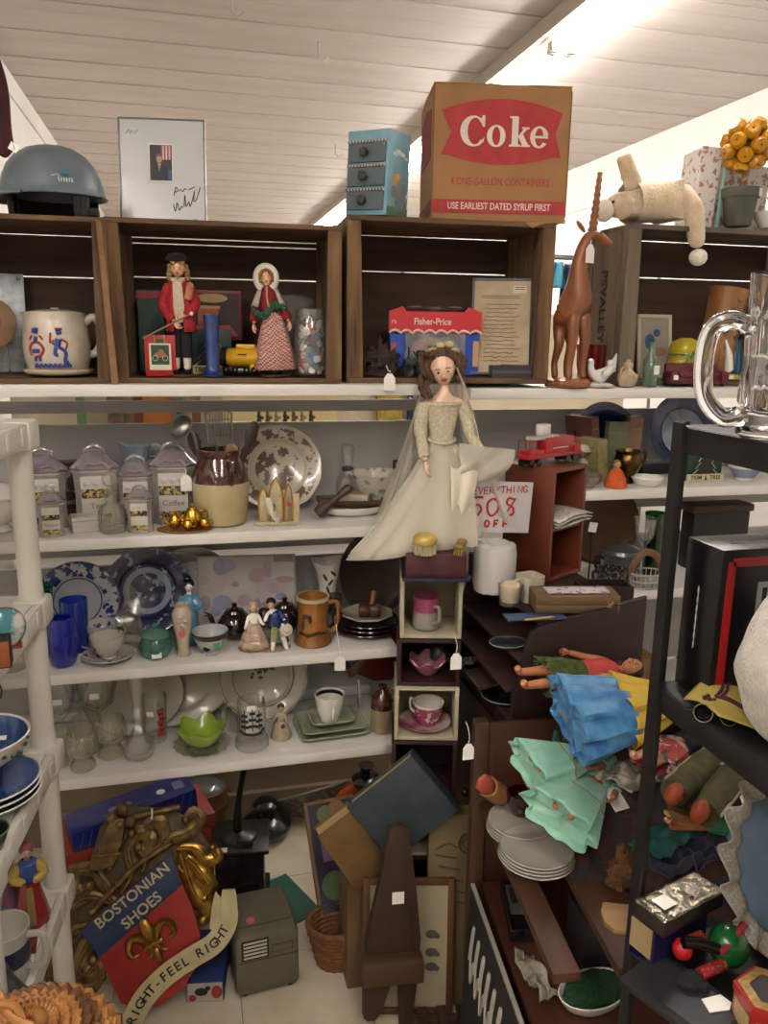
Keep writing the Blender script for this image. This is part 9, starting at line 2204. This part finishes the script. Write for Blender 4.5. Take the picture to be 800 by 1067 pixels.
def soldier():
 at(742,1006,z=Z3K+0.014,s=1.0);t=thing('plush_soldier','toy with glittery red sleeves, black mittens and a round green body','toy',10)
 gr=mat('ball_green','#0f5a26',0.25,coat=0.5);gl=mat('glitter_red','#94161c',0.35,col2='#b5744a',vs=260,lo=0.55,hi=0.62,bump=0.5);bk_=mat('mitten_black','#0f1216',0.9,bump=0.6,vs=200)
 b=B().m(gr);b.blob((0.026,0.0,0.022),(0.027,0.027,0.030),24,16);obj('body',b,t,scale=1)
 for y,z,x1 in((-0.012,0.004,-0.036),(0.028,0.016,-0.028)):
  b=B().m(gl);b.tube([(0.006,y,z+0.006),(-0.012,y,z+0.005),(x1,y,z+0.003)],0.0085,12);obj('sleeve',b,t,scale=1)
 b=B().m(bk_);b.blob((-0.052,-0.012,0.004),(0.020,0.014,0.012),16,12);b.blob((-0.044,-0.027,0.004),(0.010,0.006,0.007),12,8);obj('mitten',b,t,scale=1)
 b=B().m(mat('ball_red','#a3161b',0.35));b.blob((-0.037,0.020,0.022),(0.014,0.014,0.015),16,12);obj('red_ball',b,t,scale=1)
 b=B().m(BLACK);b.tube(smoothline([(-0.044,0.014,0.040),(-0.02,0.006,0.036),(0.0,-0.006,0.030)],5),0.008,10);obj('boot',b,t,scale=1)
 b=B().m(mat('handle_rose','#8a2a30',0.4));b.tube([(-0.002,-0.012,0.030),(0.02,-0.012,0.040),(0.045,-0.006,0.056)],0.0052,10);obj('belt',b,t,scale=1)
soldier()
def redtin():
 at(800,1075,z=Z3K,s=1.0);t=thing('hexagonal_tin','red six sided tin with a gold patterned lid at the bottom right corner','tin',20)
 b=B().m(mat('tin_red','#a02018',0.35,coat=0.3));b.lathe([(0,0),(0.044,0),(0.044,0.045),(0.046,0.046),(0.046,0.056),(0.040,0.058),(0,0.058)],6);obj('tin',b,t,ang=20,scale=1)
 b=B().m(mat('tin_gold','#a88440',0.4,0.3,col2='#7d5f2c',vs=120));b.lathe([(0.041,0.0585),(0.028,0.060),(0.028,0.0585)],6);b.m(mat('tin_dark','#2b2426',0.4));b.lathe([(0.027,0.0585),(0.027,0.0592),(0,0.0592)],6);obj('lid_pattern',b,t,ang=20,scale=1)
 b=B().m(mat('tin_picture','#b59a6d',0.5));
 for k in range(6):a=R(30+60*k);b.t(Matrix.Rotation(a,4,'Z')@TR(0.0383,0,0.022));b.box((0,0,0),(0.0008,0.034,0.034))
 obj('side_picture',b,t,smooth=False,scale=1)
redtin()
at(712,1045,z=Z3K,s=1.0);b=B().m(MATTE);b.box((0,0,0.006),(0.09,0.14,0.010),bev=0.002);b.m(mat('tray_grey','#232326',0.4));b.box((0,0,0.0118),(0.07,0.12,0.001));solo('dark_tray','flat dark tray on the rack in front of the black mitten','tray',b,24,scale=1)
at(746,1046,z=Z3K+0.0135,s=1.0);b=B().m(PAPER);b.prism([(-0.018,-0.011),(0.010,-0.013),(0.020,-0.004),(0.014,0.011),(-0.015,0.010)],-0.0006,0.0006);solo('price_tag','white paper price tag lying on the flat dark tray','price tag',b,0,rx=-90,scale=1)
PX,PY=-0.297,1.55
pm=mat('resin_white','#cfcac0',0.45,col2='#c4bfb4',vs=8)
here(PX,PY,0,1.0)
t=thing('plastic_shelving','white plastic shelving unit with round posts at the left of the aisle','shelves',-5.5)
PW,PD=0.42,0.37
ZP=(1.440,1.105,0.800,0.490,0.12)
def lp(nm,fn):b=B().m(pm);fn(b);return obj(nm,b,t,scale=1)
zs=(0.0,)+tuple(sorted(ZP))
for x in(0.0,-PW):
 for y in(0.0,-PD):
  for z0,z1 in zip(zs[1:],zs[2:]):lp('post',lambda b,z0=z0,z1=z1:b.lathe([(0,z0+0.001),(0.0225,z0+0.001),(0.021,z0+0.03),(0.0205,(z0+z1)/2),(0.0215,z1-0.06),(0.0215,z1-0.052),(0,z1-0.052)],20,c=(x,y,0)))
  lp('foot',lambda b:b.lathe([(0,0),(0.026,0),(0.024,0.065),(0,0.065)],18,c=(x,y,0)))
for z in ZP:
 def deck(b,z=z):
  b.box((-PW/2,-PD/2,z-0.008),(PW+0.02,PD+0.02,0.016),bev=0.004)
  b.box((0.018,-PD/2,z-0.022),(0.016,PD+0.03,0.044),bev=0.005);b.box((-PW-0.018,-PD/2,z-0.022),(0.016,PD+0.03,0.044),bev=0.005);b.box((-PW/2,0.018,z-0.022),(PW+0.03,0.016,0.044),bev=0.005);b.box((-PW/2,-PD-0.018,z-0.022),(PW+0.03,0.016,0.044),bev=0.005)
  for k in range(4):b.box((0.0268,-0.06-k*0.085,z-0.02),(0.003,0.02,0.03),bev=0.001)
 lp('shelf',deck)
 for x in(0.0,-PW):
  for y in(0.0,-PD):lp('corner_socket',lambda b,x=x,y=y:(b.box((x,y,z-0.024),(0.062,0.062,0.054),bev=0.008)))
def on_p(u,v,z):a=R(-5.5);here(PX+math.sin(a)*u-math.cos(a)*v,PY-math.cos(a)*u-math.sin(a)*v,z+0.001)
at(7,Y=1.30,z=ZP[1]);t=thing('glass_paperweight','round paperweight with aqua and white swirls on a little stand at the left edge','paperweight',10)
b=B().m(mat('swirl_aqua','#3f7f88',0.12,col2='#b5b3a8',vs=26,lo=0.46,hi=0.54,coat=0.7));b.t(TR(0,0,22)@ROT(80,0,20));b.lathe([(0,-8),(12,-7),(19,-2),(20,3),(16,7),(0,9)],30);obj('disc',b,t)
b=B().m(mat('swirl_rim','#5a3a2c',0.3));b.t(TR(0,0,22)@ROT(80,0,20));b.tube([(20*math.cos(2*PI*k/36),20*math.sin(2*PI*k/36),0)for k in range(36)],1.6,7,closed=True);obj('rim',b,t)
b=B().m(mat('stand_red','#7a2a22',0.4));b.box((0,0,1.5),(30,16,3),bev=1);b.prism([(-14,3),(14,3),(8,8),(-8,8)],4,8);obj('stand',b,t)
at(-6,Y=1.215,z=ZP[1]);t=thing('wooden_box','dark box with an orange leather side at the left edge of the plastic shelf','box',6)
b=B().m(MATTE);b.box((0,8,16),(34,22,32),bev=1.5);obj('box',b,t);b=B().m(mat('leather_orange','#8f4a26',0.5,col2='#7d3f20',vs=40));b.box((2,-3.4,16),(28,1,28),bev=0.3);obj('leather_panel',b,t)
b=B().m(mat('cord_black','#0f0f0f',0.6));b.tube(smoothline([(0,-4,4),(2,-7,-8),(6,-8,-20),(4,-8,-30)],4),0.9,6);obj('cord',b,t)
at(12,Y=1.86,z=Z2);b=B().m(cut);b.lathe([(0,0),(14,0),(16,2),(16,20),(13,27),(10,30),(10,34),(13,36),(11,46),(4,50),(0,51)],40,fn=flut(10,0.04));solo('cut_glass_jar','lidded cut glass jar at the left end of the middle shelf','jar',b)
def bluebowls():
 at(-12,Y=1.36,z=ZP[2]+0.0005);L0,s0=LOC.copy(),S;z=0
 cols=(('#2c4a30','green underside plate at the bottom of the stack of blue plates'),('#2d4f86','blue plate with a white rim, second from the bottom of the stack'),('#27467d','blue plate with a white rim at the top of the stack'))
 for c,lab in cols:
  here(L0.x,L0.y,L0.z+z*s0,s0);b=B().m(mat('pl_'+c[1:],c,0.2,coat=0.5));b.lathe([(0,0.3),(22,0.3),(36,5),(52,13),(50,13.4),(34,6.4),(0,2)],44);b.m(WHITE);b.lathe([(50,13.4),(52,13),(53,14.4),(51.4,15)],44);solo('blue_plate',lab,'plate',b,0,'stacked blue plates');z+=7
 here(L0.x-6*s0,L0.y-4*s0,L0.z+(z-1.5)*s0,s0);b=B().m(mat('glass_blue_dark','#1a2f6d',0.15,coat=0.5));b.lathe([(0,0),(20,0),(22,2),(24,26),(22.6,26),(20,4),(0,3)],30);solo('blue_dish','small dark blue straight sided dish on the stack of blue plates','dish',b)
 here(L0.x-2*s0,L0.y-2*s0,L0.z+(z+24.8)*s0,s0)
 t=thing('mixing_bowl','blue bowl with a white rim and flower band on top of the blue dishes','bowl')
 b=B().m(mat('bowl_blue','#2b4a78',0.2,col2='#35588a',vs=20,coat=0.5));b.lathe([(45.6,32),(40,18),(28,6),(0,4)],44);b.m(WHITE);b.lathe([(0,0),(22,0),(24,2),(40,14),(47,31),(48.6,33),(47,34),(45.6,32)],44);obj('bowl',b,t)
 b=B().m(mat('leaf_blue','#2f4d3a',0.4))
 for a in range(-160,20,14):b.blob((43.6*math.cos(R(a)),43.6*math.sin(R(a)),20+3*math.sin(a)),(3,2,2.4),7,5)
 obj('flower_band',b,t);sticker(t,16,20,17.5,10,5,rx=-60)
bluebowls()
at(-10,Y=1.225,z=ZP[2]);t=thing('black_dish','black glossy cup with a green rim at the left edge of the plastic shelf','cup')
b=B().m(BLACK);b.lathe([(0,0),(12,0),(13,1),(20,22),(19,22),(12,3),(0,3)],30);obj('bowl',b,t);b=B().m(mat('rim_leaf','#3f6a48',0.4));b.tube([(19.6*math.cos(2*PI*k/30),19.6*math.sin(2*PI*k/30),22)for k in range(30)],0.9,6,closed=True);obj('rim',b,t)
def folklady():
 at(34,Y=1.45,z=ZP[3]);t=thing('folk_lady','ceramic lady figurine in a red skirt and blue yellow blouse on the low plastic shelf','figurine',12)
 b=B().m(mat('figure_face','#b58f78',0.4));J={'p':((0,0,44),8),'c':((0,0,60),8),'n':((0,0,72),3),'h':((0,-1,76),3),'b':((0,0,6),10),'s1':((-9,0,66),4),'e1':((-13,-4,54),3.6),'w1':((-3,-11,52),2.4),'s2':((9,0,66),4),'e2':((13,-4,54),3.6),'w2':((4,-11,50),2.4)}
 b.skin(J,[('p','c'),('c','n'),('n','h'),('p','b'),('c','s1'),('s1','e1'),('e1','w1'),('c','s2'),('s2','e2'),('e2','w2')]);head(b,(0,-1,80),7,mat('figure_face'));obj('body',b,t)
 b=B().m(mat('skirt_red','#7d1f22',0.3,coat=0.4));b.lathe([(0,0),(17,0),(17.6,2),(15,16),(11,34),(9,48)],30,fn=lambda a,r,z:(r*(1+0.05*math.sin(a*9)),z));obj('skirt',b,t)
 b=B().m(mat('apron_tan','#8a7440',0.4));b.prism([(-3,46),(3,46),(4,4),(-4,4)],-17.5,-12,0.6);obj('apron_band',b,t)
 b=B().m(mat('blouse_yellow','#a58a3a',0.4,coat=0.3));
 for s_ in(-1,1):b.tube(smoothline([(s_*8,0,67),(s_*14,-4,55),(s_*5,-10,52)],4),[4.6,5,5.4,5.4,5.2,5,4.6,4,3.4],9)
 b.m(mat('vest_blue','#27478a',0.35,coat=0.3));b.lathe([(9.4,46),(9.8,58),(9.4,68),(5,72)],20,sy=0.92);obj('blouse',b,t,sol=0.5)
 b=B().m(mat('scarf_rose','#7f3f4a',0.5));b.blob((0,1.4,83),(7.6,7.4,7.4),16,10);obj('headscarf',b,t)
folklady()
at(14,Y=1.47,z=ZP[3]);b=B().m(mat('figure_red','#7f2620',0.35,col2='#3a4f6a',vs=60));b.lathe([(0,0),(12,0),(13,2),(10,18),(7,34),(9,44),(6,52),(4,58),(6,64),(3,70),(0,71)],26);solo('red_figurine','small red and blue figurine half hidden behind the folk lady','figurine',b)
def mug2():
 at(8,Y=1.31,z=ZP[3]+0.0);t=thing('ironstone_mug','pale grey mug with a dark blue band at the left edge of the low shelf','mug',-8)
 m_=mat('ironstone','#a39f94',0.3,coat=0.3);b=B().m(m_);b.lathe([(0,0),(20,0),(22,2),(24,22)],32);b.m(mat('band_navy','#171d3a',0.3));b.lathe([(24,22),(24.6,44)],32);b.m(m_);b.lathe([(24.6,44),(26,60),(24,60),(22,40),(0,5)],32);obj('body',b,t)
 b=B().m(m_);b.tube(smoothline([(23,-3,52),(40,-6,54),(43,-6,36),(38,-6,18),(22,-3,14)],5),3,9,flat=1.3);obj('handle',b,t)
mug2()
def steeltool():
 at(30,Y=1.215,z=ZP[3]);t=thing('hand_mincer','grey steel hand mincer leaning on the low plastic shelf','kitchen tool',18)
 m_=mat('cast_alloy','#7f8182',0.35,0.8,col2='#6a6c6d',vs=30)
 b=B().m(m_);b.tube(smoothline([(-26,0,62),(-14,0,40),(0,0,22),(12,0,14)],5),[13,12.6,12,11.6,11,10.4,10,9.6,9,9,9,9,9,9,9,9],14);b.lathe([(0,0),(14,0),(14,4),(6,6),(6,16),(0,16)],20,c=(12,0,0));obj('barrel',b,t)
 b=B().m(m_);b.tube(smoothline([(14,-6,20),(24,-12,14),(26,-16,30),(20,-18,40)],5),3.4,8);obj('lever',b,t)
 b=B().m(mat('disc_steel','#9a9b9b',0.25,1.0));b.t(TR(13,-8,16)@ROT(80,0,20));b.lathe([(0,0),(11,0),(11,3),(0,3)],24);obj('disc',b,t)
steeltool()
at(34,Y=1.37,z=ZP[3]);b=B().m(mat('card_darkred','#6d1d18',0.5));b.box((-16,6,6),(40,30,11),bev=1);b.m(mat('card_teal','#2b4a55',0.5));b.box((-16,6,13),(32,24,3),bev=0.5);solo('red_tin_box','flat dark red tin box between the grey mug and the folk lady','tin',b,6)
def hamper():
 here(-0.245,1.00,0.0,1.0);t=thing('wicker_hamper','tall woven wicker hamper with a domed lid and twisted handle in the near left corner','basket',0);t.scale=(0.86,0.86,1.28)
 w1=mat('wicker_tan','#a8723c',0.6,col2='#8f5c2c',vs=30,bump=0.2);w2=mat('wicker_brown','#6f4521',0.6,col2='#5a3618',vs=30)
 def strip(b,pts,w):b.tube(pts,w,6,flat=0.35)
 b=B().m(w1);n=56
 for lv in range(30):
  z=0.010+lv*0.0143;r=0.125+0.02*math.sin(min(1,lv/29)*PI*0.55)
  b.m(w2 if lv%6 in(0,1)else w1)
  b.tube([((r+0.003*(1 if(k+lv)%2 else-1))*math.cos(2*PI*k/n),(r+0.003*(1 if(k+lv)%2 else-1))*math.sin(2*PI*k/n),z)for k in range(n)],0.0098,6,closed=True,flat=0.6)if False else b.tube([((r+0.003*(1 if(k+lv)%2 else-1))*math.cos(2*PI*k/n),(r+0.003*(1 if(k+lv)%2 else-1))*math.sin(2*PI*k/n),z)for k in range(n)],0.0072,6,closed=True,flat=0.6)
 b.m(w2)
 for k in range(n):a=2*PI*k/n;b.tube([(0.122*math.cos(a),0.122*math.sin(a),0.0),(0.14*math.cos(a),0.14*math.sin(a),0.22),(0.142*math.cos(a),0.142*math.sin(a),0.43)],0.003,4)
 b.lathe([(0,0.004),(0.125,0.004),(0.125,0.008),(0,0.008)],30);obj('body',b,t,scale=1)
 b=B()
 for lv in range(13):
  f=lv/12.5;r=0.152*math.cos(f*PI/2*0.94);z=0.440+0.085*math.sin(f*PI/2)
  b.m(w2 if lv in(2,3,7,8)else w1);b.tube([((r+0.0025*(1 if(k+lv)%2 else-1))*math.cos(2*PI*k/n),(r+0.0025*(1 if(k+lv)%2 else-1))*math.sin(2*PI*k/n),z+0.002*(1 if(k+lv)%2 else-1))for k in range(n)],0.0082,6,closed=True,flat=0.7)
 b.m(w1);b.lathe([(0.15,0.436),(0.14,0.468),(0.105,0.50),(0.05,0.518),(0,0.522)],40);obj('lid',b,t,scale=1)
 b=B().m(w1)
 L=smoothline([(-0.13,0.06,0.45),(-0.09,0.05,0.53),(-0.03,-0.02,0.575),(0.06,-0.10,0.53),(0.085,-0.13,0.445)],14)
 for ph in(0,PI):b.tube([p+Vector((0.004*math.cos(k*0.7+ph),0.004*math.sin(k*0.7+ph),0.004*math.cos(k*0.7+ph)))for k,p in enumerate(L)],0.0055,7)
 obj('handle',b,t,scale=1)
hamper()
at(-2,98,Y=1.55);t=thing('hanging_scarf','dark maroon cloth hanging in at the top left corner','cloth')
b=B().m(mat('cloth_maroon','#3f0f12',0.85,col2='#2f0a0d',vs=20))
b.grid(lambda u,v:(-26+(28+14*v)*u+3*math.sin(v*5),6*math.sin(u*9+v*2),40-88*v-10*u*v+6*math.sin(u*7)*v),16,14);obj('cloth',b,t,sol=1.5)
b=B().m(STEEL);b.tube([(-26,0,39),(-26,0,(ZC-LOC.z)/S)],0.8,6);obj('hook_wire',b,t)
b=B().m(PAPER);b.box((12,-6,-52),(9,0.8,8),rot=(0,30,0));obj('price_tag',b,t)
here(0.65,3.3,0,1.0)
t=thing('rear_display','cream display wall of the next aisle seen through the shelf gaps','display wall')
b=B().m(mat('rear_cream','#b9ac92',0.7,col2='#c4b79d',vs=4));b.box((0,0.03,0.85),(2.6,0.04,1.7));obj('panel',b,t,smooth=False)
for z in(0.72,1.22):b=B().m(shelf_m);b.box((0,-0.12,z),(2.6,0.26,0.02));obj('ledge',b,t,smooth=False)
def rear(px,py,Y,w,h,m_,name,label,cat,dz=0,tilt=0):
 p=ony(px,py,Y);here(p.x,Y,p.z);b=B().m(m_);return p
def hung(name,label,cat,px,pyb,Y,w,h,m_,d=6,rz=0):
 p=ony(px,pyb,Y);here(p.x,Y,p.z);b=B().m(m_);b.box((0,0,h/2),(w,d,h),bev=0.6)
 return solo(name,label,cat,b,rz,smooth=False)
hung('hanging_banner','orange hanging panel of the next aisle seen through the gap above the etching','panel',166,452,3.285,52,60,mat('rear_orange','#b5702a',0.6,col2='#a05f20',vs=8))
hung('hanging_dark_print','dark patterned print seen through the gap left of the orange panel','print',122,452,3.285,16,60,mat('rear_print','#3a3a30',0.7,col2='#8a6a52',vs=18))
hung('hanging_floral_bag','dark blue floral bag seen through the gap beside the bride doll','bag',434,440,3.285,20,44,cells('rear_floral','#10162f','#a5a8a8',40,0.28,0.8))
hung('hanging_yellow_bag','yellow woven bag seen through the gap beside the dark floral bag','bag',405,438,3.285,26,40,mat('rear_yellow','#a88f3a',0.8,col2='#7d6a26',vs=40))
for k,(px,c)in enumerate(((86,'#5a7a4a'),(205,'#6d4a2c'),(187,'#7a2f24'),(145,'#5a2f22'))):hung('hanging_trinket',('green trinket seen through the gap over the first canisters','brown trinket right of the orange panel through the gap','rust red trinket in front of the orange panel','dark red trinket left of the orange panel through the gap')[k],'trinket',px,446-2*k,3.265,9,50,mat('rear_%s'%c[1:],c,0.7))
p=ony(296,441,3.14);here(p.x,3.14,p.z-0.012,1.0)
b=B().m(mat('rear_shelf_cream','#c9b98f',0.5));b.box((0,0.05,0),(0.46,0.16,0.02));b.box((0,0.125,0.07),(0.46,0.012,0.16));solo('figure_shelf','small cream hanging shelf of figures seen through the gap right of the crock','shelf',b,0,smooth=False,scale=1)
for k in range(7):
 at(270+k*9,Y=3.15,z=p.z-0.0015);c=('#2b2420','#5d4a33','#8a7a5a')[k%3]
 b=B().m(mat('mini_%s'%c[1:],c,0.6));b.lathe([(0,0),(2.6,0),(2.8,2),(1.6,5),(2.4,8),(1.4,10),(1.8,12),(0,14)],12);b.blob((2,0,6),(3,1.5,2),8,5)
 solo('mini_figure','tiny figure on the cream hanging shelf seen through the gap','figurine',b,0,'tiny figures on the hanging shelf')
for k,(px,c,w,pb,lab)in enumerate(((606,'#15171c',16,360,'black garment hanging far behind the antelope carving'),(592,'#1f2a4a',12,352,'navy garment hanging just left of the black one behind the antelope'),(618,'#3a2f3f',9,348,'dusky garment hanging between the black one and the grey crate'),(582,'#3f8296',8,300,'teal garment hanging behind the antelope carving'))):
 p=ony(px,pb,3.9);here(p.x,3.9,p.z)
 b=B().m(mat('garment_%d'%k,c,0.9));h=(1.98-p.z)/S;b.grid(lambda u,v:((u-0.5)*w*(2.0-0.9*v**3),6*math.sin(u*9)+2,h*v*0.97),12,8);o=obj('garment',b,sol=2);o.location=LOC;tag(o,lab,'garment','garments on the far rail')
here(1.75,3.9,2.0,1.0);b=B().m(STEEL);b.tube([(-0.7,0,0),(0.7,0,0)],0.012,10);b.tube([(-0.7,0,0),(-0.7,0,-2)],0.010,6);b.tube([(0.7,0,0),(0.7,0,-2)],0.010,6);solo('clothes_rail','steel clothes rail far behind the antelope carving','rail',b,0,scale=1)
here(1.75,3.9,0.0008,1.0)
b=B().m(mat('far_white','#b5b0a8',0.6));b.box((0,0.2,0.5),(1.2,0.4,1.0),bev=0.01);b.m(mat('far_dark','#2b2c33',0.6));b.box((-0.1,-0.005,0.8),(0.7,0.01,0.25));solo('far_counter','white counter far behind the antelope carving','counter',b,0,smooth=False,scale=1)
